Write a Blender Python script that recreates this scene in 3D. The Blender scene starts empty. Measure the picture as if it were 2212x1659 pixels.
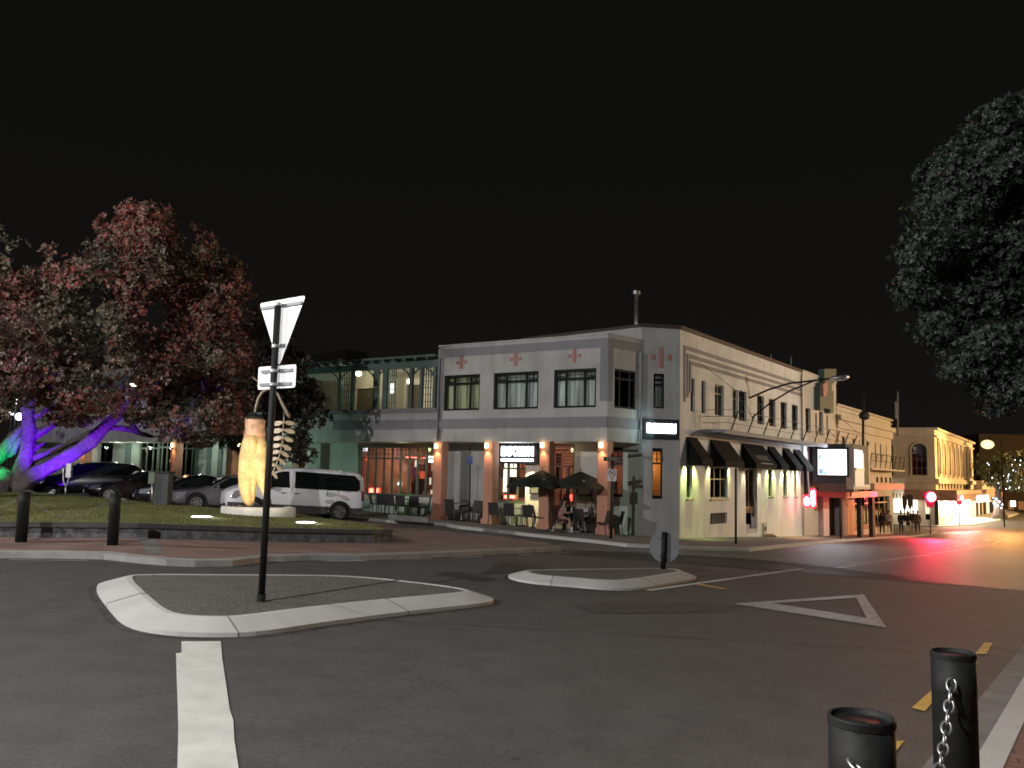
import bpy, bmesh, math, random
from mathutils import Vector, Matrix
SC = bpy.context.scene
COL = SC.collection
rad = math.radians
random.seed(7)
# ---------------------------------------------------------------- camera
# photo coordinates below are in a 2212 x 1659 frame
F, CX, CY, CAMZ = 1850.0, 1106.0, 829.5, 1.6
CM = Matrix.Rotation(rad(96.0), 3, 'X') @ Matrix.Rotation(rad(1.31), 3, 'Z')
cam_d = bpy.data.cameras.new('camera')
cam = bpy.data.objects.new('camera', cam_d)
COL.objects.link(cam)
cam.location = (0, 0, CAMZ)
cam.rotation_euler = CM.to_euler()
cam_d.sensor_width = 36.0
cam_d.lens = 36.0 * F / 2212.0
cam_d.clip_end = 2000
cam_d.clip_start = 0.05
SC.camera = cam
# ---------------------------------------------------------------- sky (night)
W = bpy.data.worlds.new('World'); SC.world = W; W.use_nodes = True
wn = W.node_tree
bg = wn.nodes['Background']
tc = wn.nodes.new('ShaderNodeTexCoord'); sx = wn.nodes.new('ShaderNodeSeparateXYZ')
cr = wn.nodes.new('ShaderNodeValToRGB')
wn.links.new(tc.outputs['Generated'], sx.inputs[0]); wn.links.new(sx.outputs['Z'], cr.inputs[0])
wn.links.new(cr.outputs[0], bg.inputs[0])
e = cr.color_ramp.elements
e[0].position = 0.0; e[0].color = (.0080, .0064, .0060, 1)
e[1].position = 0.35; e[1].color = (.0044, .0044, .0041, 1)
bg.inputs[1].default_value = 1.0
# moonlight / general town glow
sun_d = bpy.data.lights.new('town_glow', 'SUN'); sun_d.energy = 0.02; sun_d.angle = rad(25); sun_d.color = (.8, .85, 1)
sun = bpy.data.objects.new('town_glow', sun_d); COL.objects.link(sun); sun.rotation_euler = (rad(40), rad(-20), 0)
SC.view_settings.view_transform = 'Standard'; SC.view_settings.look = 'None'
SC.view_settings.exposure = 0.0; SC.view_settings.gamma = 1.0
SC.cycles.use_denoising = True
SC.cycles.max_bounces = 6; SC.cycles.diffuse_bounces = 3; SC.cycles.glossy_bounces = 3
SC.cycles.transparent_max_bounces = 12; SC.cycles.sample_clamp_indirect = 4.0
SC.cycles.filter_width = 1.7
SC.cycles.use_light_tree = True

# ---------------------------------------------------------------- lamps
def lamp(name, kind, loc, power, color, size=.1, target=None, spot=None, blend=.5):
    d = bpy.data.lights.new(name, kind); d.energy = power; d.color = color
    if kind in ('POINT', 'SPOT'): d.shadow_soft_size = size
    if kind == 'SPOT': d.spot_size = rad(spot or 60); d.spot_blend = blend
    if kind == 'AREA': d.size = size
    o = bpy.data.objects.new(name, d); COL.objects.link(o); o.location = loc
    if target is not None:
        o.rotation_euler = (Vector(target) - Vector(loc)).to_track_quat('-Z', 'Y').to_euler()
    return o

# ---------------------------------------------------------------- photo geometry
def ray(x, y):
    return CM @ Vector(((x - CX) / F, -(y - CY) / F, -1.0))
def sval(X, Y): return .042 * X + .018 * Y
BR = (0.0, 2.4, 3.6)
def gz(X, Y):
    s = sval(X, Y)
    if s < 0: return 0.0
    if s < 2.4: return -s
    if s < 3.6: return -(2.4 + .35 * (s - 2.4))
    return -(2.82 + .06 * (s - 3.6))
def G(x, y, dz=0.0, far=420.0):
    d = ray(x, y); d = d / d.y
    lo, hi = .3, far
    f = lambda t: CAMZ + d.z * t - gz(d.x * t, t) - dz
    if f(hi) > 0: hi = far; lo = far
    for _ in range(60):
        m = (lo + hi) / 2
        if f(m) > 0: lo = m
        else: hi = m
    t = (lo + hi) / 2
    return Vector((d.x * t, t, CAMZ + d.z * t))
def at(x, y, D):
    d = ray(x, y); d = d / d.y
    return Vector((d.x * D, D, CAMZ + d.z * D))
def g2(x, y, dz=0.0):
    v = G(x, y, dz); return (v.x, v.y)

# ---------------------------------------------------------------- materials
def mat(name, col, rough=.7, metal=0.0, var=.18, scale=3.0, bump=0.0, bscale=40.0, emit=None, es=0.0, coat=0.0, col2=None, spec=None):
    m = bpy.data.materials.new(name); m.use_nodes = True
    t = m.node_tree; n = t.nodes; L = t.links
    b = n['Principled BSDF']
    b.inputs['Roughness'].default_value = rough; b.inputs['Metallic'].default_value = metal
    if spec is not None: b.inputs['Specular IOR Level'].default_value = spec
    if coat: b.inputs['Coat Weight'].default_value = coat; b.inputs['Coat Roughness'].default_value = .08
    if emit is not None:
        b.inputs['Emission Color'].default_value = (*emit, 1); b.inputs['Emission Strength'].default_value = es
    b.inputs['Base Color'].default_value = (*col, 1)
    if var or bump:
        co = n.new('ShaderNodeTexCoord')
    if var:
        nz = n.new('ShaderNodeTexNoise'); nz.inputs['Scale'].default_value = scale
        nz.inputs['Detail'].default_value = 7; nz.inputs['Roughness'].default_value = .65
        L.new(co.outputs['Object'], nz.inputs['Vector'])
        rp = n.new('ShaderNodeValToRGB')
        c2 = col2 or tuple(min(1, c * (1 + var)) for c in col)
        c1 = tuple(c * (1 - var) for c in col)
        rp.color_ramp.elements[0].position = .32; rp.color_ramp.elements[0].color = (*c1, 1)
        rp.color_ramp.elements[1].position = .68; rp.color_ramp.elements[1].color = (*c2, 1)
        L.new(nz.outputs['Fac'], rp.inputs['Fac']); L.new(rp.outputs['Color'], b.inputs['Base Color'])
    if bump:
        nb = n.new('ShaderNodeTexNoise'); nb.inputs['Scale'].default_value = bscale; nb.inputs['Detail'].default_value = 4
        L.new(co.outputs['Object'], nb.inputs['Vector'])
        bp = n.new('ShaderNodeBump'); bp.inputs['Strength'].default_value = bump; bp.inputs['Distance'].default_value = .09 if name == 'bark' else .02
        L.new(nb.outputs['Fac'], bp.inputs['Height']); L.new(bp.outputs['Normal'], b.inputs['Normal'])
    return m
def glow(name, col, s): return mat(name, (.02, .02, .02), .5, var=0, emit=col, es=s)

def asphalt(name, base, worn, rough=.78, grain=180):
    m = bpy.data.materials.new(name); m.use_nodes = True
    t = m.node_tree; n = t.nodes; L = t.links; b = n['Principled BSDF']; b.inputs['Roughness'].default_value = rough
    co = n.new('ShaderNodeTexCoord')
    def noise(sc, det, ro=.6):
        k = n.new('ShaderNodeTexNoise'); k.inputs['Scale'].default_value = sc; k.inputs['Detail'].default_value = det
        k.inputs['Roughness'].default_value = ro; L.new(co.outputs['Object'], k.inputs['Vector']); return k
    big = noise(.22, 5); fine = noise(grain, 3); mid = noise(2.2, 6)
    r1 = n.new('ShaderNodeValToRGB'); r1.color_ramp.elements[0].color = (*base, 1); r1.color_ramp.elements[1].color = (*worn, 1)
    r1.color_ramp.elements[0].position = .35; r1.color_ramp.elements[1].position = .7
    L.new(big.outputs['Fac'], r1.inputs['Fac'])
    mx = n.new('ShaderNodeMix'); mx.data_type = 'RGBA'; mx.blend_type = 'MULTIPLY'; mx.inputs['Factor'].default_value = .75
    r2 = n.new('ShaderNodeValToRGB'); r2.color_ramp.elements[0].position = .3; r2.color_ramp.elements[1].position = .72
    r2.color_ramp.elements[0].color = (.45, .45, .45, 1); r2.color_ramp.elements[1].color = (1.45, 1.43, 1.4, 1)
    L.new(fine.outputs['Fac'], r2.inputs['Fac']); L.new(r1.outputs['Color'], mx.inputs['A']); L.new(r2.outputs['Color'], mx.inputs['B'])
    mx2 = n.new('ShaderNodeMix'); mx2.data_type = 'RGBA'; mx2.blend_type = 'MULTIPLY'; mx2.inputs['Factor'].default_value = .6
    r3 = n.new('ShaderNodeValToRGB'); r3.color_ramp.elements[0].position = .4; r3.color_ramp.elements[1].position = .6
    r3.color_ramp.elements[0].color = (.72, .72, .72, 1); r3.color_ramp.elements[1].color = (1.1, 1.1, 1.1, 1)
    L.new(mid.outputs['Fac'], r3.inputs['Fac']); L.new(mx.outputs['Result'], mx2.inputs['A']); L.new(r3.outputs['Color'], mx2.inputs['B'])
    chip = noise(34, 4, .7); r5 = n.new('ShaderNodeValToRGB'); r5.color_ramp.elements[0].position = .36; r5.color_ramp.elements[1].position = .66
    r5.color_ramp.elements[0].color = (.70, .70, .70, 1); r5.color_ramp.elements[1].color = (1.28, 1.27, 1.25, 1); L.new(chip.outputs['Fac'], r5.inputs['Fac'])
    mxc = n.new('ShaderNodeMix'); mxc.data_type = 'RGBA'; mxc.blend_type = 'MULTIPLY'; mxc.inputs['Factor'].default_value = 1; L.new(mx2.outputs['Result'], mxc.inputs['A']); L.new(r5.outputs['Color'], mxc.inputs['B'])
    gum = n.new('ShaderNodeTexVoronoi'); gum.inputs['Scale'].default_value = 1.7; L.new(co.outputs['Object'], gum.inputs['Vector'])
    r6 = n.new('ShaderNodeValToRGB'); r6.color_ramp.elements[0].position = .035; r6.color_ramp.elements[1].position = .06
    r6.color_ramp.elements[0].color = (.45, .45, .45, 1); r6.color_ramp.elements[1].color = (1, 1, 1, 1); L.new(gum.outputs['Distance'], r6.inputs['Fac'])
    mxg = n.new('ShaderNodeMix'); mxg.data_type = 'RGBA'; mxg.blend_type = 'MULTIPLY'; mxg.inputs['Factor'].default_value = 1; L.new(mxc.outputs['Result'], mxg.inputs['A']); L.new(r6.outputs['Color'], mxg.inputs['B']); mx2 = mxg
    # tar-sealed cracks
    vo = n.new('ShaderNodeTexVoronoi'); vo.feature = 'DISTANCE_TO_EDGE'; vo.inputs['Scale'].default_value = .16
    wp = n.new('ShaderNodeMix'); wp.data_type = 'VECTOR'; wp.inputs['Factor'].default_value = .12
    nw = noise(1.1, 4)
    L.new(co.outputs['Object'], wp.inputs['A']); L.new(nw.outputs['Color'], wp.inputs['B']); L.new(wp.outputs['Result'], vo.inputs['Vector'])
    r4 = n.new('ShaderNodeValToRGB'); r4.color_ramp.elements[0].position = .0; r4.color_ramp.elements[1].position = .006
    r4.color_ramp.elements[0].color = (.88, .88, .88, 1); r4.color_ramp.elements[1].color = (1, 1, 1, 1)
    L.new(vo.outputs['Distance'], r4.inputs['Fac'])
    mx3 = n.new('ShaderNodeMix'); mx3.data_type = 'RGBA'; mx3.blend_type = 'MULTIPLY'; mx3.inputs['Factor'].default_value = 1
    L.new(mx2.outputs['Result'], mx3.inputs['A']); L.new(r4.outputs['Color'], mx3.inputs['B'])
    L.new(mx3.outputs['Result'], b.inputs['Base Color'])
    bp = n.new('ShaderNodeBump'); bp.inputs['Strength'].default_value = .5; bp.inputs['Distance'].default_value = .01
    L.new(fine.outputs['Fac'], bp.inputs['Height']); L.new(bp.outputs['Normal'], b.inputs['Normal'])
    return m

def brickmat(name, c1, c2, mortar, bw, bh, rot=0.0, rough=.85):
    m = bpy.data.materials.new(name); m.use_nodes = True
    t = m.node_tree; n = t.nodes; L = t.links; b = n['Principled BSDF']; b.inputs['Roughness'].default_value = rough
    co = n.new('ShaderNodeTexCoord'); mp = n.new('ShaderNodeMapping'); mp.inputs['Rotation'].default_value = (0, 0, rot)
    br = n.new('ShaderNodeTexBrick'); L.new(co.outputs['Object'], mp.inputs['Vector']); L.new(mp.outputs['Vector'], br.inputs['Vector'])
    br.inputs['Color1'].default_value = (*c1, 1); br.inputs['Color2'].default_value = (*c2, 1); br.inputs['Mortar'].default_value = (*mortar, 1)
    br.inputs['Scale'].default_value = 1; br.inputs['Brick Width'].default_value = bw; br.inputs['Row Height'].default_value = bh
    br.inputs['Mortar Size'].default_value = .008
    nz = n.new('ShaderNodeTexNoise'); nz.inputs['Scale'].default_value = 1.3; nz.inputs['Detail'].default_value = 6; L.new(co.outputs['Object'], nz.inputs['Vector'])
    r = n.new('ShaderNodeValToRGB'); r.color_ramp.elements[0].color = (.55, .55, .55, 1); r.color_ramp.elements[1].color = (1.2, 1.2, 1.2, 1)
    r.color_ramp.elements[0].position = .3; r.color_ramp.elements[1].position = .7
    mx = n.new('ShaderNodeMix'); mx.data_type = 'RGBA'; mx.blend_type = 'MULTIPLY'; mx.inputs['Factor'].default_value = .8
    L.new(nz.outputs['Fac'], r.inputs['Fac']); L.new(br.outputs['Color'], mx.inputs['A']); L.new(r.outputs['Color'], mx.inputs['B'])
    L.new(mx.outputs['Result'], b.inputs['Base Color'])
    return m

def paint(name, col, dirt=.2, rough=.75):
    """masonry paint with streaks running down and soft blotches"""
    m = mat(name, col, rough, var=0)
    t = m.node_tree; n = t.nodes; L = t.links; b = n['Principled BSDF']
    co = n.new('ShaderNodeTexCoord'); mp = n.new('ShaderNodeMapping'); mp.inputs['Scale'].default_value = (1, 1, .12)
    L.new(co.outputs['Object'], mp.inputs['Vector'])
    a = n.new('ShaderNodeTexNoise'); a.inputs['Scale'].default_value = 2.6; a.inputs['Detail'].default_value = 8; a.inputs['Roughness'].default_value = .7
    L.new(mp.outputs['Vector'], a.inputs['Vector'])
    c = n.new('ShaderNodeTexNoise'); c.inputs['Scale'].default_value = .8; c.inputs['Detail'].default_value = 6; L.new(co.outputs['Object'], c.inputs['Vector'])
    ad = n.new('ShaderNodeMath'); ad.operation = 'ADD'; L.new(a.outputs['Fac'], ad.inputs[0]); L.new(c.outputs['Fac'], ad.inputs[1])
    r = n.new('ShaderNodeValToRGB'); r.color_ramp.elements[0].position = .8 / 2; r.color_ramp.elements[1].position = 1.15 / 2
    hf = n.new('ShaderNodeMath'); hf.operation = 'MULTIPLY'; hf.inputs[1].default_value = .5; L.new(ad.outputs[0], hf.inputs[0])
    r.color_ramp.elements[0].color = (*[k * (1 - dirt) for k in col], 1); r.color_ramp.elements[1].color = (*col, 1)
    L.new(hf.outputs[0], r.inputs['Fac']); L.new(r.outputs['Color'], b.inputs['Base Color'])
    nb = n.new('ShaderNodeTexNoise'); nb.inputs['Scale'].default_value = 25; nb.inputs['Detail'].default_value = 5; L.new(co.outputs['Object'], nb.inputs['Vector'])
    bp = n.new('ShaderNodeBump'); bp.inputs['Strength'].default_value = .25; bp.inputs['Distance'].default_value = .02
    L.new(nb.outputs['Fac'], bp.inputs['Height']); L.new(bp.outputs['Normal'], b.inputs['Normal'])
    return m

def glassmat(name, tint=(.9, .95, .95), rough=.03, ior=1.5):
    m = bpy.data.materials.new(name); m.use_nodes = True
    t = m.node_tree; n = t.nodes; L = t.links; n.remove(n['Principled BSDF'])
    tr = n.new('ShaderNodeBsdfTransparent'); tr.inputs[0].default_value = (*tint, 1)
    gl = n.new('ShaderNodeBsdfGlossy'); gl.inputs['Roughness'].default_value = rough
    fr = n.new('ShaderNodeFresnel'); fr.inputs['IOR'].default_value = ior; mx = n.new('ShaderNodeMixShader')
    L.new(fr.outputs[0], mx.inputs[0]); L.new(tr.outputs[0], mx.inputs[1]); L.new(gl.outputs[0], mx.inputs[2])
    L.new(mx.outputs[0], n['Material Output'].inputs[0])
    return m

def curtainmat(name, col, ang):
    m = mat(name, col, .9, var=0); t = m.node_tree; n = t.nodes; L = t.links; b = n['Principled BSDF']
    co = n.new('ShaderNodeTexCoord'); mp = n.new('ShaderNodeMapping'); mp.inputs['Rotation'].default_value = (0, 0, ang)
    mp.inputs['Scale'].default_value = (1, 0, 0.05)
    L.new(co.outputs['Object'], mp.inputs['Vector'])
    a = n.new('ShaderNodeTexNoise'); a.inputs['Scale'].default_value = 7; a.inputs['Detail'].default_value = 3; L.new(mp.outputs['Vector'], a.inputs['Vector'])
    r = n.new('ShaderNodeValToRGB'); r.color_ramp.elements[0].position = .35; r.color_ramp.elements[1].position = .65
    r.color_ramp.elements[0].color = (*[k * .35 for k in col], 1); r.color_ramp.elements[1].color = (*col, 1)
    L.new(a.outputs['Fac'], r.inputs['Fac']); L.new(r.outputs['Color'], b.inputs['Base Color'])
    return m

def leafmat(name, g1, g2c, red=None, redpos=.55, nscale=.55, light=(.2, .2, .15)):
    m = bpy.data.materials.new(name); m.use_nodes = True
    t = m.node_tree; n = t.nodes; L = t.links; b = n['Principled BSDF']; b.inputs['Roughness'].default_value = .5
    co = n.new('ShaderNodeTexCoord')
    def noise(sc, det=3):
        k = n.new('ShaderNodeTexNoise'); k.inputs['Scale'].default_value = sc; k.inputs['Detail'].default_value = det
        L.new(co.outputs['Object'], k.inputs['Vector']); return k
    a = noise(3.5)
    r = n.new('ShaderNodeValToRGB'); r.color_ramp.elements[0].color = (*g1, 1); r.color_ramp.elements[1].color = (*g2c, 1)
    r.color_ramp.elements[0].position = .35; r.color_ramp.elements[1].position = .65; L.new(a.outputs['Fac'], r.inputs['Fac'])
    out = r.outputs['Color']
    if red:
        c = noise(nscale, 6)
        r2 = n.new('ShaderNodeValToRGB'); r2.color_ramp.elements[0].position = redpos - .06; r2.color_ramp.elements[1].position = redpos + .06
        L.new(c.outputs['Fac'], r2.inputs['Fac'])
        f = noise(6, 2); r3 = n.new('ShaderNodeValToRGB'); r3.color_ramp.elements[0].position = .42; r3.color_ramp.elements[1].position = .56
        L.new(f.outputs['Fac'], r3.inputs['Fac'])
        mu = n.new('ShaderNodeMath'); mu.operation = 'MULTIPLY'; L.new(r2.outputs['Color'], mu.inputs[0]); L.new(r3.outputs['Color'], mu.inputs[1])
        mx = n.new('ShaderNodeMix'); mx.data_type = 'RGBA'; L.new(mu.outputs[0], mx.inputs['Factor']); L.new(out, mx.inputs['A']); mx.inputs['B'].default_value = (*red, 1)
        out = mx.outputs['Result']
    sp = noise(9, 1); r4 = n.new('ShaderNodeValToRGB'); r4.color_ramp.elements[0].position = .6; r4.color_ramp.elements[1].position = .66
    L.new(sp.outputs['Fac'], r4.inputs['Fac'])
    mx2 = n.new('ShaderNodeMix'); mx2.data_type = 'RGBA'; L.new(r4.outputs['Color'], mx2.inputs['Factor']); L.new(out, mx2.inputs['A']); mx2.inputs['B'].default_value = (*light, 1)
    L.new(mx2.outputs['Result'], b.inputs['Base Color'])
    return m

M = {}
M['asphalt'] = asphalt('asphalt', (.061, .061, .059), (.072, .072, .070))
M['asphalt_old'] = asphalt('asphalt_old', (.085, .080, .074), (.115, .108, .10), .52)
M['concrete'] = mat('concrete', (.44, .43, .41), .85, var=.10, scale=1.4, bump=.3, bscale=60)
M['concrete_dk'] = mat('concrete_dark', (.16, .155, .145), .85, var=.3, scale=2.0, bump=.3, bscale=60)
M['concrete_mid'] = mat('concrete_mid', (.24, .235, .225), .85, var=.25, scale=2.2, bump=.3, bscale=60)
M['paving'] = brickmat('paving', (.125, .12, .11), (.15, .145, .13), (.07, .07, .065), .6, .6, rad(30))
M['brick'] = brickmat('brick_paving', (.25, .145, .115), (.20, .125, .105), (.10, .08, .07), .23, .115, rad(10))
M['brick_near'] = brickmat('brick_paving_near', (.2, .09, .07), (.15, .075, .06), (.05, .03, .03), .23, .115, rad(25))
M['gravel'] = asphalt('gravel', (.085, .08, .07), (.11, .10, .09), .9, 60)
M['roadpaint'] = mat('road_paint', (.50, .50, .46), .7, var=.14, scale=3, bump=.2, bscale=80)
M['roadpaint_old'] = mat('road_paint_worn', (.34, .33, .31), .52, var=.45, scale=7)
M['yellow'] = mat('road_paint_yellow', (.55, .33, .06), .7, var=.25, scale=8)
M['stone'] = mat('basalt', (.055, .057, .06), .85, var=.45, scale=6, bump=.8, bscale=14, col2=(.15, .15, .16))
M['stonecap'] = mat('stone_cap', (.05, .05, .05), .8, var=.3)
M['grass'] = mat('lawn', (.105, .118, .036), .95, var=.22, scale=1.5, bump=.8, bscale=70, col2=(.20, .205, .06))
M['blade'] = mat('grass_blade', (.12, .135, .036), .8, var=.3, scale=.8, col2=(.21, .21, .06), spec=.2)
M['black'] = mat('black_paint', (.011, .011, .011), .62, var=.4, scale=14, bump=.1, bscale=30, spec=.22)
M['steel_dull'] = mat('dull_chain', (.16, .16, .15), .6, .3, var=.2)
M['ring_white'] = mat('ring_white', (.6, .58, .52), .8)
M['blackmatt'] = mat('black_matt', (.012, .012, .013), .7, var=.2)
M['steel'] = mat('galvanised_steel', (.5, .5, .5), .4, .9, var=.2, scale=8)
M['alu'] = mat('sign_back_aluminium', (.93, .93, .95), .4, .0, var=.03, scale=5)
M['alu_dull'] = mat('sign_back_dull', (.10, .105, .11), .5, .2, var=.1, scale=5)
M['white'] = paint('white_render', (.44, .43, .415), .26)
M['cream'] = paint('cream_render', (.60, .55, .48), .18)
M['cream_s'] = paint('pale_side_render', (.68, .67, .64), .24)
M['greyband'] = paint('grey_band', (.225, .225, .24), .12)
M['greywall'] = paint('grey_render', (.42, .42, .41), .24)
M['green_trim'] = paint('green_grey_trim', (.10, .15, .135), .2)
M['sage'] = paint('sage_render', (.36, .42, .36), .15)
M['terracotta'] = paint('terracotta_pillar', (.52, .25, .165), .25)
M['terra_mark'] = paint('terracotta_mark', (.42, .20, .17), .1)
M['maroon'] = paint('maroon_coping', (.06, .04, .04), .2)
M['darkframe'] = mat('dark_window_frame', (.014, .017, .015), .7, var=.2, spec=.15)
M['greenframe'] = mat('green_window_frame', (.10, .13, .09), .5, var=.2)
M['redframe'] = mat('red_brown_frame', (.12, .035, .02), .5, var=.2)
M['glass'] = glassmat('glass')
M['darkglass'] = mat('dark_glass', (.01, .012, .012), .06, var=0)
M['roof'] = mat('dark_roof', (.03, .028, .028), .7, var=.3)
M['timber'] = mat('timber', (.14, .12, .09), .7, var=.3)
M['awning'] = mat('black_awning', (.008, .007, .0075), .85, var=.3, spec=.1)
M['wicker'] = mat('wicker', (.022, .02, .02), .6, var=.3, scale=60, bump=.4, bscale=120)
M['tabletop'] = mat('table_top', (.22, .22, .21), .3, var=.1)
M['umbrella'] = mat('umbrella_cloth', (.008, .012, .011), .6, var=.3, spec=.2)
M['gold'] = mat('gold_leaf_flower', (.76, .54, .25), .5, .05, var=.3, scale=5, bump=.5, bscale=9)
M['copper'] = mat('copper_calyx', (.62, .36, .24), .5, .15, var=.4, scale=4)
M['bronze'] = mat('bronze_leaf', (.27, .22, .165), .4, .5, var=.25, scale=9)
M['tyre'] = mat('tyre', (.015, .015, .015), .85, var=.1)
M['rim'] = mat('alloy_rim', (.55, .55, .56), .3, .8, var=0)
M['chrome'] = mat('chrome', (.7, .7, .7), .12, 1, var=0)
M['headlight'] = mat('headlight_lens', (.35, .36, .38), .08, .3, var=0)
M['taillight'] = mat('tail_light_lens', (.25, .01, .01), .15, var=0)
M['bark'] = mat('bark', (.11, .09, .085), .9, var=.35, scale=5, bump=1.0, bscale=9)
M['leafred'] = leafmat('pohutukawa_leaves', (.050, .050, .034), (.13, .120, .075), (.30, .052, .052), .47, .38, (.36, .29, .24))
M['leafpink'] = leafmat('pink_lit_leaves', (.09, .08, .06), (.16, .14, .1), (.3, .1, .12), .5, .8, (.32, .28, .24))  # pinkish lamp light put into the leaf colours
M['leafgreen'] = leafmat('green_leaves', (.014, .022, .014), (.026, .040, .026), None, light=(.034, .050, .034))
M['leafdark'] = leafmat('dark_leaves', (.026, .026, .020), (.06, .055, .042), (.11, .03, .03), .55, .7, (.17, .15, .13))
M['skin'] = mat('skin', (.42, .25, .18), .55, var=.08)
M['hair'] = mat('dark_hair', (.018, .012, .010), .5, var=.2, scale=30)

# ---------------------------------------------------------------- mesh collector
class MB:
    def __init__(s): s.v = []; s.f = []
    def add(s, vs, fs):
        k = len(s.v); s.v += [tuple(p) for p in vs]; s.f += [tuple(i + k for i in f) for f in fs]; return s
    def hexa(s, p):      # p: 4 lower then 4 upper corners
        return s.add(p, [(0, 3, 2, 1), (4, 5, 6, 7), (0, 1, 5, 4), (1, 2, 6, 5), (2, 3, 7, 6), (3, 0, 4, 7)])
    def box(s, x0, x1, y0, y1, z0, z1):
        return s.hexa([(x0, y0, z0), (x1, y0, z0), (x1, y1, z0), (x0, y1, z0), (x0, y0, z1), (x1, y0, z1), (x1, y1, z1), (x0, y1, z1)])
    def tube(s, pts, r, n=8, cap=True):
        pts = [Vector(p) for p in pts]; m = len(pts); rs = r if isinstance(r, (list, tuple)) else [r] * m
        k = len(s.v); prev = None
        for i, p in enumerate(pts):
            d = (pts[min(i + 1, m - 1)] - pts[max(i - 1, 0)]).normalized()
            if prev is None:
                a = Vector((0, 0, 1)) if abs(d.z) < .9 else Vector((1, 0, 0))
                a = d.cross(a).normalized()
            else:
                a = (prev - d * prev.dot(d)).normalized()
            prev = a; b = d.cross(a)
            for j in range(n):
                t = 2 * math.pi * j / n
                s.v.append(tuple(p + (a * math.cos(t) + b * math.sin(t)) * rs[i]))
        for i in range(m - 1):
            for j in range(n):
                s.f.append((k + i * n + j, k + i * n + (j + 1) % n, k + (i + 1) * n + (j + 1) % n, k + (i + 1) * n + j))
        if cap:
            s.f.append(tuple(k + j for j in range(n))[::-1]); s.f.append(tuple(k + (m - 1) * n + j for j in range(n)))
        return s
    def lathe(s, prof, n=20, c=(0, 0, 0), axis='Z'):
        k = len(s.v); m = len(prof)
        for r, h in prof:
            for j in range(n):
                t = 2 * math.pi * j / n; x, y = r * math.cos(t), r * math.sin(t)
                p = (x, y, h) if axis == 'Z' else ((x, h, y) if axis == 'Y' else (h, x, y))
                s.v.append((p[0] + c[0], p[1] + c[1], p[2] + c[2]))
        for i in range(m - 1):
            for j in range(n):
                s.f.append((k + i * n + j, k + i * n + (j + 1) % n, k + (i + 1) * n + (j + 1) % n, k + (i + 1) * n + j))
        s.f.append(tuple(k + j for j in range(n))[::-1]); s.f.append(tuple(k + (m - 1) * n + j for j in range(n)))
        return s
    def ball(s, c, r, n=12, m=8, sc=(1, 1, 1)):
        pr = []; k = len(s.v)
        for i in range(1, m):
            a = math.pi * i / m
            for j in range(n):
                t = 2 * math.pi * j / n
                s.v.append((c[0] + r * sc[0] * math.sin(a) * math.cos(t), c[1] + r * sc[1] * math.sin(a) * math.sin(t), c[2] + r * sc[2] * math.cos(a)))
        s.v.append((c[0], c[1], c[2] + r * sc[2])); s.v.append((c[0], c[1], c[2] - r * sc[2]))
        T = len(s.v) - 2; B = T + 1
        for i in range(m - 2):
            for j in range(n):
                s.f.append((k + i * n + j, k + (i + 1) * n + j, k + (i + 1) * n + (j + 1) % n, k + i * n + (j + 1) % n))
        for j in range(n):
            s.f.append((T, k + j, k + (j + 1) % n)); s.f.append((B, k + (m - 2) * n + (j + 1) % n, k + (m - 2) * n + j))
        return s
    def slab(s, ring, off):   # polygon ring (3d points) extruded by vector off
        n = len(ring); off = Vector(off); a = [Vector(p) for p in ring]; b = [p + off for p in a]
        return s.add(a + b, [tuple(range(n))[::-1], tuple(range(n, 2 * n))] + [(i, (i + 1) % n, n + (i + 1) % n, n + i) for i in range(n)])
    def build(s, name, m, parent=None, smooth=False, local=False, bevel=0.0, sub=0, label=None):
        me = bpy.data.meshes.new(name); me.from_pydata(s.v, [], s.f)
        bm = bmesh.new(); bm.from_mesh(me); bmesh.ops.recalc_face_normals(bm, faces=bm.faces); bm.to_mesh(me); bm.free()
        return link(name, me, m, parent, smooth, local, bevel, sub, label)
def link(name, me, m, parent=None, smooth=False, local=False, bevel=0.0, sub=0, label=None):
    me.materials.append(M[m] if isinstance(m, str) else m)
    if smooth: me.polygons.foreach_set('use_smooth', [True] * len(me.polygons))
    o = bpy.data.objects.new(name, me); COL.objects.link(o)
    if parent is not None:
        o.parent = parent
        if not local:
            r = parent
            while r.parent is not None: r = r.parent
            if parent is r: o.matrix_parent_inverse = Matrix.Translation(-r.location)
    if bevel:
        b = o.modifiers.new('bevel', 'BEVEL'); b.width = bevel; b.segments = 2; b.limit_method = 'ANGLE'
    if sub:
        b = o.modifiers.new('sub', 'SUBSURF'); b.levels = sub; b.render_levels = sub
    if label: o['label'] = label
    return o
def thing(name, label, cat, loc=(0, 0, 0), rz=0.0, group=None):
    o = bpy.data.objects.new(name, None); COL.objects.link(o); o.location = loc; o.rotation_euler = (0, 0, rz)
    o.empty_display_size = .2
    return tag(o, label, cat, group)
def tag(o, label, cat, group=None):
    o['label'] = label; o['category'] = cat
    if group: o['group'] = group
    return o
def struct(o, kind='structure'): o['kind'] = kind; return o
def dup(root, loc, rz, label=None):
    def cp(o, par):
        c = o.copy(); COL.objects.link(c)
        if par is not None: c.parent = par; c.matrix_parent_inverse = o.matrix_parent_inverse.copy()
        for ch in list(o.children): cp(ch, c)
        return c
    r = cp(root, None); r.location = loc; r.rotation_euler = (root.rotation_euler[0], root.rotation_euler[1], rz)
    if label: r['label'] = label
    return r

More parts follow.
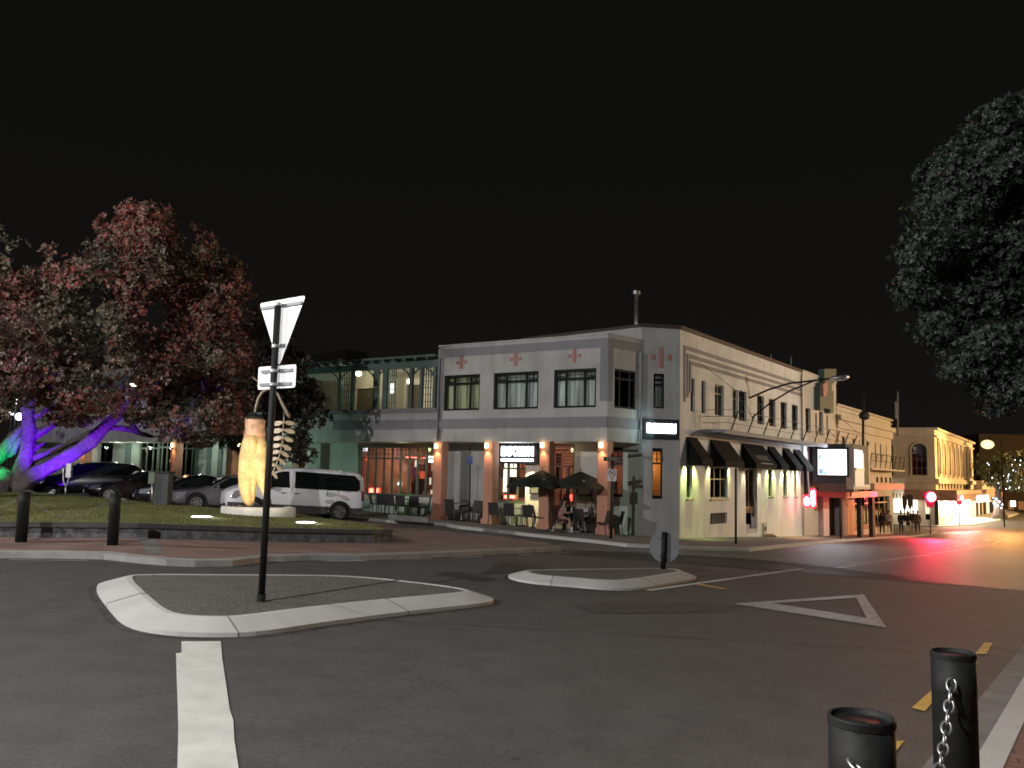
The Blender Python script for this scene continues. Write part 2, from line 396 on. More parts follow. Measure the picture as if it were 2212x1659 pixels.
def drape(name, poly, dz, m, side=0.0, inner=None):
    """polygon in plan laid on the terrain dz above it; side>0 adds walls of that height down its rim"""
    bm = bmesh.new(); vs = [bm.verts.new((x, y, 0)) for x, y in poly]; bm.faces.new(vs)
    bmesh.ops.triangulate(bm, faces=bm.faces)
    for k in BR:
        nrm = Vector((.042, .018, 0)); pt = nrm / nrm.length_squared * k
        bmesh.ops.bisect_plane(bm, geom=bm.verts[:] + bm.edges[:] + bm.faces[:], plane_co=pt, plane_no=nrm)
    for v in bm.verts: v.co.z = gz(v.co.x, v.co.y) + dz
    for f in bm.faces:
        if f.normal.z < 0: f.normal_flip()
    if side:
        be = [e_ for e_ in bm.edges if e_.is_boundary]
        r = bmesh.ops.extrude_edge_only(bm, edges=be)
        for v in r['geom']:
            if isinstance(v, bmesh.types.BMVert): v.co.z -= side
    bmesh.ops.recalc_face_normals(bm, faces=bm.faces)
    if sum(f.normal.z for f in bm.faces) < 0: bmesh.ops.reverse_faces(bm, faces=bm.faces)
    me = bpy.data.meshes.new(name); bm.to_mesh(me); bm.free()
    return link(name, me, m)
def offset(poly, d):
    """offset a polygon outward by d (plan), simple mitre"""
    n = len(poly); A = sum(poly[i][0] * poly[(i + 1) % n][1] - poly[(i + 1) % n][0] * poly[i][1] for i in range(n))
    sg = 1 if A > 0 else -1; out = []
    for i in range(n):
        p0, p1, p2 = Vector(poly[i - 1]), Vector(poly[i]), Vector(poly[(i + 1) % n])
        a = (p1 - p0).normalized(); b = (p2 - p1).normalized()
        na = Vector((a.y, -a.x)) * sg; nb = Vector((b.y, -b.x)) * sg
        m_ = (na + nb); m_ = m_ / max(.35, m_.length_squared / 2)
        out.append(tuple(p1 + m_ * d))
    return out
def smooth_poly(poly, it=2):
    for _ in range(it):
        q = []
        for i in range(len(poly)):
            a, b = Vector(poly[i]), Vector(poly[(i + 1) % len(poly)])
            q += [tuple(a * .75 + b * .25), tuple(a * .25 + b * .75)]
        poly = q
    return poly

class Pl:
    """vertical facade plane through P (x, y) running along compass bearing b; n points to the street"""
    def __init__(s, P, b, side):
        s.P = Vector((P[0], P[1])); s.u = Vector((math.sin(rad(b)), math.cos(rad(b)))); s.n = Vector((s.u.y, -s.u.x)) * side
    def px(s, x, y, off=0.0):
        d = ray(x, y); P = s.P + s.n * off; k = P.dot(s.n) / (d.x * s.n.x + d.y * s.n.y)
        h = Vector((d.x, d.y)) * k
        return (h - P).dot(s.u), CAMZ + d.z * k
    def pt(s, u, z, d=0.0):
        h = s.P + s.u * u + s.n * d; return Vector((h.x, h.y, z))
    def box(s, mb, u0, u1, z0, z1, d0, d1):
        return mb.hexa([s.pt(u0, z0, d0), s.pt(u1, z0, d0), s.pt(u1, z0, d1), s.pt(u0, z0, d1), s.pt(u0, z1, d0), s.pt(u1, z1, d0), s.pt(u1, z1, d1), s.pt(u0, z1, d1)])
    def rect(s, x0, y0, x1, y1, off=0.0):
        """photo corners (top-left, bottom-right) -> u0, u1, z0, z1"""
        a = s.px(x0, y0, off); b = s.px(x1, y1, off)
        return min(a[0], b[0]), max(a[0], b[0]), min(a[1], b[1]), max(a[1], b[1])
    def wall(s, mb, u0, u1, z0, z1, holes=(), t=.3, d=0.0):
        us = sorted(set([u0, u1] + [min(max(h[i], u0), u1) for h in holes for i in (0, 1)]))
        zs = sorted(set([z0, z1] + [min(max(h[i], z0), z1) for h in holes for i in (2, 3)]))
        solid = {}
        for i in range(len(us) - 1):
            for j in range(len(zs) - 1):
                uc, zc = (us[i] + us[i + 1]) / 2, (zs[j] + zs[j + 1]) / 2
                solid[i, j] = not any(h[0] < uc < h[1] and h[2] < zc < h[3] for h in holes)
        q = lambda a, b, c, e: mb.add([a, b, c, e], [(0, 1, 2, 3)])
        for (i, j), ok in solid.items():
            if not ok: continue
            a, b, c, e = us[i], us[i + 1], zs[j], zs[j + 1]
            q(s.pt(a, c, d), s.pt(b, c, d), s.pt(b, e, d), s.pt(a, e, d))
            q(s.pt(a, c, d - t), s.pt(b, c, d - t), s.pt(b, e, d - t), s.pt(a, e, d - t))
            for k, (p, r_) in {(i - 1, j): ((a, c), (a, e)), (i + 1, j): ((b, c), (b, e)), (i, j - 1): ((a, c), (b, c)), (i, j + 1): ((a, e), (b, e))}.items():
                if not solid.get(k, False):
                    q(s.pt(*p, d), s.pt(*r_, d), s.pt(*r_, d - t), s.pt(*p, d - t))
        return mb
    def window(s, parent, r, frame='darkframe', cols=(.0, 1.0), rows=(), back='curtain', depth=.12, fw=.07, glass='glass', d=0.0, gap=.16, minor=()):
        u0, u1, z0, z1 = r; w = u1 - u0; h = z1 - z0; mb = MB(); a, b = d - depth, d - depth + .06
        s.box(mb, u0, u0 + fw, z0, z1, a, b); s.box(mb, u1 - fw, u1, z0, z1, a, b)
        s.box(mb, u0 + fw, u1 - fw, z0, z0 + fw, a, b); s.box(mb, u0 + fw, u1 - fw, z1 - fw, z1, a, b)
        for c in cols:
            if 0 < c < 1: s.box(mb, u0 + w * c - fw / 2, u0 + w * c + fw / 2, z0 + fw, z1 - fw, a, b)
        for c in rows:
            s.box(mb, u0 + fw, u1 - fw, z0 + h * c - fw / 2, z0 + h * c + fw / 2, a + .004, b + .006)
        for (ca, cb, ra, rb) in minor:
            s.box(mb, u0 + w * ca, u0 + w * cb, z0 + h * ra, z0 + h * rb, a + .012, b - .008)
        o = mb.build('window', frame, parent)
        s.box(MB(), u0 + .01, u1 - .01, z0 + .01, z1 - .01, a + .02, a + .028).build('pane', glass, o)
        if back:
            cur = isinstance(back, str) and back.startswith('cur')
            mb2 = MB(); n = 26; vs = []; fs = []
            for i in range(n + 1):
                uu = u0 + .01 + (w - .02) * i / n; dd = a - gap + (.03 * math.sin(i * 1.9) if cur else 0)
                vs += [s.pt(uu, z0 - .05, dd), s.pt(uu, z1 + .05, dd)]
                if i: fs.append((2 * i - 2, 2 * i, 2 * i + 1, 2 * i - 1))
            mb2.add(vs, fs).build('curtain' if cur else 'backing', back, o)
        return o
M['curtain'] = curtainmat('curtain', (.9, .87, .82), rad(-30))
M['curtain_w'] = curtainmat('curtain_warm', (.75, .68, .42), rad(-30))
M['blackroom'] = mat('unlit_room', (.02, .02, .02), .9, var=0)
def text(name, body, p, ux, up, size, m, parent=None, ext=.01, off=0.0, align='CENTER', squeeze=1.0, spacing=1.0):
    c = bpy.data.curves.new(name, 'FONT'); c.body = body; c.size = size; c.extrude = ext; c.offset = off
    c.align_x = align; c.align_y = 'CENTER'; c.space_character = spacing
    t = bpy.data.objects.new(name, c)
    dg = bpy.context.evaluated_depsgraph_get() if False else None
    COL.objects.link(t); bpy.context.view_layer.update()
    me = bpy.data.meshes.new_from_object(t.evaluated_get(bpy.context.evaluated_depsgraph_get()))
    bpy.data.objects.remove(t)
    ux = Vector(ux).normalized(); up = Vector(up).normalized(); nz = ux.cross(up)
    mt = Matrix((( ux.x * squeeze, up.x, nz.x, p[0]), (ux.y * squeeze, up.y, nz.y, p[1]), (ux.z * squeeze, up.z, nz.z, p[2]), (0, 0, 0, 1)))
    me.transform(mt); me.name = name
    me.materials.clear()
    return link(name, me, m, parent)
# ================================================================ GROUND
struct(drape('road', [(-160, -40), (320, -40), (320, 460), (-160, 460)], 0.0, 'asphalt'))
# older, paler carriageway of the main street beyond the seam
seam = [g2(*p) for p in [(1100, 1188), (1348, 1192), (1622, 1207.5), (1809, 1227), (2012, 1254), (2212, 1277)]]
far_pts = [g2(2212, 1277), (28, 14), (300, 60), (300, 240), g2(2205, 1107.5), (60, 96), g2(2012, 1150), g2(1890, 1157), g2(1778, 1167), g2(1620, 1183), g2(1464, 1177), g2(1320, 1168), g2(1240, 1172), g2(1180, 1180)]
struct(drape('main_road', seam + far_pts, .004, 'asphalt_old'))

def kerbed(name, poly, dz, m, kerb='concrete', kw=.14, kname='kerb', h=None):
    inn = offset(poly, -kw)
    struct(drape(name, inn, dz, m))
    # kerb ring as quads on the terrain
    mb = MB(); n = len(poly)
    for i in range(n):
        a, b = Vector(poly[i]), Vector(poly[(i + 1) % n]); ai, bi = Vector(inn[i]), Vector(inn[(i + 1) % n])
        seg = max(1, int((b - a).length / 1.2))
        for k in range(seg):
            q = [a.lerp(b, k / seg), a.lerp(b, (k + 1) / seg), ai.lerp(bi, (k + 1) / seg), ai.lerp(bi, k / seg)]
            Z = lambda p, e: (p.x, p.y, gz(p.x, p.y) + e)
            mb.add([Z(q[0], 0), Z(q[1], 0), Z(q[0], dz - .02), Z(q[1], dz - .02), Z(q[2], dz + .003), Z(q[3], dz + .003)], [(0, 1, 3, 2), (2, 3, 4, 5)])
    return struct(mb.build(kname, kerb))

# brick plaza on the left, tapering to a tip
plaza = [(-60, 19.5), (-11.9, 15.9)] + [g2(x, y, .12) for x, y in [(0, 1190), (120, 1191), (225, 1193), (299, 1201), (360, 1206), (422, 1209), (503, 1208), (580, 1199.5), (668, 1197), (778, 1198), (948, 1192), (1100, 1186), (1214, 1182), (1177, 1170), (1120, 1164), (1099, 1160), (948, 1145), (880, 1138), (836, 1132), (752, 1124)]] + [(-16, 36), (-60, 36)]
plaza[1] = (plaza[2][0] - 6, plaza[2][1] + .2); plaza[0] = (-60, plaza[2][1] + 1.5)
kerbed('brick_plaza', plaza, .12, 'brick', kw=.14, kerb='concrete_mid')
struct(drape('crossing_strip', [g2(300, 1164, .12), g2(337, 1164, .12), g2(356, 1196, .12), g2(318, 1197, .12)], .125, 'concrete_dk'))
struct(drape('paving_joint_strip', [g2(800, 1166, .12), g2(806, 1166, .12), g2(972, 1188, .12), g2(960, 1188, .12)], .125, 'concrete_dk'))
# pavement in front of the restaurant and along the side street
pav = [g2(x, y, .12) for x, y in [(835, 1122), (961, 1130), (990, 1135.5), (1099, 1147), (1296, 1167), (1355, 1174), (1464, 1180), (1620, 1184), (1680, 1178), (1778, 1169), (1895, 1160), (1957, 1158), (2012, 1152)]]
uR = Vector((math.sin(rad(35.5)), math.cos(rad(35.5))))
pav += [(pav[-1][0] + 3.5, pav[-1][1] + 6), (pav[-1][0] - 12, pav[-1][1] + 26), (-4, 62), (-50, 70), (-50, 52), (-17, 38.5)]
kerbed('restaurant_pavement', pav, .12, 'paving', kw=.15)
farpav = [g2(x, y, .12) for x, y in [(2026, 1136), (2074, 1134), (2107, 1132), (2140, 1127), (2163, 1121.5), (2201, 1108.5)]]
farpav += [(120, 215), (60, 215), (40, 120), (36, 90)]
kerbed('far_pavement', farpav, .12, 'concrete', kw=.15)
# near right corner: gutter, kerb, brick
kA = [g2(x, y) for x, y in [(2300, 1312), (2212, 1393), (2122, 1500), (1992, 1659)]]
dA = Vector(kA[3]) - Vector(kA[1]); dA.normalize()
k0, k1 = Vector(kA[1]) - dA * 30, Vector(kA[3]) + dA * 12
kB0 = Vector(g2(2212, 1463, .10)); kB1 = Vector(g2(2108, 1640, .10)); dB = (kB1 - kB0).normalized()
b0, b1 = kB0 - dB * 30, kB1 + dB * 12
struct(drape('gutter', [tuple(k0), tuple(k1), tuple(b1), tuple(b0)], .004, 'concrete_dk'))
nrm = Vector((-dB.y, dB.x)); nrm = nrm if nrm.x > 0 else -nrm
struct(drape('near_kerb', [tuple(b0), tuple(b1), tuple(b1 + nrm * .16), tuple(b0 + nrm * .16)], .11, 'concrete', side=.12))
struct(drape('near_brick_pavement', [tuple(b0 + nrm * .16), tuple(b1 + nrm * .16), tuple(b1 + nrm * 9), tuple(b0 + nrm * 9)], .104, 'brick_near'))

# lawn, raised behind a basalt wall
wtop = [g2(x, y, .40) for x, y in [(0, 1129), (299, 1131.5), (580, 1141), (795, 1145.5)]]
end_r = [g2(833, 1144, .40)]
back = [g2(x, y, .38) for x, y in [(812, 1137), (752, 1129), (700, 1121), (640, 1111), (560, 1104), (451, 1097), (322, 1087), (175, 1073), (60, 1063)]]
w0 = Vector(wtop[0]); wext = (-60, w0.y + .3)
lawnp = [wext] + wtop + end_r + back + [(-24, 36.5), (-60, 37)]
struct(drape('lawn', lawnp, .40, 'grass', side=.42))
def ribbon(pts, w, dz0, dz1):
    mb = MB(); P = [Vector(p) for p in pts]; L_ = []
    for i, p in enumerate(P):
        d = (P[min(i + 1, len(P) - 1)] - P[max(i - 1, 0)]).normalized(); L_.append(Vector((d.y, -d.x)))
    for i in range(len(P) - 1):
        seg = max(1, int((P[i + 1] - P[i]).length / 1.0))
        for k in range(seg):
            a = P[i].lerp(P[i + 1], k / seg); b = P[i].lerp(P[i + 1], (k + 1) / seg)
            na, nb = L_[i].lerp(L_[i + 1], k / seg), L_[i].lerp(L_[i + 1], (k + 1) / seg)
            q = [a, b, b + nb * w, a + na * w]; Zs = [gz(v.x, v.y) for v in q]
            mb.hexa([(v.x, v.y, z + dz0) for v, z in zip(q, Zs)] + [(v.x, v.y, z + dz1) for v, z in zip(q, Zs)])
    return mb
sw = thing('stone_wall', 'low dark basalt retaining wall with a black coping along the front of the raised lawn', 'wall', (w0.x, w0.y, 0))
wl = [wext] + wtop + end_r
ribbon(wl, .16, -.02, .33).build('wall_face', 'stone', sw)
ribbon(wl, .22, .33, .42).build('coping', 'stonecap', sw)
e1, e2 = Vector(end_r[0]), Vector(back[0]); 
ribbon([end_r[0], back[0], back[1]], .16, -.02, .33).build('return_wall', 'stone', sw)
# grass blades as tufts along the lawn
mb = MB(); rnd = random.Random(3)
def inpoly(x, y, P):
    c = False; n = len(P)
    for i in range(n):
        (x1, y1), (x2, y2) = P[i], P[(i + 1) % n]
        if (y1 > y) != (y2 > y) and x < (x2 - x1) * (y - y1) / (y2 - y1) + x1: c = not c
    return c
for _ in range(52000):
    y = 17 + rnd.random() ** 1.4 * 19; x = rnd.uniform(-24, 0)
    if not inpoly(x, y, lawnp): continue
    z = gz(x, y) + .40; a = rnd.uniform(0, 6.28); h = rnd.uniform(.02, .045); w = rnd.uniform(.006, .012)
    dx, dy = math.cos(a) * w, math.sin(a) * w; lx, ly = rnd.uniform(-.03, .03), rnd.uniform(-.03, .03)
    mb.add([(x - dx, y - dy, z), (x + dx, y + dy, z), (x + lx, y + ly, z + h)], [(0, 1, 2)])
g = mb.build('grass', 'blade'); struct(g, 'stuff'); g['label'] = 'short mown grass on the raised lawn'

# ------------------------------------------------ traffic islands
def island(name, T, label, kerbw=.34):
    T = smooth_poly([g2(x, y, .13) for x, y in T], 2)
    crest = offset(T, .07); outer = offset(T, .07 + kerbw)
    cx = sum(p[0] for p in T) / len(T); cy = sum(p[1] for p in T) / len(T)
    root = thing(name, label, 'traffic island', (cx, cy, gz(cx, cy)))
    mb = MB(); n = len(T); Z = lambda p, e: (p[0], p[1], gz(*p) + e)
    for i in range(n):
        j = (i + 1) % n
        mb.add([Z(outer[i], -.02), Z(outer[j], -.02), Z(outer[i], .045), Z(outer[j], .045), Z(crest[i], .14), Z(crest[j], .14), Z(T[i], .142), Z(T[j], .142), Z(T[i], .10), Z(T[j], .10)],
               [(0, 1, 3, 2), (2, 3, 5, 4), (4, 5, 7, 6), (6, 7, 9, 8)])
    kb = mb.build('kerb', 'concrete', root)
    gr = drape('gravel_infill', T, .13, 'gravel'); gr.parent = root; gr.matrix_parent_inverse = Matrix.Translation(-root.location)
    return root, T, crest, outer
isl1, T1, C1, O1 = island('traffic_island', [(279, 1249), (324, 1292), (361, 1321.6), (401, 1330.5), (450, 1333), (511, 1332.6), (620.7, 1318), (799.5, 1298), (994.5, 1281), (1008, 1277), (985, 1271), (921, 1262), (767, 1245.5), (620, 1243.5), (474, 1243), (300, 1242)], 'large kerbed gravel island with the tall give way sign pole standing on it')
isl2, T2, C2, O2 = island('traffic_island', [(1139, 1236), (1165.5, 1243), (1246.5, 1249), (1301, 1254), (1345, 1254), (1399.6, 1246), (1468, 1235), (1462, 1230.5), (1432.5, 1228.5), (1350, 1229.5), (1268, 1231), (1148, 1232)], 'smaller kerbed island beyond, carrying the round sign on a short post', .30)
# construction joint in the near island's kerb
mb = MB()
g0, g1, g2_, g3 = G(401, 1331, .147), G(405, 1336, .147), G(399, 1366, .055), G(398, 1375, .01)

def joints(root, T, C, O, step):
    acc = step * .6; n = len(T); 
    for i in range(n):
        j = (i + 1) % n; acc += (Vector(O[j]) - Vector(O[i])).length
        if acc > step:
            acc = 0; Z = lambda p, e: Vector((p[0], p[1], gz(*p) + e)); jn = MB(); jn.tube([Z(T[i], .143), Z(C[i], .141), Z(O[i], .046), Z(O[i], 0)], .0045, 5); jn.build('kerb_joint', 'blackmatt', root)

def grime(O, w):
    G_ = offset(O, w); mb = MB(); n = len(O)
    for i in range(n):
        j = (i + 1) % n; mb.add([(p[0], p[1], gz(*p) + .003) for p in (O[i], O[j], G_[j], G_[i])], [(0, 1, 2, 3)])
    struct(mb.build('gutter_grime', mat('gutter_grime', (.022, .021, .019), .9, var=.7, scale=5, col2=(.055, .053, .05))))
grime(O1, .10); grime(O2, .09)
joints(isl1, T1, C1, O1, 2.4); joints(isl2, T2, C2, O2, 2.4)
# loose gravel stones scattered over the big island
st = MB(); rnd = random.Random(9)
xs = [p[0] for p in T1]; ys = [p[1] for p in T1]
for _ in range(9000):
    x, y = rnd.uniform(min(xs), max(xs)), rnd.uniform(min(ys), max(ys))
    if not inpoly(x, y, T1): continue
    r = rnd.uniform(.004, .010); z = gz(x, y) + .13
    st.add([(x - r, y - r * .8, z), (x + r, y - r * .7, z), (x + r * .9, y + r, z), (x - r * .8, y + r * .9, z), (x + rnd.uniform(-r, r) * .3, y, z + r)], [(0, 1, 4), (1, 2, 4), (2, 3, 4), (3, 0, 4)])
o = st.build('loose_stones', mat('loose_stones', (.105, .10, .088), .9, var=.4, scale=30), isl1); o['kind'] = 'stuff'

# ------------------------------------------------ painted markings
def mark(name, pts, m='roadpaint', dz=.008):
    return struct(drape(name, [g2(x, y) for x, y in pts], dz, m))
def line(name, p, q, w, m='roadpaint', dz=.008):
    a, b = Vector(g2(*p)), Vector(g2(*q)); d = (b - a).normalized(); n = Vector((-d.y, d.x)) * w / 2
    return struct(drape(name, [tuple(a - n), tuple(b - n), tuple(b + n), tuple(a + n)], dz, m))
mark('lane_stripe', [(392, 1387), (477, 1387), (480, 1425), (489, 1485), (496, 1535), (504, 1558), (506, 1600), (515, 1659), (545, 1860), (385, 1860), (383, 1659), (385, 1575), (383, 1505), (381, 1450), (380, 1413), (392, 1412)])
mark('give_way_triangle_marking', [(1584.5, 1305), (1668.6, 1303.7), (1872, 1336), (1849.5, 1292), (1668.6, 1303.7), (1584.5, 1305), (1866, 1284.7), (1915, 1357)]) if False else None
tri_o = [g2(*p) for p in [(1584.5, 1305), (1866, 1284.7), (1915, 1357)]]; tri_i = [g2(*p) for p in [(1668.6, 1303.9), (1849.5, 1292.3), (1872, 1336)]]
mb = MB()
for i in range(3):
    j = (i + 1) % 3; q = [tri_o[i], tri_o[j], tri_i[j], tri_i[i]]
    mb.add([(p[0], p[1], gz(*p) + .009) for p in q], [(0, 1, 2, 3)])
struct(mb.build('give_way_triangle_marking', 'roadpaint_old'))
line('limit_line', (1399, 1276), (1733, 1229), .13)
line('centre_line', (1809, 1227), (2212, 1150), .13, 'roadpaint_old'); line('centre_line', (1836, 1217), (2012, 1199), .12, 'roadpaint_old')
for i in range(5):
    t = i / 5; line('lane_dash', (2043 + 98 * t, 1187 - 29 * t), (2043 + 98 * (t + .11), 1187 - 29 * (t + .11)), .12, 'roadpaint_old')
mark('arrow_marking', [(2119, 1167), (2135, 1163.5), (2136, 1165.5), (2160, 1169), (2158, 1171.5), (2134, 1168.5), (2136, 1171)], 'roadpaint_old')
for p, q in [((281, 1213), (408, 1213.5)), ((503, 1213), (616, 1213.5)), ((705, 1213), (789, 1212)), ((849, 1209), (930, 1207.5)), ((980, 1204.5), (1042, 1202.5)), ((1120, 1199), (1145, 1198.5)), ((1189, 1196), (1239, 1193))]:
    line('edge_dash', p, q, .07, 'roadpaint')
line('edge_dash', (20, 1210), (190, 1212), .06, 'roadpaint_old')
line('restaurant_edge_line', (990, 1141), (1100, 1150.5), .06, 'roadpaint_old')
for a, b in [((1688, 1182), (1716, 1183)), ((1722, 1186), (1752, 1187)), ((1757, 1182), (1797, 1184)), ((1700, 1189), (1740, 1190)), ((1806, 1183), (1830, 1184)), ((1770, 1189), (1790, 1190)), ((1848, 1178), (1866, 1179)), ((1640, 1188), (1670, 1189))]:
    line('worn_marking', a, b, .16, 'roadpaint_old')
line('worn_marking', (2012, 1160), (2090, 1158), .2, 'roadpaint_old'); line('worn_marking', (2085, 1262), (2135, 1268), .12, 'roadpaint_old')
mark('yellow_tick', [(1504, 1264), (1512, 1262), (1576, 1273), (1560, 1273)], 'yellow')
mark('yellow_dash', [(2127, 1389), (2145, 1390), (2131, 1414), (2106, 1414)], 'yellow')
mark('yellow_dash', [(2014, 1491), (2040, 1490), (1998, 1538), (1969, 1531)], 'yellow')
mark('yellow_dash', [(1906, 1604), (1954, 1602), (1900, 1668), (1868, 1664)], 'yellow')
# dark patch of new tar across the side road
mark('tar_patch', [(1240, 1311), (1300, 1300), (1500, 1302), (1600, 1310), (1560, 1322), (1380, 1326), (1290, 1325)], asphalt('tar_patch', (.047, .046, .044), (.056, .054, .052), .7), .005)
mark('tar_patch', [(1500, 1254), (1560, 1240), (1600, 1236), (1640, 1242), (1580, 1256), (1520, 1262)], 'asphalt', .005)

# ================================================================ BOLLARDS AND CHAINS
def bollard(top, base_z, r, label, group, cap=True):
    h = top.z - base_z
    t = thing('bollard', label, 'bollard', (top.x, top.y, base_z), 0, group)
    MB().lathe([(r * .98, 0), (r * .98, h * .80), (r * 1.0, h * .81), (r * 1.0, h * .815), (r * .99, h * .82), (r * .99, h - .02)], 40).build('post', 'black', t, True, True)
    mb = MB().lathe([(r * .99, h - .03), (r * 1.012, h - .026), (r * 1.012, h - .006), (r * .99, h), (r * .93, h), (r * .86, h - .016), (r * .5, h - .028), (0.001, h - .03)], 40)
    mb.build('cap', 'black', t, False, True, bevel=.003)
    return t
bz = lambda v: gz(v.x, v.y) + .11
pC = at(1860.5, 1545, 2.72); pD = at(2058.5, 1407, 4.08)
bC = bollard(pC, bz(pC), .098, 'nearest black bollard, cut off by the bottom of the picture, only its top showing', 'black bollards on the kerb')
bD = bollard(pD, bz(pD), .097, 'black bollard at the right with a full chain running down its face, beside yellow dashes', 'black bollards on the kerb')
bA = bollard(at(54, 1062, 16.32), .10, .105, 'leftmost black bollard on the brick plaza kerb', 'black bollards on the kerb')
bB = bollard(at(250.5, 1066, 16.1), .10, .10, 'black bollard on the plaza kerb, beside the pale crossing strip', 'black bollards on the kerb')
for t_ in (bA, bB):
    MB().lathe([(.30, -.01), (.29, .015), (.13, .02), (.1, .02)], 24).build('base_collar', 'concrete', t_, False, True)
def chain(P, Q, sag, label, R_=.021, r=.0055, spacing=None, m_='steel'):
    P, Q = Vector(P), Vector(Q); n = 400; pts = []
    for i in range(n + 1):
        t = i / n; p = P.lerp(Q, t); p.z -= sag * 4 * t * (1 - t); pts.append(p)
    cum = [0]
    for i in range(n): cum.append(cum[-1] + (pts[i + 1] - pts[i]).length)
    step = spacing or R_ * 2.6; N = int(cum[-1] / step); mb = MB(); j = 0
    for k in range(N + 1):
        s_ = k * step
        while j < n - 1 and cum[j + 1] < s_: j += 1
        c = pts[j].lerp(pts[j + 1], (s_ - cum[j]) / max(1e-6, cum[j + 1] - cum[j])); d = (pts[j + 1] - pts[j]).normalized()
        side = d.cross(Vector((0, 0, 1))).normalized(); up = side.cross(d)
        w = side if k % 2 == 0 else up
        if k % 2 == 0: w = (side * .95 + up * .3).normalized()
        ring = []
        for q in range(14):
            a = 2 * math.pi * q / 14; ring.append(c + d * math.cos(a) * R_ * 1.62 + w * math.sin(a) * R_ * .95)
        ring.append(ring[0]); mb.tube(ring, r, 6, False)
    o = mb.build('chain', m_, None, True); return tag(o, label, 'chain', 'steel chains hung between bollards')
dCD = Vector((pC.x - pD.x, pC.y - pD.y, 0)).normalized()
vD = Vector((-pD.x, -pD.y, 0)).normalized()
aD = pD + (dCD * .8 + vD * .6).normalized() * .112; aD.z = pD.z - .13
aC = pC - dCD * .108; aC.z = pC.z - .13
chain(aD, aC, .42, 'heavy steel chain hanging from the black bollard beside the yellow dashes')
vC = Vector((-pC.x, -pC.y, 0)).normalized(); aC2 = pC + (vC + Vector((-.15, 0, 0))).normalized() * .114; aC2.z = pC.z - .125
chain(aC2, Vector((1.9, .9, pC.z - .1)), .3, 'short run of steel chain low on the face of the nearest bollard')
for b_, ang in ((pD, aD), (pC, aC2)):
    pass
tA = at(54, 1062, 16.32); tB = at(250.5, 1066, 16.1)
chain(tA + Vector((.13, 0, -.15)), tB + Vector((-.13, 0, -.15)), .30, 'thin pale chain between the two bollards on the brick plaza', .022, .0035, .075, 'steel_dull')
chain(tA + Vector((-.13, 0, -.15)), tA + Vector((-2.3, .2, -.15)), .30, 'thin pale chain leaving the leftmost bollard towards the picture edge', .022, .0035, .075, 'steel_dull')
# ================================================================ CORNER HOTEL BUILDING
Cp = G(1468, 1162, .12)
PR = Pl((Cp.x, Cp.y), 35.5, 1); PC = Pl((Cp.x, Cp.y), 78, 1)
uA = PC.px(1384, 1000)[0]; Ap = PC.pt(uA, 0)
PF = Pl((Ap.x, Ap.y), 48, 1); PL = Pl((Ap.x, Ap.y), 122, 1)
uP = PF.px(1312, 900)[0]; P1 = PF.pt(uP, 0)
PV = Pl((P1.x, P1.y), 122, 1)
ZT = PC.px(1430, 709)[1]                      # top of main parapet
ZV = PV.px(1300, 724)[1]                      # top of projecting volume
ZB = PV.px(1200, 953)[1]                      # underside of projecting volume
zl = PV.px(820, 885)[1]                       # balcony parapet top
uL = PV.px(945, 850)[0]                       # left end of projecting volume
uE = PV.px(60, 930)[0]                        # far left end of the range
DV = (Vector((P1.x, P1.y)) - Vector((Ap.x, Ap.y))).dot(PL.n)    # depth of the veranda
print('Z', ZT, ZV, ZB, zl, uL, uE, DV, 'A', Ap, 'P1', P1)
GB = -2.2
hotel = thing('hotel_building', 'two storey white corner hotel with terracotta pillars and glowing red restaurant windows', 'building', (Ap.x, Ap.y, -.9))
# holes in the ground floor main wall (PL)
def RL(x0, y0, x1, y1): return PL.rect(x0, y0, x1, y1)
o1 = RL(774.5, 961, 936, 1084); o2 = RL(1074, 985, 1137, 1089); o3 = RL(1192, 957, 1238, 1134)
o4 = RL(1319, 966, 1345, 1074)
leftholes = {'wA': RL(211, 950, 241, 1015), 'wB': RL(303, 953, 339, 1030), 'dC': RL(339, 953, 366, 1040), 'wD': RL(388, 953, 424, 1034)}
holes = [o1, o2, o3, o4] + list(leftholes.values())
uEL = PL.px(60, 930)[0]
mb = MB(); PL.wall(mb, uEL, 0, GB, ZB - .0, holes, .28); mb.build('ground_floor_wall', 'sage', hotel)
# pale panels of the ground floor (cream at the restaurant end)
for x0, x1 in ((1137.6, 1164), (1245, 1290)):
    r = RL(x0, 957, x1, 1100); PL.box(MB(), r[0], r[1], GB, ZB - .02, 0, .03).build('cream_panel', 'cream', hotel)
for x0, x1 in ((1290.5, 1317), (938, 1050)):
    r = RL(x0, 957, x1, 1100); PL.box(MB(), r[0], r[1], GB, ZB - .02, 0, .028).build('grey_panel', 'greywall', hotel)
mb = MB(); r = RL(152, 957, 210, 1100); PL.box(mb, r[0], r[1], GB, ZB - .02, 0, .03); mb.build('cream_panel', 'cream', hotel)
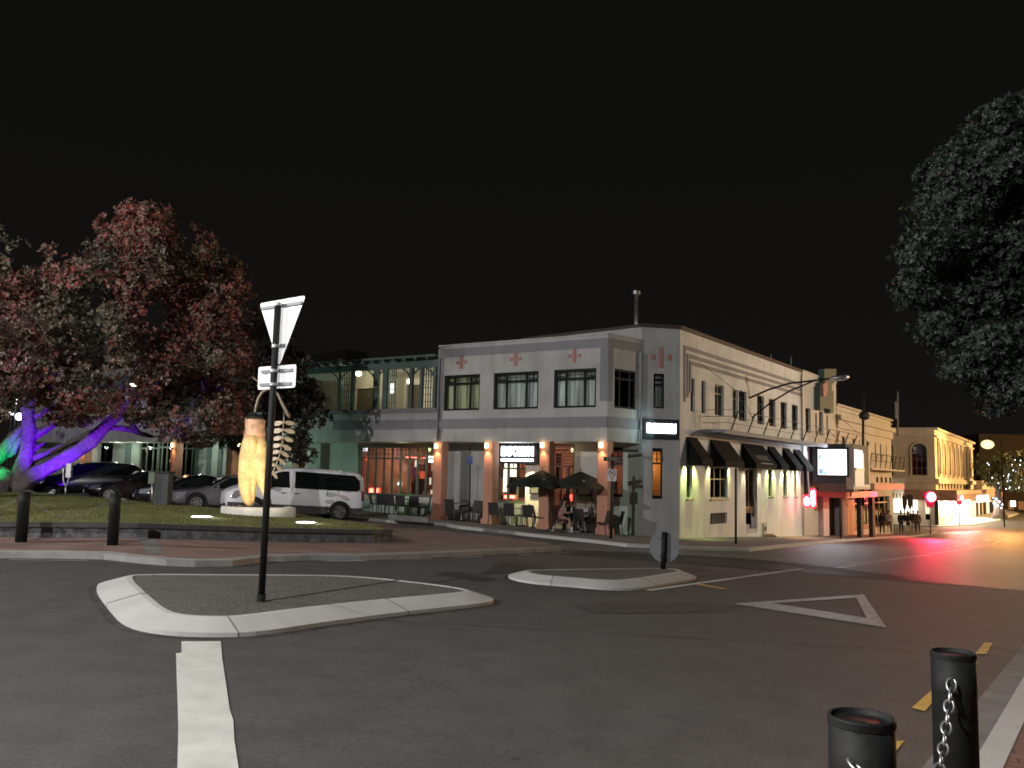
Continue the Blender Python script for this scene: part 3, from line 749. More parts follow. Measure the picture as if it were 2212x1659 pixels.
# chamfered corner wall and side street wall
wc1 = PC.rect(1411.8, 806.5, 1435.6, 882.5); wc2 = PC.rect(1409.5, 967.7, 1432.5, 1078)
mb = MB(); PC.wall(mb, uA, 0, GB, ZT, [wc1, wc2], .3); mb.build('corner_wall', 'greywall', hotel)
uT = PR.px(1733, 950)[0]; uT2 = PR.px(1806, 950)[0]
def RR(x0, y0, x1, y1, off=0): return PR.rect(x0, y0, x1, y1, off)
Z2 = lambda X, Y: (1451.6 + X * .17189, 760.4 + Y * .17189)
def RZ(x0, y0, x1, y1): a = Z2(x0, y0); b = Z2(x1, y1); return RR(a[0], a[1], b[0], b[1])
upw = [RZ(235, 325, 290, 755), RZ(372, 355, 425, 778), RZ(538, 400, 655, 815), RZ(760, 465, 832, 845), RZ(838, 480, 940, 875), RZ(1070, 540, 1160, 915), RZ(1218, 582, 1303, 940), RZ(1365, 620, 1445, 970), RZ(1505, 655, 1583, 990), RZ(1665, 697, 1735, 1020), RZ(1787, 765, 1815, 1035), RZ(1838, 745, 1893, 1050), RZ(1928, 805, 1955, 1060)]
zt0 = sum(w[2] for w in upw[:9]) / 9; zt1 = sum(w[3] for w in upw[:9]) / 9
Z3 = lambda X: 1365.2 + X * .17714
gw = [RR(1483, 1006.7, 1495.4, 1076.6), RR(1534, 1009, 1571.6, 1076), RR(1659.7, 1014.6, 1668, 1072.7), RR(1691.6, 1015.6, 1700, 1071.6), RR(1715, 1016, 1720.7, 1071.6)]
door = RR(1610.5, 1012, 1636, 1150); vent = RR(1534, 1109, 1570.7, 1130)
entry = RR(1765, 1056, 1819, 1158)
mb = MB(); PR.wall(mb, 0, uT, GB - .8, ZT, [w for w in upw if w[0] < uT] + gw + [door, vent], .3); mb.build('side_street_wall', 'cream_s', hotel)
for i, w in enumerate(upw):
    if w[0] > uT: continue
    if i in (3,): PR.window(hotel, w, 'greenframe', (.5,), (.7,), back='curtain', d=-.0, fw=.05, depth=.18)
    elif i == 2: PR.window(hotel, w, 'greenframe', (.55,), (.72,), back='blackroom', fw=.06, depth=.18)
    else: PR.window(hotel, w, 'darkframe', (.5,) if w[1] - w[0] > .8 else (), (.7,), back='blackroom', fw=.05, depth=.18)
for i, w in enumerate(gw):
    PR.window(hotel, w, 'greenframe', (.35, .7) if i == 1 else (), (.62,) if i == 1 else (), back='curtain' if i == 1 else 'blackroom', fw=.05, depth=.16)
    mb = MB(); PR.box(mb, w[0] - .06, w[1] + .06, w[2] - .09, w[2] - .01, -.1, .07); mb.build('sill', 'greenframe', hotel)
mb = MB(); h = vent[3] - vent[2]
for k in range(7): u = vent[0] + (vent[1] - vent[0]) * (k + .5) / 7; PR.box(mb, u - .02, u + .02, vent[2], vent[3], -.12, -.06)
PR.box(mb, vent[0], vent[1], vent[2], vent[3], -.29, -.2); mb.build('basement_vent', 'timber', hotel)
# door with glazed leaf and steps
u0, u1, z0, z1 = door; mb = MB(); zst = z0 + .95; lf = u0 + (u1 - u0) * .12
PR.box(mb, u0, u0 + .08, zst - .2, z1, -.24, -.14); PR.box(mb, u1 - .08, u1, zst - .2, z1, -.24, -.14); PR.box(mb, u0 + .08, u1 - .08, z1 - .1, z1, -.24, -.14)
PR.box(mb, u0 + .08, u1 - .08, zst, zst + .3, -.24, -.16); PR.box(mb, (u0 + u1) / 2 - .04, (u0 + u1) / 2 + .04, zst + .3, z1 - .1, -.24, -.16)
d_ = mb.build('door', 'redframe', hotel); PR.box(MB(), u0 + .08, u1 - .08, zst + .3, z1 - .1, -.21, -.2).build('door_glass', 'glass', d_)
mb = MB(); PR.box(mb, u0, u1, z0, z1, -1.6, -1.55); mb.build('hall_wall', mat('hall_wall', (.4, .32, .2), .8), d_)
mb = MB()
for k in range(5): PR.box(mb, u0, u1, z0 - .1, z0 + .19 * (k + 1), -.3 * k - .3 - .2, -.3 * k - (.0 if k else .0) - .2 + .18)
mb.build('door_steps', 'concrete', hotel)
# horizontal grooves of the parapet turning down at the corner
mb = MB()
for (cx_, cy_, yb) in ((1476.8, 745.6, 867), (1483.4, 763.4, 858), (1489, 779.3, 848.7)):
    uu, zz = PR.px(cx_, cy_); zb = PR.px(cx_, yb)[1]
    PR.box(mb, uu, uT - .15, zz - .16, zz, 0, .035); PR.box(mb, uu, uu + .16, zb, zz - .16, 0, .035)
mb.build('parapet_banding', 'greyband', hotel)
mb = MB(); PR.box(mb, -.0, uT, ZT, ZT + .16, -.34, .07); PC.box(mb, uA, .03, ZT + .002, ZT + .158, -.34, .06); 
ua_, za_ = PL.px(1244, 722.5); ub_, zb_q = PL.px(1128, 736)
for q0, q1, z0_, z1_ in ((ua_, -.02, za_, ZT), (ub_, ua_, zb_q, za_)):
    mb.hexa([PL.pt(q0, z0_, -.34), PL.pt(q1, z1_, -.34), PL.pt(q1, z1_, .05), PL.pt(q0, z0_, .05), PL.pt(q0, z0_ + .12, -.34), PL.pt(q1, z1_ + .12, -.34), PL.pt(q1, z1_ + .12, .05), PL.pt(q0, z0_ + .12, .05)])
mb.build('coping', 'maroon', hotel)
# downpipe
mb = MB(); mb.tube([PR.pt(uT - .25, GB, .08), PR.pt(uT - .25, ZT - .1, .08)], .05); u, z = PR.px(1623, 975)
mb.tube([PR.pt(u, PR.px(1590, 972)[1], .1), PR.pt(u, z - 2.2, .1)], .025); mb.tube([PR.pt(u + .22, PR.px(1590, 972)[1], .1), PR.pt(u + .22, z - 2.2, .1), PR.pt(u, z - 2.2, .1)], .02); mb.build('downpipe', 'greyband', hotel)
# chamfer windows
PC.window(hotel, wc1, 'darkframe', (), (.69, .84), back='curtain', fw=.06)
# upper main wall behind the projecting volume and loggia
zfl = zl - 1.0
mb = MB(); uB = PL.px(1125, 740)[0]
ua_, za_ = PL.px(1244, 722.5); ub_, zb_q = PL.px(1128, 736)
mb.slab([PL.pt(uB, ZB, 0), PL.pt(0, ZB, 0), PL.pt(0, ZT, 0), PL.pt(ua_, za_, 0), PL.pt(ub_, zb_q, 0), PL.pt(uB, zb_q, 0)], PL.pt(0, 0, -.28) - PL.pt(0, 0, 0)); PL.wall(mb, PL.px(1000, 740)[0], uB, ZB, ZV - .1, [], .28); mb.build('upper_wall', 'white', hotel)
uB = PL.px(1000, 740)[0]
zlo = PV.px(690, 776)[1]
log_h = [PL.rect(768, 840, 806, 885), PL.rect(878, 832, 905, 884)]
mb = MB(); PL.wall(mb, uEL, uB, ZB, zlo + .1, log_h, .28); mb.build('loggia_back_wall', 'cream', hotel)
for w in log_h:
    PL.box(MB(), w[0], w[1], w[2], w[3], -.2, -.14).build('balcony_door', mat('dim_door', (.10, .085, .06), .6), hotel)
# ---- projecting volume
def RV(x0, y0, x1, y1, off=0): return PV.rect(x0, y0, x1, y1, off)
W1 = RV(960, 811, 1035, 884.5); W2 = RV(1067, 806, 1162, 882.5); W3 = RV(1197, 800, 1287, 880.5)
wz0 = (W1[2] + W2[2] + W3[2]) / 3; wz1 = (W1[3] + W2[3] + W3[3]) / 3
W1, W2, W3 = [(w[0], w[1], wz0, wz1) for w in (W1, W2, W3)]
mb = MB(); PV.wall(mb, uL, 0, ZB, ZV, [W1, W2, W3], .3)
mb.build('bay_front_wall', 'white', hotel)
WF = PF.rect(1327.7, 800, 1373.7, 888); WF = (WF[0], WF[1], wz0, wz1); g4 = PF.rect(1318, 967, 1345, 1074)
mb = MB(); PF.wall(mb, uP, 0, ZB, ZV, [WF], .3); mb.build('bay_side_wall', 'white', hotel)
mb = MB()
mb.slab([PV.pt(uL, ZB, 0), PV.pt(uL, ZB, -DV), PV.pt(uL, ZV, -DV), PV.pt(uL, ZV, 0)], PV.pt(.3, 0) - PV.pt(0, 0)); mb.build('bay_end_wall', 'white', hotel)
mn = [(.03, .25, .82, .84), (.03, .25, .90, .915), (.12, .135, .78, .97), (.31, .69, .85, .865), (.31, .69, .91, .925), (.75, .97, .82, .84), (.75, .97, .90, .915), (.86, .875, .78, .97)]
for w, bk in ((W1, 'curtain_w'), (W2, 'curtain'), (W3, 'curtain')):
    PV.window(hotel, w, 'darkframe', (.28, .72), (.76,), back=bk, fw=.085, minor=mn)
PF.window(hotel, WF, 'darkframe', (.28, .74), (.76,), back='curtain', fw=.085)
# grey border bands
mb = MB(); t = .03; bh = .36
PV.box(mb, uL, 0, ZV - .12 - bh, ZV - .12, 0, t); PV.box(mb, uL, uL + .3, zl + .1, ZV - .48, 0, t); PV.box(mb, -.32, .02, zl + .12, ZV - .48, 0, t + .002)
PF.box(mb, uP - .02, uP + .26, zl + .12, ZV - .48, 0, t); PF.box(mb, uP, 0, ZV - .12 - bh, ZV - .12, 0, t)
b0z, b1z = PV.px(1100, 925)[1], PV.px(1100, 903)[1]; ub = PV.px(720, 915)[0]
PV.box(mb, ub, 0, b0z, b1z, 0, t); PF.box(mb, uP + .02, -.05, b0z, b1z, 0, t)
mb.build('grey_band', 'greyband', hotel)
mb = MB(); PV.box(mb, uL, .0, ZV, ZV + .07, -.3, .04); PF.box(mb, uP + .03, 0, ZV + .001, ZV + .069, -.3, .04); mb.build('bay_coping', 'white', hotel)
def cross(pl, x, y, nm='terra_mark'):
    u, z = pl.px(x, y); mb = MB(); a = pl.px(x, y - 14)[1] - pl.px(x, y + 14)[1]
    pl.box(mb, u - .075, u + .075, z - .27, z + .27, 0, .04)
    for s in (-1, 1): pl.box(mb, u + s * .22 - .065, u + s * .22 + .065, z - .065, z + .065, 0, .04)
    mb.build('wall_cross_motif', nm, hotel)
cross(PV, 997, 783); cross(PV, 1114, 776); cross(PV, 1241, 768.7)
u, z = PC.px(1426.6, 771.8); mb = MB(); PC.box(mb, u - .08, u + .08, z - .42, z + .42, 0, .04)
for s in (-1, 1): PC.box(mb, u + s * .36 - .08, u + s * .36 + .08, z - .12, z + .12, 0, .04)
mb.build('wall_cross_motif', 'terra_mark', hotel)
# roof sheets and soffits
def poly3(ring, nm, m, off=(0, 0, -.06)): return MB().slab(ring, off).build(nm, m, hotel)
poly3([PV.pt(uL, ZV - .12), PV.pt(0, ZV - .12), PL.pt(0, ZV - .12), PL.pt(uB - 1, ZV - .12)], 'bay_roof', 'roof')
Lb = PL.pt(uEL, 0, -9)
poly3([PL.pt(PL.px(1126, 740)[0], ZT - .3, -.3), PC.pt(uA, ZT - .3, -.31), PC.pt(-.1, ZT - .3, -.31), PR.pt(.2, ZT - .3, -.31), PR.pt(uT, ZT - .3, -.31), PR.pt(uT, ZT - .3, -14), PL.pt(PL.px(1126, 740)[0], ZT - .3, -14)], 'main_roof', 'roof')
poly3([PL.pt(uEL, zlo + .1, -.02), PL.pt(uB, zlo + .1, -.02), PL.pt(uB, zlo + .1, -9), PL.pt(uEL, zlo + .1, -9)], 'rear_roof', 'roof')
poly3([PV.pt(uE, ZB - .01, -.02), PV.pt(-.02, ZB - .01, -.02), PL.pt(-.0, ZB - .01, .01), PL.pt(uEL, ZB - .01, .01)], 'veranda_ceiling', 'cream', (0, 0, .09))
# ---- balcony range to the left
mb = MB(); PV.wall(mb, uE, uL, ZB, zl, [], .2); mb.build('balcony_parapet', 'white', hotel)
mb = MB(); PV.box(mb, uE, uL - .01, zl - .18, zl + .02, -.22, .05); mb.build('balcony_rail_band', 'greyband', hotel)
fasc0, fasc1 = PV.px(800, 800)[1], PV.px(800, 786)[1]
mb = MB(); PV.box(mb, uE, uL - .02, fasc0, fasc1, -.16, .0); PV.box(mb, uE, uL - .02, fasc1 + .12, fasc1 + .22, -DV, .25)
for k in range(46):
    u = uL - .4 - k * .62
    if u < uE + .2: break
    PV.box(mb, u - .045, u + .045, fasc1, fasc1 + .12, -DV + .02, .35)
mb.build('pergola_beams', 'green_trim', hotel)
for x0, x1 in ((729, 735), (756, 763), (805, 816), (825, 835), (882, 889), (905, 911), (934, 940)):
    u0, u1 = PV.px(x0, 850)[0], PV.px(x1, 850)[0]; mb = MB(); PV.box(mb, u0, u1, zl - .1, fasc0, -.14, -.01)
    mb.build('balcony_post', 'green_trim', hotel)
for x0, x1 in ((737, 755), (836, 852), (912, 933)):     # trellis screens
    mb = MB(); u0, u1 = PV.px(x0, 850)[0], PV.px(x1, 850)[0]
    for k in range(5): uu = u0 + (u1 - u0) * k / 4; PV.box(mb, uu - .018, uu + .018, zl, fasc0, -.1, -.06)
    for k in range(1, 6): zz = zl + (fasc0 - zl) * k / 6; PV.box(mb, u0, u1, zz - .015, zz + .015, -.058, -.03)
    mb.build('balcony_trellis', 'green_trim', hotel)
for x in (732, 810, 886, 937):
    mb = MB(); u = PV.px(x, 810)[0]
    for s in (-1, 1): mb.tube([PV.pt(u + s * .05, fasc0 - .45, -.08), PV.pt(u + s * .22, fasc0 - .18, -.08), PV.pt(u + s * .5, fasc0, -.08)], .04, 6)
    mb.build('balcony_bracket', 'green_trim', hotel)
mb = MB(); r = PL.rect(692, 754.5, 740, 776); PL.box(mb, r[0], r[1], zlo - .5, r[3], -2, -.2); PL.box(mb, uEL, r[0], zlo - .2, r[3] - .2, -2.02, -.25); mb.build('roof_block', 'white', hotel)
poly3([PV.pt(uE, zl - 1.0, -.21), PV.pt(uL, zl - 1.0, -.21), PL.pt(uB, zl - 1.0, .0), PL.pt(uEL, zl - 1.0, .0)], 'balcony_floor', 'concrete_dk')
# lit slot window on the loggia wall and hanging lights
r = PL.rect(843.5, 829, 850, 849); PL.box(MB(), r[0], r[1], r[2], r[3], 0, .05).build('lit_slot_window', glow('cool_window', (.85, .95, 1), 4), hotel)
for x, y, lab in ((774.5, 807, 'round glowing lamp under the balcony roof nearest the dark tree'), (886, 824, 'round glowing lamp under the balcony roof close to the white bay')):
    u, z = PL.px(x, y, 1.0); p = PL.pt(u, z, 1.0)
    t_ = thing('ceiling_lamp', lab, 'lamp', p, 0, 'balcony lamps')
    MB().ball(p, .15, 14, 10, (1, 1, .8)).build('lamp_globe', glow('balcony_globe', (1, .93, .62), 14), t_, True)
    MB().tube([(p.x, p.y, p.z + .1), (p.x, p.y, fasc1 + .1)], .015).build('lamp_stem', 'darkframe', t_)
    lamp('balcony_light', 'POINT', (p.x, p.y - .25, p.z - .25), 26, (1, .88, .5), .15)
# ---- pillars
for i, (x0, x1, xb0, xb1) in enumerate(((1290, 1316, 1291, 1318), (1165, 1189, 1165, 1189), (1045, 1065, 1045, 1067), (936, 960, 929, 956), (488, 514, 0, 0), (367, 388, 0, 0), (173, 188, 0, 0), (630, 650, 0, 0), (780, 781, 0, 0))):
    if i == 8: continue
    u0 = PV.px(x0, 1000, -.02)[0]; w = .46
    mb = MB(); PV.box(mb, u0, u0 + w, GB, ZB - .005, -w - .02, -.02); p = mb.build('pillar', 'terracotta', hotel, bevel=.02)
    mb = MB(); gzz = gz(*PV.pt(u0, 0).to_2d()) + .12; PV.box(mb, u0 - .05, u0 + w + .05, gzz - .4, gzz + (.22 if i != 3 else .12), -w - .07, .03); mb.build('pillar_base', 'terracotta', p)
    if i in (7,): continue
    sc = {0: (1298, 962), 1: (1171, 962), 2: (1051, 963), 3: (942, 964), 4: (516, 962), 5: (372, 962), 6: (176, 968)}[i]
    u, z = PV.px(sc[0], sc[1], .1); q = PV.pt(u, z, .1)
    lab = ['right of the umbrellas', 'over the peak of the left umbrella', 'left of the glowing shop sign', 'beside the wide red-lit dining window', 'behind the golden flower sculpture', 'behind the parked black cars', 'behind the violet tree limb'][i]
    t_ = thing('wall_lamp', 'small warm wall lamp on a terracotta pillar ' + lab, 'wall lamp', q, 0, 'pillar wall lamps')
    MB().lathe([(.05, -.09), (.075, -.08), (.075, .1), (.04, .12)], 12, q).build('lamp_body', glow('sconce', (1, .72, .36), 9), t_)
    mb = MB(); PV.box(mb, u - .03, u + .03, z - .04, z + .08, -.02, .05); mb.build('bracket', 'darkframe', t_)
    for zz, up in ((-.12, -1),):
        lamp('sconce_spot', 'SPOT', (q.x, q.y, q.z - .12), 60 if i < 4 else 36, (1, .62, .32), .05, (q.x + PV.n.x * -.05, q.y + PV.n.y * -.05, q.z - 1), 95, 1)
# ================================================================ RESTAURANT INTERIOR
ru0, ru1 = o1[0] - .4, -.4; rz0 = gz(*PL.pt(-9, 0).to_2d()) + .1; rz1 = ZB - .1; rd = 6.5
room_m = mat('salmon_wall', (.46, .24, .15), .8, var=.5, scale=.8)
mb = MB()
PL.box(mb, ru0, ru1, rz0, rz1, -rd - .1, -rd); PL.box(mb, ru0 - .1, ru0, rz0, rz1, -rd, -.3); PL.box(mb, ru1, ru1 + .1, rz0, rz1, -2.4, -.3)
mb.build('dining_room_wall', room_m, hotel)
PL.box(MB(), ru0, ru1, rz0 - .1, rz0, -rd, -.3).build('dining_room_floor', 'timber', hotel)
PL.box(MB(), ru0, ru1, rz1, rz1 + .08, -rd, -.3).build('dining_room_ceiling', mat('dim_ceiling', (.2, .1, .08), .8), hotel)
mb = MB(); rnd = random.Random(5)
for k in range(34):
    u = ru0 + .6 + k * .39; d = -rnd.uniform(1.4, 6.0); w = rnd.uniform(.12, .75); z0 = rz0 + rnd.choice([0, 0, 0, 1.0, 1.9]); h = rnd.uniform(.6, 1.7)
    PL.box(mb, u, u + w, z0, min(z0 + h, rz1 - .1), d - .25, d)
mb.build('cabinets_and_screens', mat('dark_wood', (.05, .025, .018), .5), hotel)
# folding frames of opening 1
def ladder(pl, r, n, parent, frame, name='window', zt=.72, th=.06, w=.11, d=-.1, rows=3):
    u0, u1, z0, z1 = r; mb = MB(); H = z1 - z0; a, b = d - th, d
    pl.box(mb, u0, u1, z1 - .14, z1, a, b)
    for k in range(n + 1):
        uu = u0 + (u1 - u0 - w) * k / n; pl.box(mb, uu, uu + w, z0, z1 - .14, a, b)
    pl.box(mb, u0, u1, z0, z0 + .12, a - .004, b - .004)
    pl.box(mb, u0, u1, z0 + H * zt, z0 + H * zt + .07, a - .006, b - .006)
    for k in range(n):
        ua = u0 + (u1 - u0 - w) * k / n + w; ub_ = u0 + (u1 - u0 - w) * (k + 1) / n
        pl.box(mb, (ua + ub_) / 2 - .015, (ua + ub_) / 2 + .015, z0 + H * zt + .07, z1 - .14, a + .02, b - .01)
        for q in range(1, rows): zz = z0 + H * (zt + (1 - zt) * q / rows); pl.box(mb, ua, ub_, zz - .012, zz + .012, a + .024, b - .014)
    o = mb.build(name, frame, parent)
    pl.box(MB(), u0, u1, z0, z1, a + .026, a + .032).build('pane', 'glass', o)
    return o
lower = RL(774.5, 1072, 936, 1080)
PL.box(MB(), o1[0], o1[1], GB, lower[2] + .1, -.2, -.02).build('window_sill_wall', 'cream', hotel)
ladder(PL, (o1[0], o1[1], lower[2] + .1, o1[3]), 9, hotel, 'greenframe')
PL.box(MB(), o1[0] - .02, o1[1] + .02, o1[3] - .1, o1[3] + .08, -.05, .05).build('window_head', 'redframe', hotel)
ladder(PL, o2, 3, hotel, 'greenframe', rows=2)
ladder(PC, wc2, 1, hotel, 'darkframe', rows=3, w=.06, zt=.68)
ladder(PL, o4, 1, hotel, 'darkframe', rows=3, w=.07)
# entrance: slatted transom, door
u0, u1, z0, z1 = o3; mb = MB(); zt = PL.px(1215, 1009)[1]
for k in range(6): zz = zt + .15 + (z1 - zt - .2) * k / 6; PL.box(mb, u0 + .08, u1 - .08, zz, zz + .03, -.16, -.12)
PL.box(mb, u0, u0 + .08, z0, z1, -.2, -.06); PL.box(mb, u1 - .08, u1, z0, z1, -.2, -.06); PL.box(mb, u0 + .08, u1 - .08, z1 - .12, z1, -.2, -.06); PL.box(mb, u0 + .08, u1 - .08, zt, zt + .09, -.22, -.03)
um = u0 + (u1 - u0) * .62; PL.box(mb, um, um + .12, z0, zt, -.2, -.08); PL.box(mb, u0 + .35, u0 + .43, z0, zt, -.19, -.09)
PL.box(mb, u0 + .43, um, z0, z0 + .5, -.18, -.1)
e_ = mb.build('entrance_door', 'redframe', hotel); PL.box(MB(), u0 + .08, u1 - .08, z0 + .02, z1 - .05, -.15, -.143).build('door_glass', 'glass', e_)
# side wing windows at the far left
for k, nm in (('wA', 0), ('wB', 3), ('wD', 3)):
    r = leftholes[k]
    PL.window(hotel, r, 'greenframe' if nm else 'darkframe', (.34, .67) if nm else (.5,), (.8,), back='blackroom', fw=.09)
r = leftholes['dC']; PL.window(hotel, r, 'greenframe', (.33, .66), (.85,), back=mat('green_lit_wall', (.3, .4, .15), .8), fw=.1)  # green light put into the backing colour
lamp('green_door_light', 'POINT', PL.pt((r[0] + r[1]) / 2, r[2] + 1.2, .35), 3, (.6, 1, .3), .1)
for x0, x1 in ((274, 279), (424, 427), (450, 454), (474, 478)):
    q = RL(x0, 957, x1, 1040); PL.box(MB(), q[0], q[1], GB, ZB - .03, 0, .06).build('wall_pier', 'green_trim', hotel)
# interior lights (red lamp shades, strips) and emissive panels standing for the lit servery
redl = glow('red_lamp', (1, .05, .03), 6); hot = glow('hot_core', (1, .35, .2), 5); wht = glow('servery_glow', (1, .82, .6), 2.2)
def inpl(x0, y0, x1, y1, dep, m, nm, th=.1):
    r = PL.rect(x0, y0, x1, y1, -dep); PL.box(MB(), *r, -dep - th, -dep).build(nm, m, hotel)
inpl(800, 1001, 822, 1044, 4.5, wht, 'servery_glow_panel'); inpl(801, 1001, 806, 1050, 4.4, wht, 'servery_glow_panel')  # light on the servery put into glowing panels
for x0, y0, x1, y1 in ((780, 988, 793, 993), (796, 1054, 807, 1066), (810, 1054, 818, 1066), (876, 986, 885, 991), (889, 987, 903, 992), (909, 988, 922, 993), (1088, 1069, 1096, 1078), (1100, 1069, 1113, 1078)):
    inpl(x0, y0, x1, y1, 1.0, redl, 'red_lamp_shade'); inpl(x0 + 2, y0 + 1, x1 - 2, y1 - 2, .97, hot, 'lamp_core', .02)
inpl(1088, 1000, 1096, 1063, 4, wht, 'servery_glow_panel'); inpl(1102, 1002, 1114, 1063, 4, wht, 'servery_glow_panel')
inpl(926, 985, 934, 999, 1.2, glow('white_pendant', (.95, 1, .85), 4), 'pendant_lamp'); inpl(783, 968, 792, 974, .8, glow('white_pendant2', (.9, .85, 1), 4), 'pendant_lamp')
inpl(1231, 1068, 1238, 1082, .5, redl, 'red_lamp_shade'); inpl(907, 1018, 918, 1046, 2.5, glow('red_patch_glow', (1, .12, .05), .8), 'red_glow_slab')  # last slab glows in place of a red-lit patch inside
for uu, dd, pw, c in ((o1[0] + 1.2, -3.5, 80, (1, .66, .5)), (o1[0] + 3.5, -2.8, 56, (1, .5, .38)), (o1[0] + 6, -3.5, 90, (1, .30, .22)), ((o2[0] + o2[1]) / 2, -3, 90, (1, .62, .46)), ((o3[0] + o3[1]) / 2, -2.0, 30, (1, .6, .4)), (-1.0, -1.6, 45, (1, .28, .2))):
    lamp('room_light', 'POINT', PL.pt(uu, rz1 - .7, dd), pw, c, .2)
u, z = PC.px(1421, 1020); lamp('corner_red_light', 'POINT', PC.pt(u, z + 1.6, -.7), 12, (1, .12, .1), .1); lamp('corner_room_light', 'POINT', PC.pt(u, z + .35, -.95), 26, (1, .62, .25), .1)
PC.box(MB(), uA + .2, -.1, z - 1.8, z + 2.2, -1.5, -1.4).build('corner_room_wall', mat('orange_wall', (.6, .3, .12), .8), hotel)
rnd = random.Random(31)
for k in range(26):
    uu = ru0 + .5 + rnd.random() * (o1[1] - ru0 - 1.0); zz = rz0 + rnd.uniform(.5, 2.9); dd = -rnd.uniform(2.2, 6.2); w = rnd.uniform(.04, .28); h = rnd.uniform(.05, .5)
    c = rnd.choice([(1, .75, .6), (1, .5, .35), (1, .12, .06), (1, .85, .7)]); PL.box(MB(), uu, uu + w, zz, zz + h, dd - .04, dd).build('room_glow_patch', glow('room_glow_patch', c, rnd.uniform(.35, 1.4)), hotel)  # emissive boxes standing for bright lit patches in the room
# yellow downlight washing the cream panel between sign and entrance
r = RL(1137.6, 957, 1164, 1100); lamp('yellow_wash', 'SPOT', PL.pt((r[0] + r[1]) / 2, PL.px(1150, 1007)[1], .55), 520, (1, .84, .42), .06, PL.pt((r[0] + r[1]) / 2, PL.px(1150, 1070)[1], .0), 84, .7)
u, z = PL.px(870, 1000); lamp('green_spot', 'SPOT', PL.pt(u, ZB - .12, .16), 240, (.45, 1, .15), .03, PL.pt(u, rz0, -.1), 26, .6)
r = RL(1255, 957, 1262, 1100); lamp('veranda_fill_light', 'POINT', PL.pt(r[0] - 1, ZB - .25, .9), 10, (1, .8, .45), .1)
lamp('veranda_fill_light', 'POINT', PL.pt(o1[0] + 3.5, ZB - .25, .9), 5, (.9, 1, .5), .1)
# ================================================================ SIGNS ON THE HOTEL
def sign_on(pl, r, name, label, m='blackmatt', d0=.02, d1=.12):
    u0, u1, z0, z1 = r; p = pl.pt((u0 + u1) / 2, z0, d0)
    t_ = thing(name, label, 'sign', p); pl.box(MB(), u0, u1, z0, z1, d0, d1).build('sign_board', m, t_); return t_
lit = glow('sign_letters', (.86, .95, 1), 7)
r = PL.rect(1072.8, 955, 1162, 1002, .35); t_ = sign_on(PL, r, 'illuminated_sign', 'wide black sign with blazing white letters hung above the restaurant doors', 'blackmatt', .25, .35)
a = PL.px(1083, 978, .37); b = PL.px(1152, 978, .37); w_ = b[0] - a[0]
tx = text('lettering', 'EMPORIUM', PL.pt((a[0] + b[0]) / 2, a[1] + .05, .37), (*PL.u, 0), (0, 0, 1), .52, lit, t_, .02, .03)
dim = tx.dimensions.x; 
def fit(o, ux, c, want):
    """stretch lettering along its line to the wanted length"""
    ux = Vector(ux); me = o.data; vals = [Vector(v.co).dot(ux) for v in me.vertices]; lo, hi = min(vals), max(vals); mid = (lo + hi) / 2; k = want / (hi - lo)
    for v in me.vertices: v.co = v.co + ux * ((Vector(v.co).dot(ux) - mid) * (k - 1))
fit(tx, (*PL.u, 0), None, w_)
PL.box(MB(), a[0], b[0], a[1] - .36, a[1] - .25, .36, .39).build('light_bar', lit, t_)
p = PL.pt((a[0] + b[0]) / 2, a[1], .75); lamp('sign_light', 'AREA', p, 10, (.8, .92, 1), .8, PL.pt((a[0] + b[0]) / 2, a[1], 3))
r = PC.rect(1391, 904, 1466, 949.5, .12); t_ = sign_on(PC, r, 'illuminated_sign', 'black box sign with glowing white letters high on the narrow corner wall')
a = PC.px(1397, 924, .13); b = PC.px(1460, 926, .13)
tx = text('lettering', 'EMPORIUM', PC.pt((a[0] + b[0]) / 2, a[1] + .03, .14), (*PC.u, 0), (0, 0, 1), .34, lit, t_, .02, .03); fit(tx, (*PC.u, 0), None, b[0] - a[0])
PC.box(MB(), a[0], b[0], a[1] - .2, a[1] - .13, .13, .15).build('light_bar', lit, t_)
lamp('sign_light', 'AREA', PC.pt((a[0] + b[0]) / 2 - .3, a[1], .5), 8, (.6, .95, 1), .6, PC.pt(-3, a[1], .3))
# menu boards and pale wall panel by the entrance
r = PL.rect(1244.5, 985.5, 1289, 1100, .05); t_ = thing('notice_panel', 'large pale rectangular panel on the wall right of the restaurant entrance', 'panel', PL.pt(r[0], r[2])); PL.box(MB(), r[0], r[1], r[2] + .9, r[3], .035, .06).build('panel_face', 'white', t_)
for (x0, y0, x1, y1, lab, m) in ((1143.5, 1049, 1164, 1067.5, 'small black framed menu board on the bright yellow wall', glow('lit_menu', (.9, .8, .35), .35)), (1244, 1046, 1278.5, 1072, 'large black framed menu case under the right umbrella', mat('menu_glass', (.25, .25, .2), .2))):
    r = PL.rect(x0, y0, x1, y1, .12); t_ = thing('menu_board', lab, 'menu board', PL.pt(r[0], r[2])); mb = MB(); f = .05
    PL.box(mb, r[0], r[1], r[2], r[2] + f, .07, .13); PL.box(mb, r[0], r[1], r[3] - f, r[3], .07, .13); PL.box(mb, r[0], r[0] + f, r[2] + f, r[3] - f, .07, .13); PL.box(mb, r[1] - f, r[1], r[2] + f, r[3] - f, .07, .13)
    mb.build('frame', 'black', t_); PL.box(MB(), r[0] + f, r[1] - f, r[2] + f, r[3] - f, .07, .1).build('board_face', m, t_)
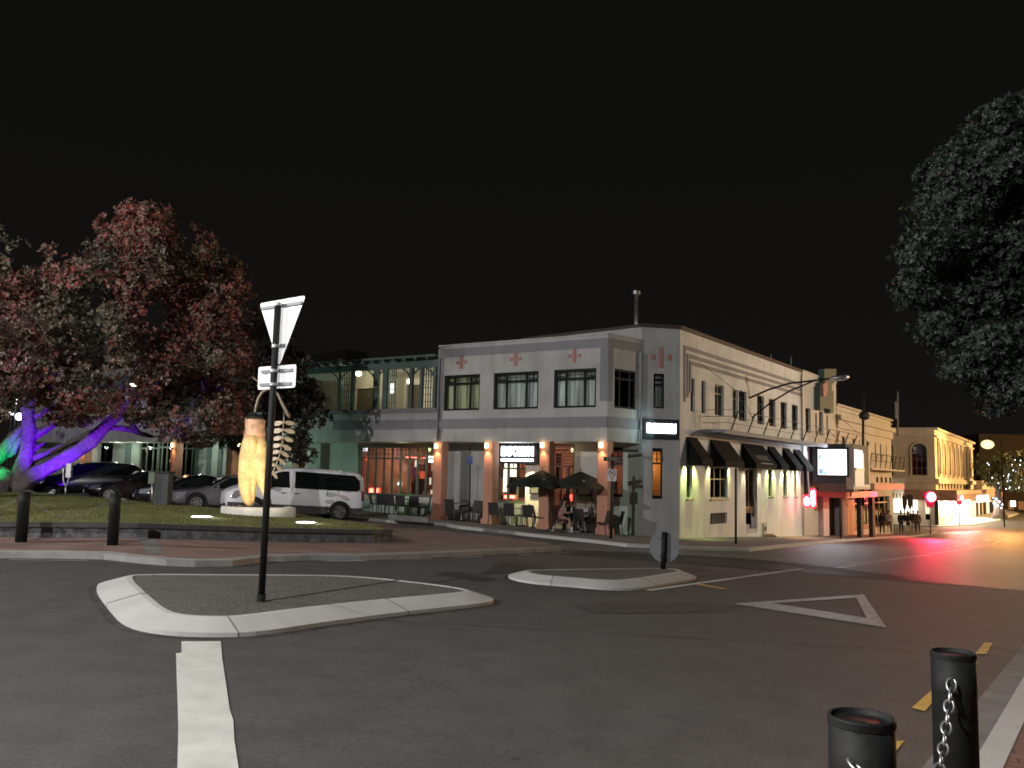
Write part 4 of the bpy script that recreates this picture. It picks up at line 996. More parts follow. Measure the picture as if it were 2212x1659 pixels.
# dark sign far left behind the trees
r = PV.rect(413, 951, 454, 966, .1); t_ = thing('wall_sign', 'dark unlit signboard with faint small lettering under the eave behind the cars', 'sign', PV.pt(r[0], r[2]))
PV.box(MB(), r[0], r[1], r[2], r[3], -.1, -.02).build('sign_board', 'blackmatt', t_); mb = MB(); rnd = random.Random(2)
for k in range(8):
    if k == 4: continue
    uu = r[0] + .3 + (r[1] - r[0] - .5) * k / 8; PV.box(mb, uu, uu + .05 + .03 * rnd.random(), r[2] + .1, r[2] + .22, -.02, -.012)
mb.build('worn_letters', 'roadpaint_old', t_)
for pl_, uu, z0_, z1_ in ((PV, uL + .12, ZB, ZV - .5), (PL, PL.px(1052, 1000)[0] - .9, GB, ZB - .05), (PF, -.12, ZB, ZV - .5)):
    mb = MB(); mb.tube([pl_.pt(uu, z0_, .09), pl_.pt(uu, z1_, .09)], .04, 8)
    for k in range(3): zz = z0_ + (z1_ - z0_) * (k + .5) / 3; pl_.box(mb, uu - .07, uu + .07, zz, zz + .04, 0, .13)
    mb.build('downpipe', 'greyband', hotel)
for x_, pw in ((255, 34), (300, 26), (436, 30), (160, 22), (585, 20)):
    u_ = PL.px(x_, 960, 1.0)[0]; lamp('veranda_fill_light', 'POINT', PL.pt(u_, ZB - .25, 1.0), pw, (.86, 1, .84), .1)  # fill lights added under the ceiling to brighten the left wing walls
# flue on the roof
p = at(1373.7, 682, 41.0); p2 = at(1373.2, 629, 41.0); fl = thing('flue_pipe', 'slim metal flue with a wider cowl standing on the hotel roof', 'flue', (p.x, p.y, ZT - .3))
mb = MB(); mb.tube([(p.x, p.y, ZT - .4), (p.x, p.y, p2.z - .1)], .09, 14); mb.build('pipe', 'steel', fl, True)
mb = MB().lathe([(.12, p2.z - .2), (.2, p2.z - .17), (.2, p2.z), (.13, p2.z + .03)], 14, (p.x, p.y, 0)); mb.build('cowl', 'steel', fl)
# ================================================================ AWNINGS, CANOPY LEDGE
aws = [(180, 310, 1062, 'small black awning nearest the grey corner wall'), (475, 715, 1095, 'wide black awning over the green framed window and the basement vent'), (870, 1140, 1143, 'wide black awning with faded lettering over the stepped doorway'),
       (1195, 1290, 1185, 'narrow black awning directly after the lettered one'), (1385, 1470, 1205, 'narrow black awning between two others, second from the bright billboard'), (1520, 1605, 1222, 'last black awning, beside the bright billboard and red neon')]
ztop_s, zbot_s = [], []
for x0, x1, yt, lab in aws:
    a = PR.px(*Z2(x0, yt)); ztop_s.append(a[1])
zat = sum(ztop_s) / len(ztop_s); zab = PR.px(*Z2(180, 1425))[1]
zbA = [PR.px(*Z2(x0, yb))[1] for (x0, _, _, _), yb in zip(aws, (1425, 1440, 1452, 1462, 1470, 1478))]; zab = sum(zbA[:3]) / 3
for i, (x0, x1, yt, lab) in enumerate(aws):
    u0 = PR.px(*Z2(x0, yt))[0]; u1 = PR.px(*Z2(x1, yt + 10))[0]; pj = .72
    t_ = thing('awning', lab, 'awning', PR.pt(u0, zab), 0, 'black awnings along the side street wall')
    v = [PR.pt(u0, zat, .01), PR.pt(u1, zat, .01), PR.pt(u0, zab, .01), PR.pt(u1, zab, .01), PR.pt(u0, zab + .22, pj), PR.pt(u1, zab + .22, pj), PR.pt(u0, zab, pj), PR.pt(u1, zab, pj)]
    MB().add(v, [(0, 1, 5, 4), (4, 5, 7, 6), (0, 4, 6, 2), (1, 3, 7, 5)]).build('canvas', 'awning', t_)
    mb = MB(); mb.tube([v[4], v[5]], .012, 6); mb.tube([v[0] + Vector((0, 0, -.01)), v[4]], .01, 6); mb.build('frame', 'darkframe', t_)
    if i == 2:
        sl = (v[4] - v[0]).normalized(); c = (v[0] + v[1] + v[4] + v[5]) / 4 + sl * .25
        nz = Vector((*PR.u, 0)).cross(-sl); c = c + nz * (.02 if nz.dot(Vector((*PR.n, 0))) > 0 else -.02)
        tx = text('awning_lettering', 'MASONIC', c, (*PR.u, 0), -sl, .42, mat('faded_white', (.22, .21, .2), .8), t_, .004, .0); fit(tx, (*PR.u, 0), None, 1.6)
        c2 = c + sl * .3; mb = MB(); mb.add([c2 - Vector((*PR.u, 0)) * .8, c2 + Vector((*PR.u, 0)) * .8, c2 + Vector((*PR.u, 0)) * .8 + sl * .05, c2 - Vector((*PR.u, 0)) * .8 + sl * .05], [(0, 1, 2, 3)]); mb.build('underline', 'roadpaint_old', t_)
# yellow-green lamps under the awnings, washing the reveals
for i, w in enumerate(gw):
    c = (.75, 1, .25) if i in (0, 2) else (1, .92, .35)
    for s in (-1, 1):
        uu = (w[0] + w[1]) / 2 + s * ((w[1] - w[0]) / 2 + .17)
        lamp('window_wash', 'SPOT', PR.pt(uu, zab + .1, .16), 300 if i != 1 else 120, c, .04, PR.pt(uu, zab - 1.2, .0), 80, .9)
for s in (-1, 1):
    uu = (door[0] + door[1]) / 2 + s * ((door[1] - door[0]) / 2 + .3)
    lamp('door_wash', 'SPOT', PR.pt(uu, zab + .1, .2), 120, (1, .9, .5), .03, PR.pt(uu, zab - 1.5, .08), 60, .8)
lamp('hall_light', 'POINT', PR.pt((door[0] + door[1]) / 2, door[3] - .4, -1.0), 7, (1, .75, .4), .1)
# canopy ledge with leaning railing
la = PR.px(1565, 932, 1.15); lb_ = PR.px(1752.5, 960, 1.15); zle = (la[1] + lb_[1]) / 2; u0 = PR.px(1511, 926)[0]
lg = thing('street_canopy', 'shallow canopy ledge with a leaning pipe railing along the side street wall', 'canopy', PR.pt(u0, zle))
mb = MB(); PR.box(mb, u0, uT2 - .2, zle, zle + .12, .0, 1.15); PR.box(mb, u0, uT2 - .2, zle - .06, zle, 1.0, 1.15); mb.build('ledge', 'greyband', lg)
mb = MB(); n = 10
rails = []
for k in range(n + 1):
    uu = u0 + .9 + (uT2 - 1.2 - u0) * k / n; mb2 = MB(); mb2.tube([PR.pt(uu, zle + .12, 1.05), PR.pt(uu + .18, zle + .95, 1.3)], .03, 6); mb2.build('railing_post', 'darkframe', lg)
for h, dd in ((.33, 1.12), (.62, 1.2), (.93, 1.29)):
    mb.tube([PR.pt(u0 + .3, zle + .12 + h * .9, dd), PR.pt(uT2 - .3, zle + .12 + h * .9, dd)], .014, 6)
    mb.tube([PR.pt(u0 + .3, zle + .12 + h * .9, dd), PR.pt(u0 + .2, zle + .12 + h * .9, .05)], .014, 6)
mb.build('railing_bars', 'timber', lg)
# street lamp bracketed to the wall
ba = PR.px(1618, 860); bb = PR.px(1624, 903); lamp_off = 4.0
ph = PR.px(1822, 815, lamp_off); sl_ = thing('street_lamp', 'unlit street lamp on a long double arm braced off the side street wall', 'street lamp', PR.pt(ba[0], bb[1]))
H0 = PR.pt(ba[0], ba[1], 0); H1 = PR.pt(bb[0], bb[1], 0); E1 = PR.pt(PR.px(1775, 820, 3.1)[0], PR.px(1775, 820, 3.1)[1], 3.1); E2 = PR.pt(ph[0], ph[1], lamp_off)
mid = H0.lerp(E1, .55) + Vector((0, 0, .22)); mid2 = H1.lerp(E1, .55) + Vector((0, 0, .3))
mb = MB(); mb.tube([H0, H0.lerp(mid, .5) + Vector((0, 0, .06)), mid, E1, E1.lerp(E2, .6)], .045, 8); mb.tube([H1, H1.lerp(mid2, .5) + Vector((0, 0, .1)), mid2, E1.lerp(mid, .2)], .04, 8); mb.build('arm', 'darkframe', sl_, True)
dirv = (E2 - E1).normalized(); mb = MB(); mb.tube([E1.lerp(E2, .35), E1.lerp(E2, .6), E2 + dirv * .05, E2 + dirv * .25], [.05, .12, .16, .06], 10); mb.build('lamp_head', 'steel', sl_, True)
# wires
mb = MB()
for a_, b_ in (((1510, 782), (1592, 845)), ((1600, 842), (1625, 905)),):
    mb.tube([PR.pt(*PR.px(*a_, .05), .05), PR.pt(*PR.px(*b_, .9), .9)], .01, 5)
for a_, b_ in (((1806, 893), (1880, 960)), ((1790, 930), (1835, 975)), ((1880, 957), (1800, 990))):
    mb.tube([PR.pt(*PR.px(*a_, .05), .05), PR.pt(*PR.px(*b_, 1.6), 1.6)], .012, 5)
tag(mb.build('stay_wires', 'darkframe'), 'thin dark stay wires slung from the wall of the tall gabled section', 'wires')
# ================================================================ GABLED SECTION, NEXT BUILDINGS
gab = thing('gabled_building', 'tall pale section with a stepped parapet and a big green geometric ornament', 'building', PR.pt(uT, -1.5))
ZG = PR.px(*Z2(1650, 250))[1]
mb = MB(); PR.wall(mb, uT, uT2, GB - 1.2, ZG, [w for w in upw if w[0] > uT] + [(entry[0], entry[1], GB - 1.0, entry[3])], .3, .05); mb.build('front_wall', 'cream', gab)
mb = MB(); mb.slab([PR.pt(uT2, GB, -.25), PR.pt(uT2, GB, -9), PR.pt(uT2, ZG, -9), PR.pt(uT2, ZG, -.25)], PR.pt(-.3, 0) - PR.pt(0, 0)); mb.build('side_wall', 'cream', gab)
MB().slab([PR.pt(uT, ZG - .4, -.3), PR.pt(uT2 - .31, ZG - .4, -.3), PR.pt(uT2 - .31, ZG - .4, -9), PR.pt(uT, ZG - .4, -9)], (0, 0, -.1)).build('roof', 'roof', gab)
mb = MB(); PR.box(mb, uT + .02, uT2 + .03, ZG, ZG + .08, -.3, .1); mb.build('coping', 'cream', gab)
for w in upw:
    if w[0] > uT: PR.window(gab, w, 'darkframe', (.5,) if w[1] - w[0] > .8 else (), (.7,), back='blackroom', fw=.05, depth=.16)
orn = [(1783, 440), (1800, 435), (1800, 395), (1840, 372), (1840, 215), (1990, 215), (1990, 350), (1935, 420), (1935, 490), (1958, 495), (1958, 770), (1915, 765), (1915, 722), (1835, 705), (1835, 735), (1785, 725)]
ring = [PR.pt(*PR.px(*Z2(*p), .06), .06) for p in orn]
MB().slab(ring, (PR.n.x * .35, PR.n.y * .35, 0)).build('green_ornament', mat('green_grey_ornament', (.045, .085, .075), .7), gab)
ring = [PR.pt(*PR.px(*Z2(*p), .42), .42) for p in [(1875, 400), (1930, 370), (1930, 500), (1905, 560), (1880, 560)]]
MB().slab(ring, (PR.n.x * .12, PR.n.y * .12, 0)).build('red_motif', 'terra_mark', gab)
# two storey yellow-lit building beyond
u3 = PR.px(1926, 1000)[0]; ZN = PR.px(1860, 891.5)[1]
b2 = thing('cream_building', 'cream two storey building with moulded cornices, brightly lit yellow at its far end', 'building', PR.pt(uT2, -2))
def PW(x0, y0, x1, y1): return PR.rect(x0, y0, x1, y1)
b2w = [PW(1808, 929, 1812, 1020), PW(1818.7, 942, 1827, 1010), PW(1841.6, 947, 1848, 1010), PW(1855.7, 950, 1858.7, 1010), PW(1871.6, 952.7, 1878, 1010), PW(1889.5, 956, 1893, 998), PW(1900.7, 959, 1904.5, 1000), PW(1914, 962, 1916.5, 1002)]
wz = [(w[2] + 0) for w in b2w]
shop = PW(1847, 1074, 1925, 1140)
mb = MB(); PR.wall(mb, uT2 + .01, u3, GB - 2.6, ZN, b2w + [(shop[0] - 2.2, shop[1] - .3, shop[2] + .2, shop[3])], .3, 0); mb.build('front_wall', 'cream', b2)
mb = MB(); mb.slab([PR.pt(u3, GB - 2, -.3), PR.pt(u3, GB - 2, -14), PR.pt(u3, ZN, -14), PR.pt(u3, ZN, -.3)], PR.pt(-.3, 0) - PR.pt(0, 0)); mb.build('end_wall', 'cream', b2)
MB().slab([PR.pt(uT2, ZN - .3, -.31), PR.pt(u3 - .31, ZN - .3, -.31), PR.pt(u3 - .31, ZN - .3, -14), PR.pt(uT2, ZN - .3, -14)], (0, 0, -.1)).build('roof', 'roof', b2)
for w in b2w: PR.window(b2, w, 'darkframe', (), (.6,), back='blackroom', fw=.05)
zc = PR.px(1807, 903)[1]; mb = MB(); PR.box(mb, uT2 + .02, u3 + .2, zc - .1, zc + .22, 0, .32); PR.box(mb, uT2 + .02, u3 + .1, zc - .62, zc - .1, 0, .14); PR.box(mb, uT2 + .02, u3 + .16, ZN, ZN + .12, -.3, .16)
PR.box(mb, uT2 + .02, u3 + .05, zc + .5, zc + .6, 0, .08); mb.build('cornice', 'cream', b2)
mb = MB()
for k in range(14): uu = uT2 + .4 + k * .36; PR.box(mb, uu, uu + .02, 0, .02, 0, .01)
# balcony with railing
q = PR.rect(1884, 1008, 1930, 1016, .9); zb2 = PR.px(1905, 1012, .9)[1]; bu0 = PR.px(1884, 1010, .9)[0]; bu1 = u3 + .2
mb = MB(); PR.box(mb, bu0, bu1, zb2 - .12, zb2, 0, .9); mb.build('balcony_slab', 'cream', b2)
mb = MB(); mb.tube([PR.pt(bu0, zb2 + .95, .85), PR.pt(bu1, zb2 + .95, .85)], .03, 6); mb.tube([PR.pt(bu0, zb2 + .5, .85), PR.pt(bu1, zb2 + .5, .85)], .02, 6)
for k in range(8): uu = bu0 + (bu1 - bu0) * k / 7; mb.tube([PR.pt(uu, zb2, .75), PR.pt(uu, zb2 + .95, .9)], .025, 6)
mb.build('balcony_railing', 'darkframe', b2)
# verandah over the shops, pink-orange fascia
vf = PR.px(1900, 1051, 1.8); hf_ = (PR.px(1900, 1044.5, 1.8)[1] - PR.px(1900, 1057.5, 1.8)[1]); va = PR.px(1889, 1050, 1.8)[0]; vb = PR.px(1953, 1052, 1.8)[0]
mb = MB(); PR.box(mb, va, vb, vf[1] - hf_ / 2, vf[1] + hf_ / 2, 0, 1.8); mb.build('verandah', mat('pink_fascia', (.55, .36, .26), .7, var=.2), b2)
for k in range(4): uu = PR.px(1893 + k * 9.5, 1036)[0]; r = PR.px(1893, 1030)[1], PR.px(1893, 1042)[1]; PR.box(MB(), uu, uu + .5, r[1], r[0], 0, .02).build('fanlight', 'darkglass', b2)
# shop front under the red fascia
pk = mat('shop_interior', (.45, .3, .22), .8, var=.3)
PR.box(MB(), shop[0] - 2.3, shop[1], GB - 2.2, shop[3] + .3, -3.1, -3.0).build('shop_back_wall', pk, b2)
mb = MB()
for x0, x1 in ((1830.5, 1847.5),): r = PR.rect(x0, 1080, x1, 1148, .05); PR.box(mb, r[0], r[1], GB - 2, r[3], 0, .05)
mb.build('orange_pier', mat('orange_pier', (.55, .33, .18), .7, var=.15), b2)
mb = MB(); su0, su1 = PR.px(1848, 1100)[0], PR.px(1926, 1100)[0]; zsill = PR.px(1890, 1133)[1]; n = 6
PR.box(mb, su0, su1, zsill, zsill + .1, -.2, -.1)
for k in range(n + 1): uu = su0 + (su1 - su0) * k / n; PR.box(mb, uu - .05, uu + .05, GB - 1.2, shop[3], -.2, -.11)
PR.box(mb, su0, su1, shop[3] - .5, shop[3] - .4, -.2, -.105)
w_ = mb.build('shop_window', 'redframe', b2); PR.box(MB(), su0, su1, zsill + .1, shop[3], -.16, -.15).build('pane', 'glass', w_)
PR.box(MB(), su0, su1, GB - 3, zsill, -.22, -.02).build('shop_stallriser', 'redframe', b2)
mb = MB(); rnd = random.Random(8)
for k in range(12): uu = su0 + rnd.uniform(0, su1 - su0); h = rnd.uniform(.6, 1.9); PR.box(mb, uu, uu + rnd.uniform(.15, .5), zsill - .1, zsill + h, -1.6 - k * .05, -1.5 - k * .05)
mb.build('shop_display', mat('display_goods', (.2, .14, .1), .7, var=.5, scale=2), b2)
for uu in (su0 + 1.5, su0 + 5, su0 + 8.5): lamp('shop_light', 'POINT', PR.pt(uu, shop[3] - .3, -1.0), 50, (1, .72, .42), .15)
for x in (1862, 1887.5):
    r0, r1 = PR.px(x - 2.5, 1100, 1.7)[0], PR.px(x + 2.5, 1100, 1.7)[0]; PR.box(MB(), r0, r1, GB - 2.2, vf[1] - hf_ / 2, 1.45, 1.7).build('verandah_post', 'blackmatt', b2)
# red / magenta lit fascia sign
r = PR.rect(1830, 1062, 1896, 1073.6, 1.95); fr = thing('shop_fascia', 'long red-lit shop fascia turning magenta at its right end, below the billboard', 'fascia sign', PR.pt(r[0], r[2], 1.9))
PR.box(MB(), r[0], r[1], r[2], r[3], .0, 1.9).build('fascia_box', mat('fascia_red', (.6, .12, .1), .5), fr)
PR.box(MB(), r[0] + .3, r[0] + (r[1] - r[0]) * .72, r[2] + .03, r[3] - .03, 1.9, 1.94).build('lit_face', glow('fascia_red_glow', (.85, .07, .05), .55), fr)
PR.box(MB(), r[0] + (r[1] - r[0]) * .72, r[1] - .05, r[2] + .03, r[3] - .03, 1.9, 1.945).build('magenta_face', glow('fascia_magenta', (1, .0, .30), .9), fr)
u_, z_ = PR.px(1838, 1067, 1.96); mb = MB(); ring = [PR.pt(u_ + .14 * math.cos(a * .5236), z_ + .14 * math.sin(a * .5236), 1.955) for a in range(13)]; mb.tube(ring, .025, 6, False); mb.build('ring_emblem', 'blackmatt', fr)
# dark entry recess, pink lit column, grey column
re = thing('entrance_porch', 'grey entrance porch below the billboard, pink-lit column inside it', 'porch', PR.pt(entry[0], -2))
c0, c1 = PR.px(1779, 1100, .3)[0], PR.px(1791, 1100, .3)[0]; zp = PR.px(1785, 1052, .3)[1]
PR.box(MB(), c0, c1, GB - .8, zp, .0, .3).build('lit_column', mat('pale_column', (.75, .62, .58), .6, var=.05), re)
c0, c1 = PR.px(1819, 1100, .5)[0], PR.px(1830, 1100, .5)[0]; PR.box(MB(), c0, c1, GB - 1, zp + .3, .06, .5).build('grey_column', 'greyband', re)
PR.box(MB(), entry[0], entry[1] + 1, GB - .8, entry[3], -2.6, -2.5).build('inner_wall', mat('inner_wall', (.25, .16, .14), .8), re)
k0, k1 = PR.px(1794, 1100, -.8)[0], PR.px(1816, 1100, -.8)[0]
mb = MB(); PR.box(mb, k0, k0 + .08, GB - .5, zp, -.86, -.8); PR.box(mb, k1 - .08, k1, GB - .5, zp, -.86, -.8); PR.box(mb, (k0 + k1) / 2 - .04, (k0 + k1) / 2 + .04, GB - .5, zp, -.86, -.8); mb.build('door_frame', 'darkframe', re)
hh = PR.px(1804, 1078, -.9); mb = MB(); pts = [PR.pt(hh[0] + .32 * math.sin(t), hh[1] - .45 * math.cos(t) + .45 - (.2), -.9) for t in [x * .1 * math.pi for x in range(-6, 7)]]; mb.tube(pts, .04, 6); mb.build('hanging_light', glow('hanging_light', (1, .85, .6), 4), re)
lamp('porch_light', 'SPOT', PR.pt((PR.px(1785, 1060, .7)[0]), zp - .05, .75), 40, (1, .42, .42), .06, PR.pt(PR.px(1785, 1060, .3)[0], zp - 2.5, .3), 80, .7)
lamp('porch_inner', 'POINT', PR.pt((k0 + k1) / 2, zp - .5, -1.8), 10, (1, .6, .5), .1)
# billboard box with two screens
P0 = at(1753.5, 1000, 46.6)
uq = PR.px(1753.5, 1000, .2)[0]
Bq = PR.pt(uq, 0, .25)
PB = Pl((Bq.x, Bq.y), 126, 1)          # face towards the camera, standing out from the wall
ub1 = PB.px(1843.5, 1000)[0]; zb0, zb1 = PB.px(1800, 1046)[1], PB.px(1800, 959)[1]
bb_ = thing('led_billboard', 'dark framed street billboard box with a dazzling white screen facing the corner', 'billboard', PB.pt(ub1 / 2, zb0))
dep = 3.4
PB.box(MB(), 0, ub1, zb0, zb1, -dep, 0).build('housing', mat('billboard_housing', (.035, .05, .06), .7), bb_)
s = PB.rect(1766.6, 970.8, 1830, 1026.5, .03)
sm = bpy.data.materials.new('led_screen'); sm.use_nodes = True; n_ = sm.node_tree.nodes; L_ = sm.node_tree.links
b_ = n_['Principled BSDF']; b_.inputs['Base Color'].default_value = (.02, .02, .02, 1)
tcx = n_.new('ShaderNodeTexCoord'); nz = n_.new('ShaderNodeTexNoise'); nz.inputs['Scale'].default_value = .9; rp = n_.new('ShaderNodeValToRGB')
rp.color_ramp.elements[0].position = .38; rp.color_ramp.elements[0].color = (.45, .62, .9, 1); rp.color_ramp.elements[1].position = .5; rp.color_ramp.elements[1].color = (1, .98, 1, 1)
L_.new(tcx.outputs['Object'], nz.inputs['Vector']); L_.new(nz.outputs['Fac'], rp.inputs['Fac']); L_.new(rp.outputs['Color'], b_.inputs['Emission Color']); b_.inputs['Emission Strength'].default_value = 3.2
PB.box(MB(), s[0], s[1], s[2], s[3], 0, .03).build('screen', sm, bb_)
fr_ = MB(); PB.box(fr_, s[0] - .1, s[1] + .1, s[3], s[3] + .1, 0, .1); PB.box(fr_, s[0] - .1, s[1] + .1, s[2] - .1, s[2], 0, .1); PB.box(fr_, s[0] - .1, s[0], s[2], s[3], 0, .1); PB.box(fr_, s[1], s[1] + .1, s[2], s[3], 0, .1); fr_.build('screen_frame', 'blackmatt', bb_)
for (fx, fy, fw_, fh_) in ((.02, .02, .16, .22), (.2, .02, .1, .1), (.02, .3, .14, .03), (.9, .3, .08, .05), (.03, .62, .07, .16)):
    W_, H_ = s[1] - s[0], s[3] - s[2]
    PB.box(MB(), s[0] + fx * W_, s[0] + (fx + fw_) * W_, s[2] + fy * H_, s[2] + (fy + fh_) * H_, .03, .036).build('screen_patch', glow('led_blue', (.35, .6, .85), 1.0), bb_)
# its second face along the street
side0 = PB.pt(ub1, 0, 0); PS = Pl((side0.x, side0.y), 35.5, 1)
su = PS.px(1879, 1000)[0]; a1 = PS.rect(1846, 969, 1877, 1056, .02)
PS.box(MB(), 0, su, zb0 - .25, zb1, -.4, .0).build('side_housing', mat('side_housing', (.4, .36, .3), .6), bb_)
PS.box(MB(), a1[0], a1[1], zb0 - .1, zb0 + (zb1 - zb0) * .35, 0, .02).build('side_screen', glow('side_dim', (.45, .52, .52), .5), bb_)
PS.box(MB(), a1[0], a1[0] + (a1[1] - a1[0]) * .55, zb0 + (zb1 - zb0) * .42, zb1 - .3, 0, .022).build('side_screen', glow('side_white', (1, .97, 1), 2.2), bb_)
PS.box(MB(), a1[0] + (a1[1] - a1[0]) * .1, a1[1] - .1, zb0 + (zb1 - zb0) * .35, zb0 + (zb1 - zb0) * .42, 0, .021).build('side_screen', glow('side_grey', (.35, .3, .3), .6), bb_)
PS.box(MB(), a1[0] + (a1[1] - a1[0]) * .55, a1[1] - .15, zb0 + (zb1 - zb0) * .42, zb1 - .45, 0, .02).build('side_screen', glow('side_grey2', (.5, .42, .42), .8), bb_)
PB.box(MB(), .3, ub1 - .05, zb0 - .42, zb0 - .02, -1.2, -.1).build('under_fascia', mat('under_fascia', (.12, .10, .08), .7), bb_)
lamp('screen_light', 'AREA', PB.pt((s[0] + s[1]) / 2, (s[2] + s[3]) / 2, .2), 110, (.85, .88, 1), 2.2, PB.pt((s[0] + s[1]) / 2, (s[2] + s[3]) / 2 - .6, 5))
# neon sign on a bracket
nb = PR.px(1742, 1083, .55)
ns = thing('neon_sign', 'glaring red neon sign of two upright shapes projecting beside the last awning', 'neon sign', PR.pt(nb[0], nb[1] - .5, .5))
NP = PR.pt(nb[0], nb[1], 0); PN = Pl((NP.x, NP.y), 118, 1)
redn = glow('neon_red', (1, .006, .035), 5); core = glow('neon_core', (1, .6, .72), 6)
def stadium(pl, x0, y0, x1, y1, d0, d1, m, nm, par):
    u0, u1, z0, z1 = pl.rect(x0, y0, x1, y1, d0); r = (u1 - u0) / 2; c = (u0 + u1) / 2; ring = []
    for k in range(9): t = math.pi * k / 8; ring.append(pl.pt(c + r * math.cos(t), z1 - r + r * math.sin(t), d0))
    for k in range(9): t = math.pi + math.pi * k / 8; ring.append(pl.pt(c + r * math.cos(t), z0 + r + r * math.sin(t), d0))
    off = pl.pt(0, 0, d1) - pl.pt(0, 0, d0); MB().slab(ring, off).build(nm, m, par)
stadium(PN, 1748.5, 1054, 1764, 1098, .1, .2, redn, 'red_surround', ns); stadium(PN, 1751.8, 1058.6, 1761, 1094, .2, .26, core, 'neon_core', ns)
stadium(PN, 1734.5, 1068, 1750, 1097, .06, .16, redn, 'red_surround', ns); stadium(PN, 1737, 1073, 1749, 1093, .16, .22, core, 'neon_core', ns)
u_ = PR.px(1741, 1040, .2)[0]; zz0, zz1 = PR.px(1741, 1074, .2)[1], PR.px(1741, 1016, .2)[1]; PR.box(MB(), u_ - .12, u_ + .1, zz0, zz1, .0, .3).build('bracket', 'darkframe', ns)
q = PN.pt(.1, nb[1] - .1, .9); lamp('neon_light', 'POINT', q, 24, (1, .03, .08), .25); 
lamp('neon_pool', 'SPOT', PN.pt(.5, nb[1] - .2, 1.2), 300, (1, .02, .06), .2, PN.pt(1.0, -4.5, 6.5), 60, 1)
# planters
def planter(p, h, lab):
    t_ = thing('planter', lab, 'planter', p, 0, 'planters by the entrance porch'); x, y, z = p
    mb = MB(); s_ = .26; S = .33; mb.hexa([(x - s_, y - s_, z), (x + s_, y - s_, z), (x + s_, y + s_, z), (x - s_, y + s_, z), (x - S, y - S, z + .62), (x + S, y - S, z + .62), (x + S, y + S, z + .62), (x - S, y + S, z + .62)]); mb.build('pot', 'blackmatt', t_, bevel=.02)
    mb = MB(); rnd = random.Random(int(h * 100)); st = MB()
    for k in range(5): a = rnd.uniform(0, 6.28); st.tube([(x, y, z + .55), (x + .12 * math.cos(a), y + .12 * math.sin(a), z + .62 + h * .6)], .015, 5)
    for k in range(900):
        a = rnd.uniform(0, 6.28); hh = rnd.random(); r_ = .30 * math.sqrt(rnd.random()) * (1.05 - hh * .6); c = Vector((x + r_ * math.cos(a), y + r_ * math.sin(a), z + .6 + hh * h))
        d1 = Vector((rnd.gauss(0, 1), rnd.gauss(0, 1), rnd.gauss(.3, 1))).normalized(); d2 = d1.orthogonal().normalized(); l = rnd.uniform(.05, .1)
        mb.add([c, c + d1 * l * .5 + d2 * l * .3, c + d1 * l, c + d1 * l * .5 - d2 * l * .3], [(0, 1, 2, 3)])
    st.build('stems', 'bark', t_); mb.build('foliage', 'leafgreen', t_)
g_ = G(1766, 1151, .12); planter((g_.x, g_.y, g_.z), 1.25, 'black tapered planter with a shrub, close to the red neon sign')
g_ = G(1806, 1149, .12); planter((g_.x, g_.y, g_.z), 1.35, 'black tapered planter with a shrub, right of the pink-lit column')
# ================================================================ ARCHED CORNER BUILDING
Q = G(2024, 1134.5, .12); PX = Pl((Q.x, Q.y), 116.5, 1); PY = Pl((Q.x, Q.y), 33.8, 1)
ZQ = PX.px(2015, 928)[1]; uX = PX.px(1902, 1000)[0]; uY = PY.px(2102, 1000)[0]
ab = thing('arched_building', 'ornate corner building with a tall arched window and a side row of slim windows', 'building', PX.pt(-3, Q.z - .3))
aw = PX.rect(1968, 957.5, 2003, 1027); aw2 = PX.rect(1908, 957.5, 1931, 1027)
shopz = PX.px(1975, 1079)[1]; sb = PX.px(1975, 1128)[1]
mb = MB(); PX.wall(mb, uX, 0, Q.z - 1.5, ZQ, [aw, aw2, (PX.px(1931, 1100)[0], PX.px(1957, 1100)[0], sb + .8, shopz), (PX.px(1961, 1100)[0], PX.px(1982, 1100)[0], sb + .8, shopz), (PX.px(1999, 1100)[0], PX.px(2019, 1100)[0], sb + .3, shopz)], .5); mb.build('front_wall', 'cream', ab)
for w, par in ((aw, ab), (aw2, ab)):     # spandrels turn the square opening into an arch
    u0, u1, z0, z1 = w; r = (u1 - u0) / 2; c = (u0 + u1) / 2
    mb = MB()
    for s in (-1, 1):
        ring = [PX.pt(c + s * r, z1, .0)] + [PX.pt(c + s * r * math.cos(t), z1 - r + r * math.sin(t), .0) for t in [k * math.pi / 20 for k in range(0, 11)]]
        mb.slab(ring, PX.pt(0, 0, -.5) - PX.pt(0, 0, 0))
    for k in range(16): pass
    mb.build('arch_spandrel', 'cream', par)
    mb = MB(); pts = [PX.pt(c + r * 1.12 * math.cos(t), z1 - r + r * 1.12 * math.sin(t), .06) for t in [k * math.pi / 16 for k in range(17)]]; pts = [PX.pt(c + r * 1.12, z0, .06)] + pts + [PX.pt(c - r * 1.12, z0, .06)]; mb.tube(pts, .12, 6); mb.build('arch_moulding', 'cream', par)
    PX.window(par, w, 'redframe', (.33, .67), (.22, .5, .75), back='blackroom', fw=.12, depth=.4)
mb = MB(); PY.wall(mb, 0, uY, Q.z - 2, ZQ, [], .5); mb.build('side_wall', 'cream', ab)
MB().slab([PX.pt(uX, ZQ - .4, -.5), PX.pt(-.5, ZQ - .4, -.5), PY.pt(uY, ZQ - .4, -.5), PY.pt(uY, ZQ - .4, -16), PX.pt(uX, ZQ - .4, -16)], (0, 0, -.1)).build('roof', 'roof', ab)
mb = MB()
for pl, a_, b_ in ((PX, uX, .25), (PY, -.001, uY)):
    pl.box(mb, a_, b_, ZQ - .02, ZQ + .2, -.5, .35); pl.box(mb, a_, b_, ZQ - .78, ZQ - .6, 0, .2); zz = PX.px(2010, 1034)[1]; pl.box(mb, a_, b_, zz - .5, zz, 0, .3)
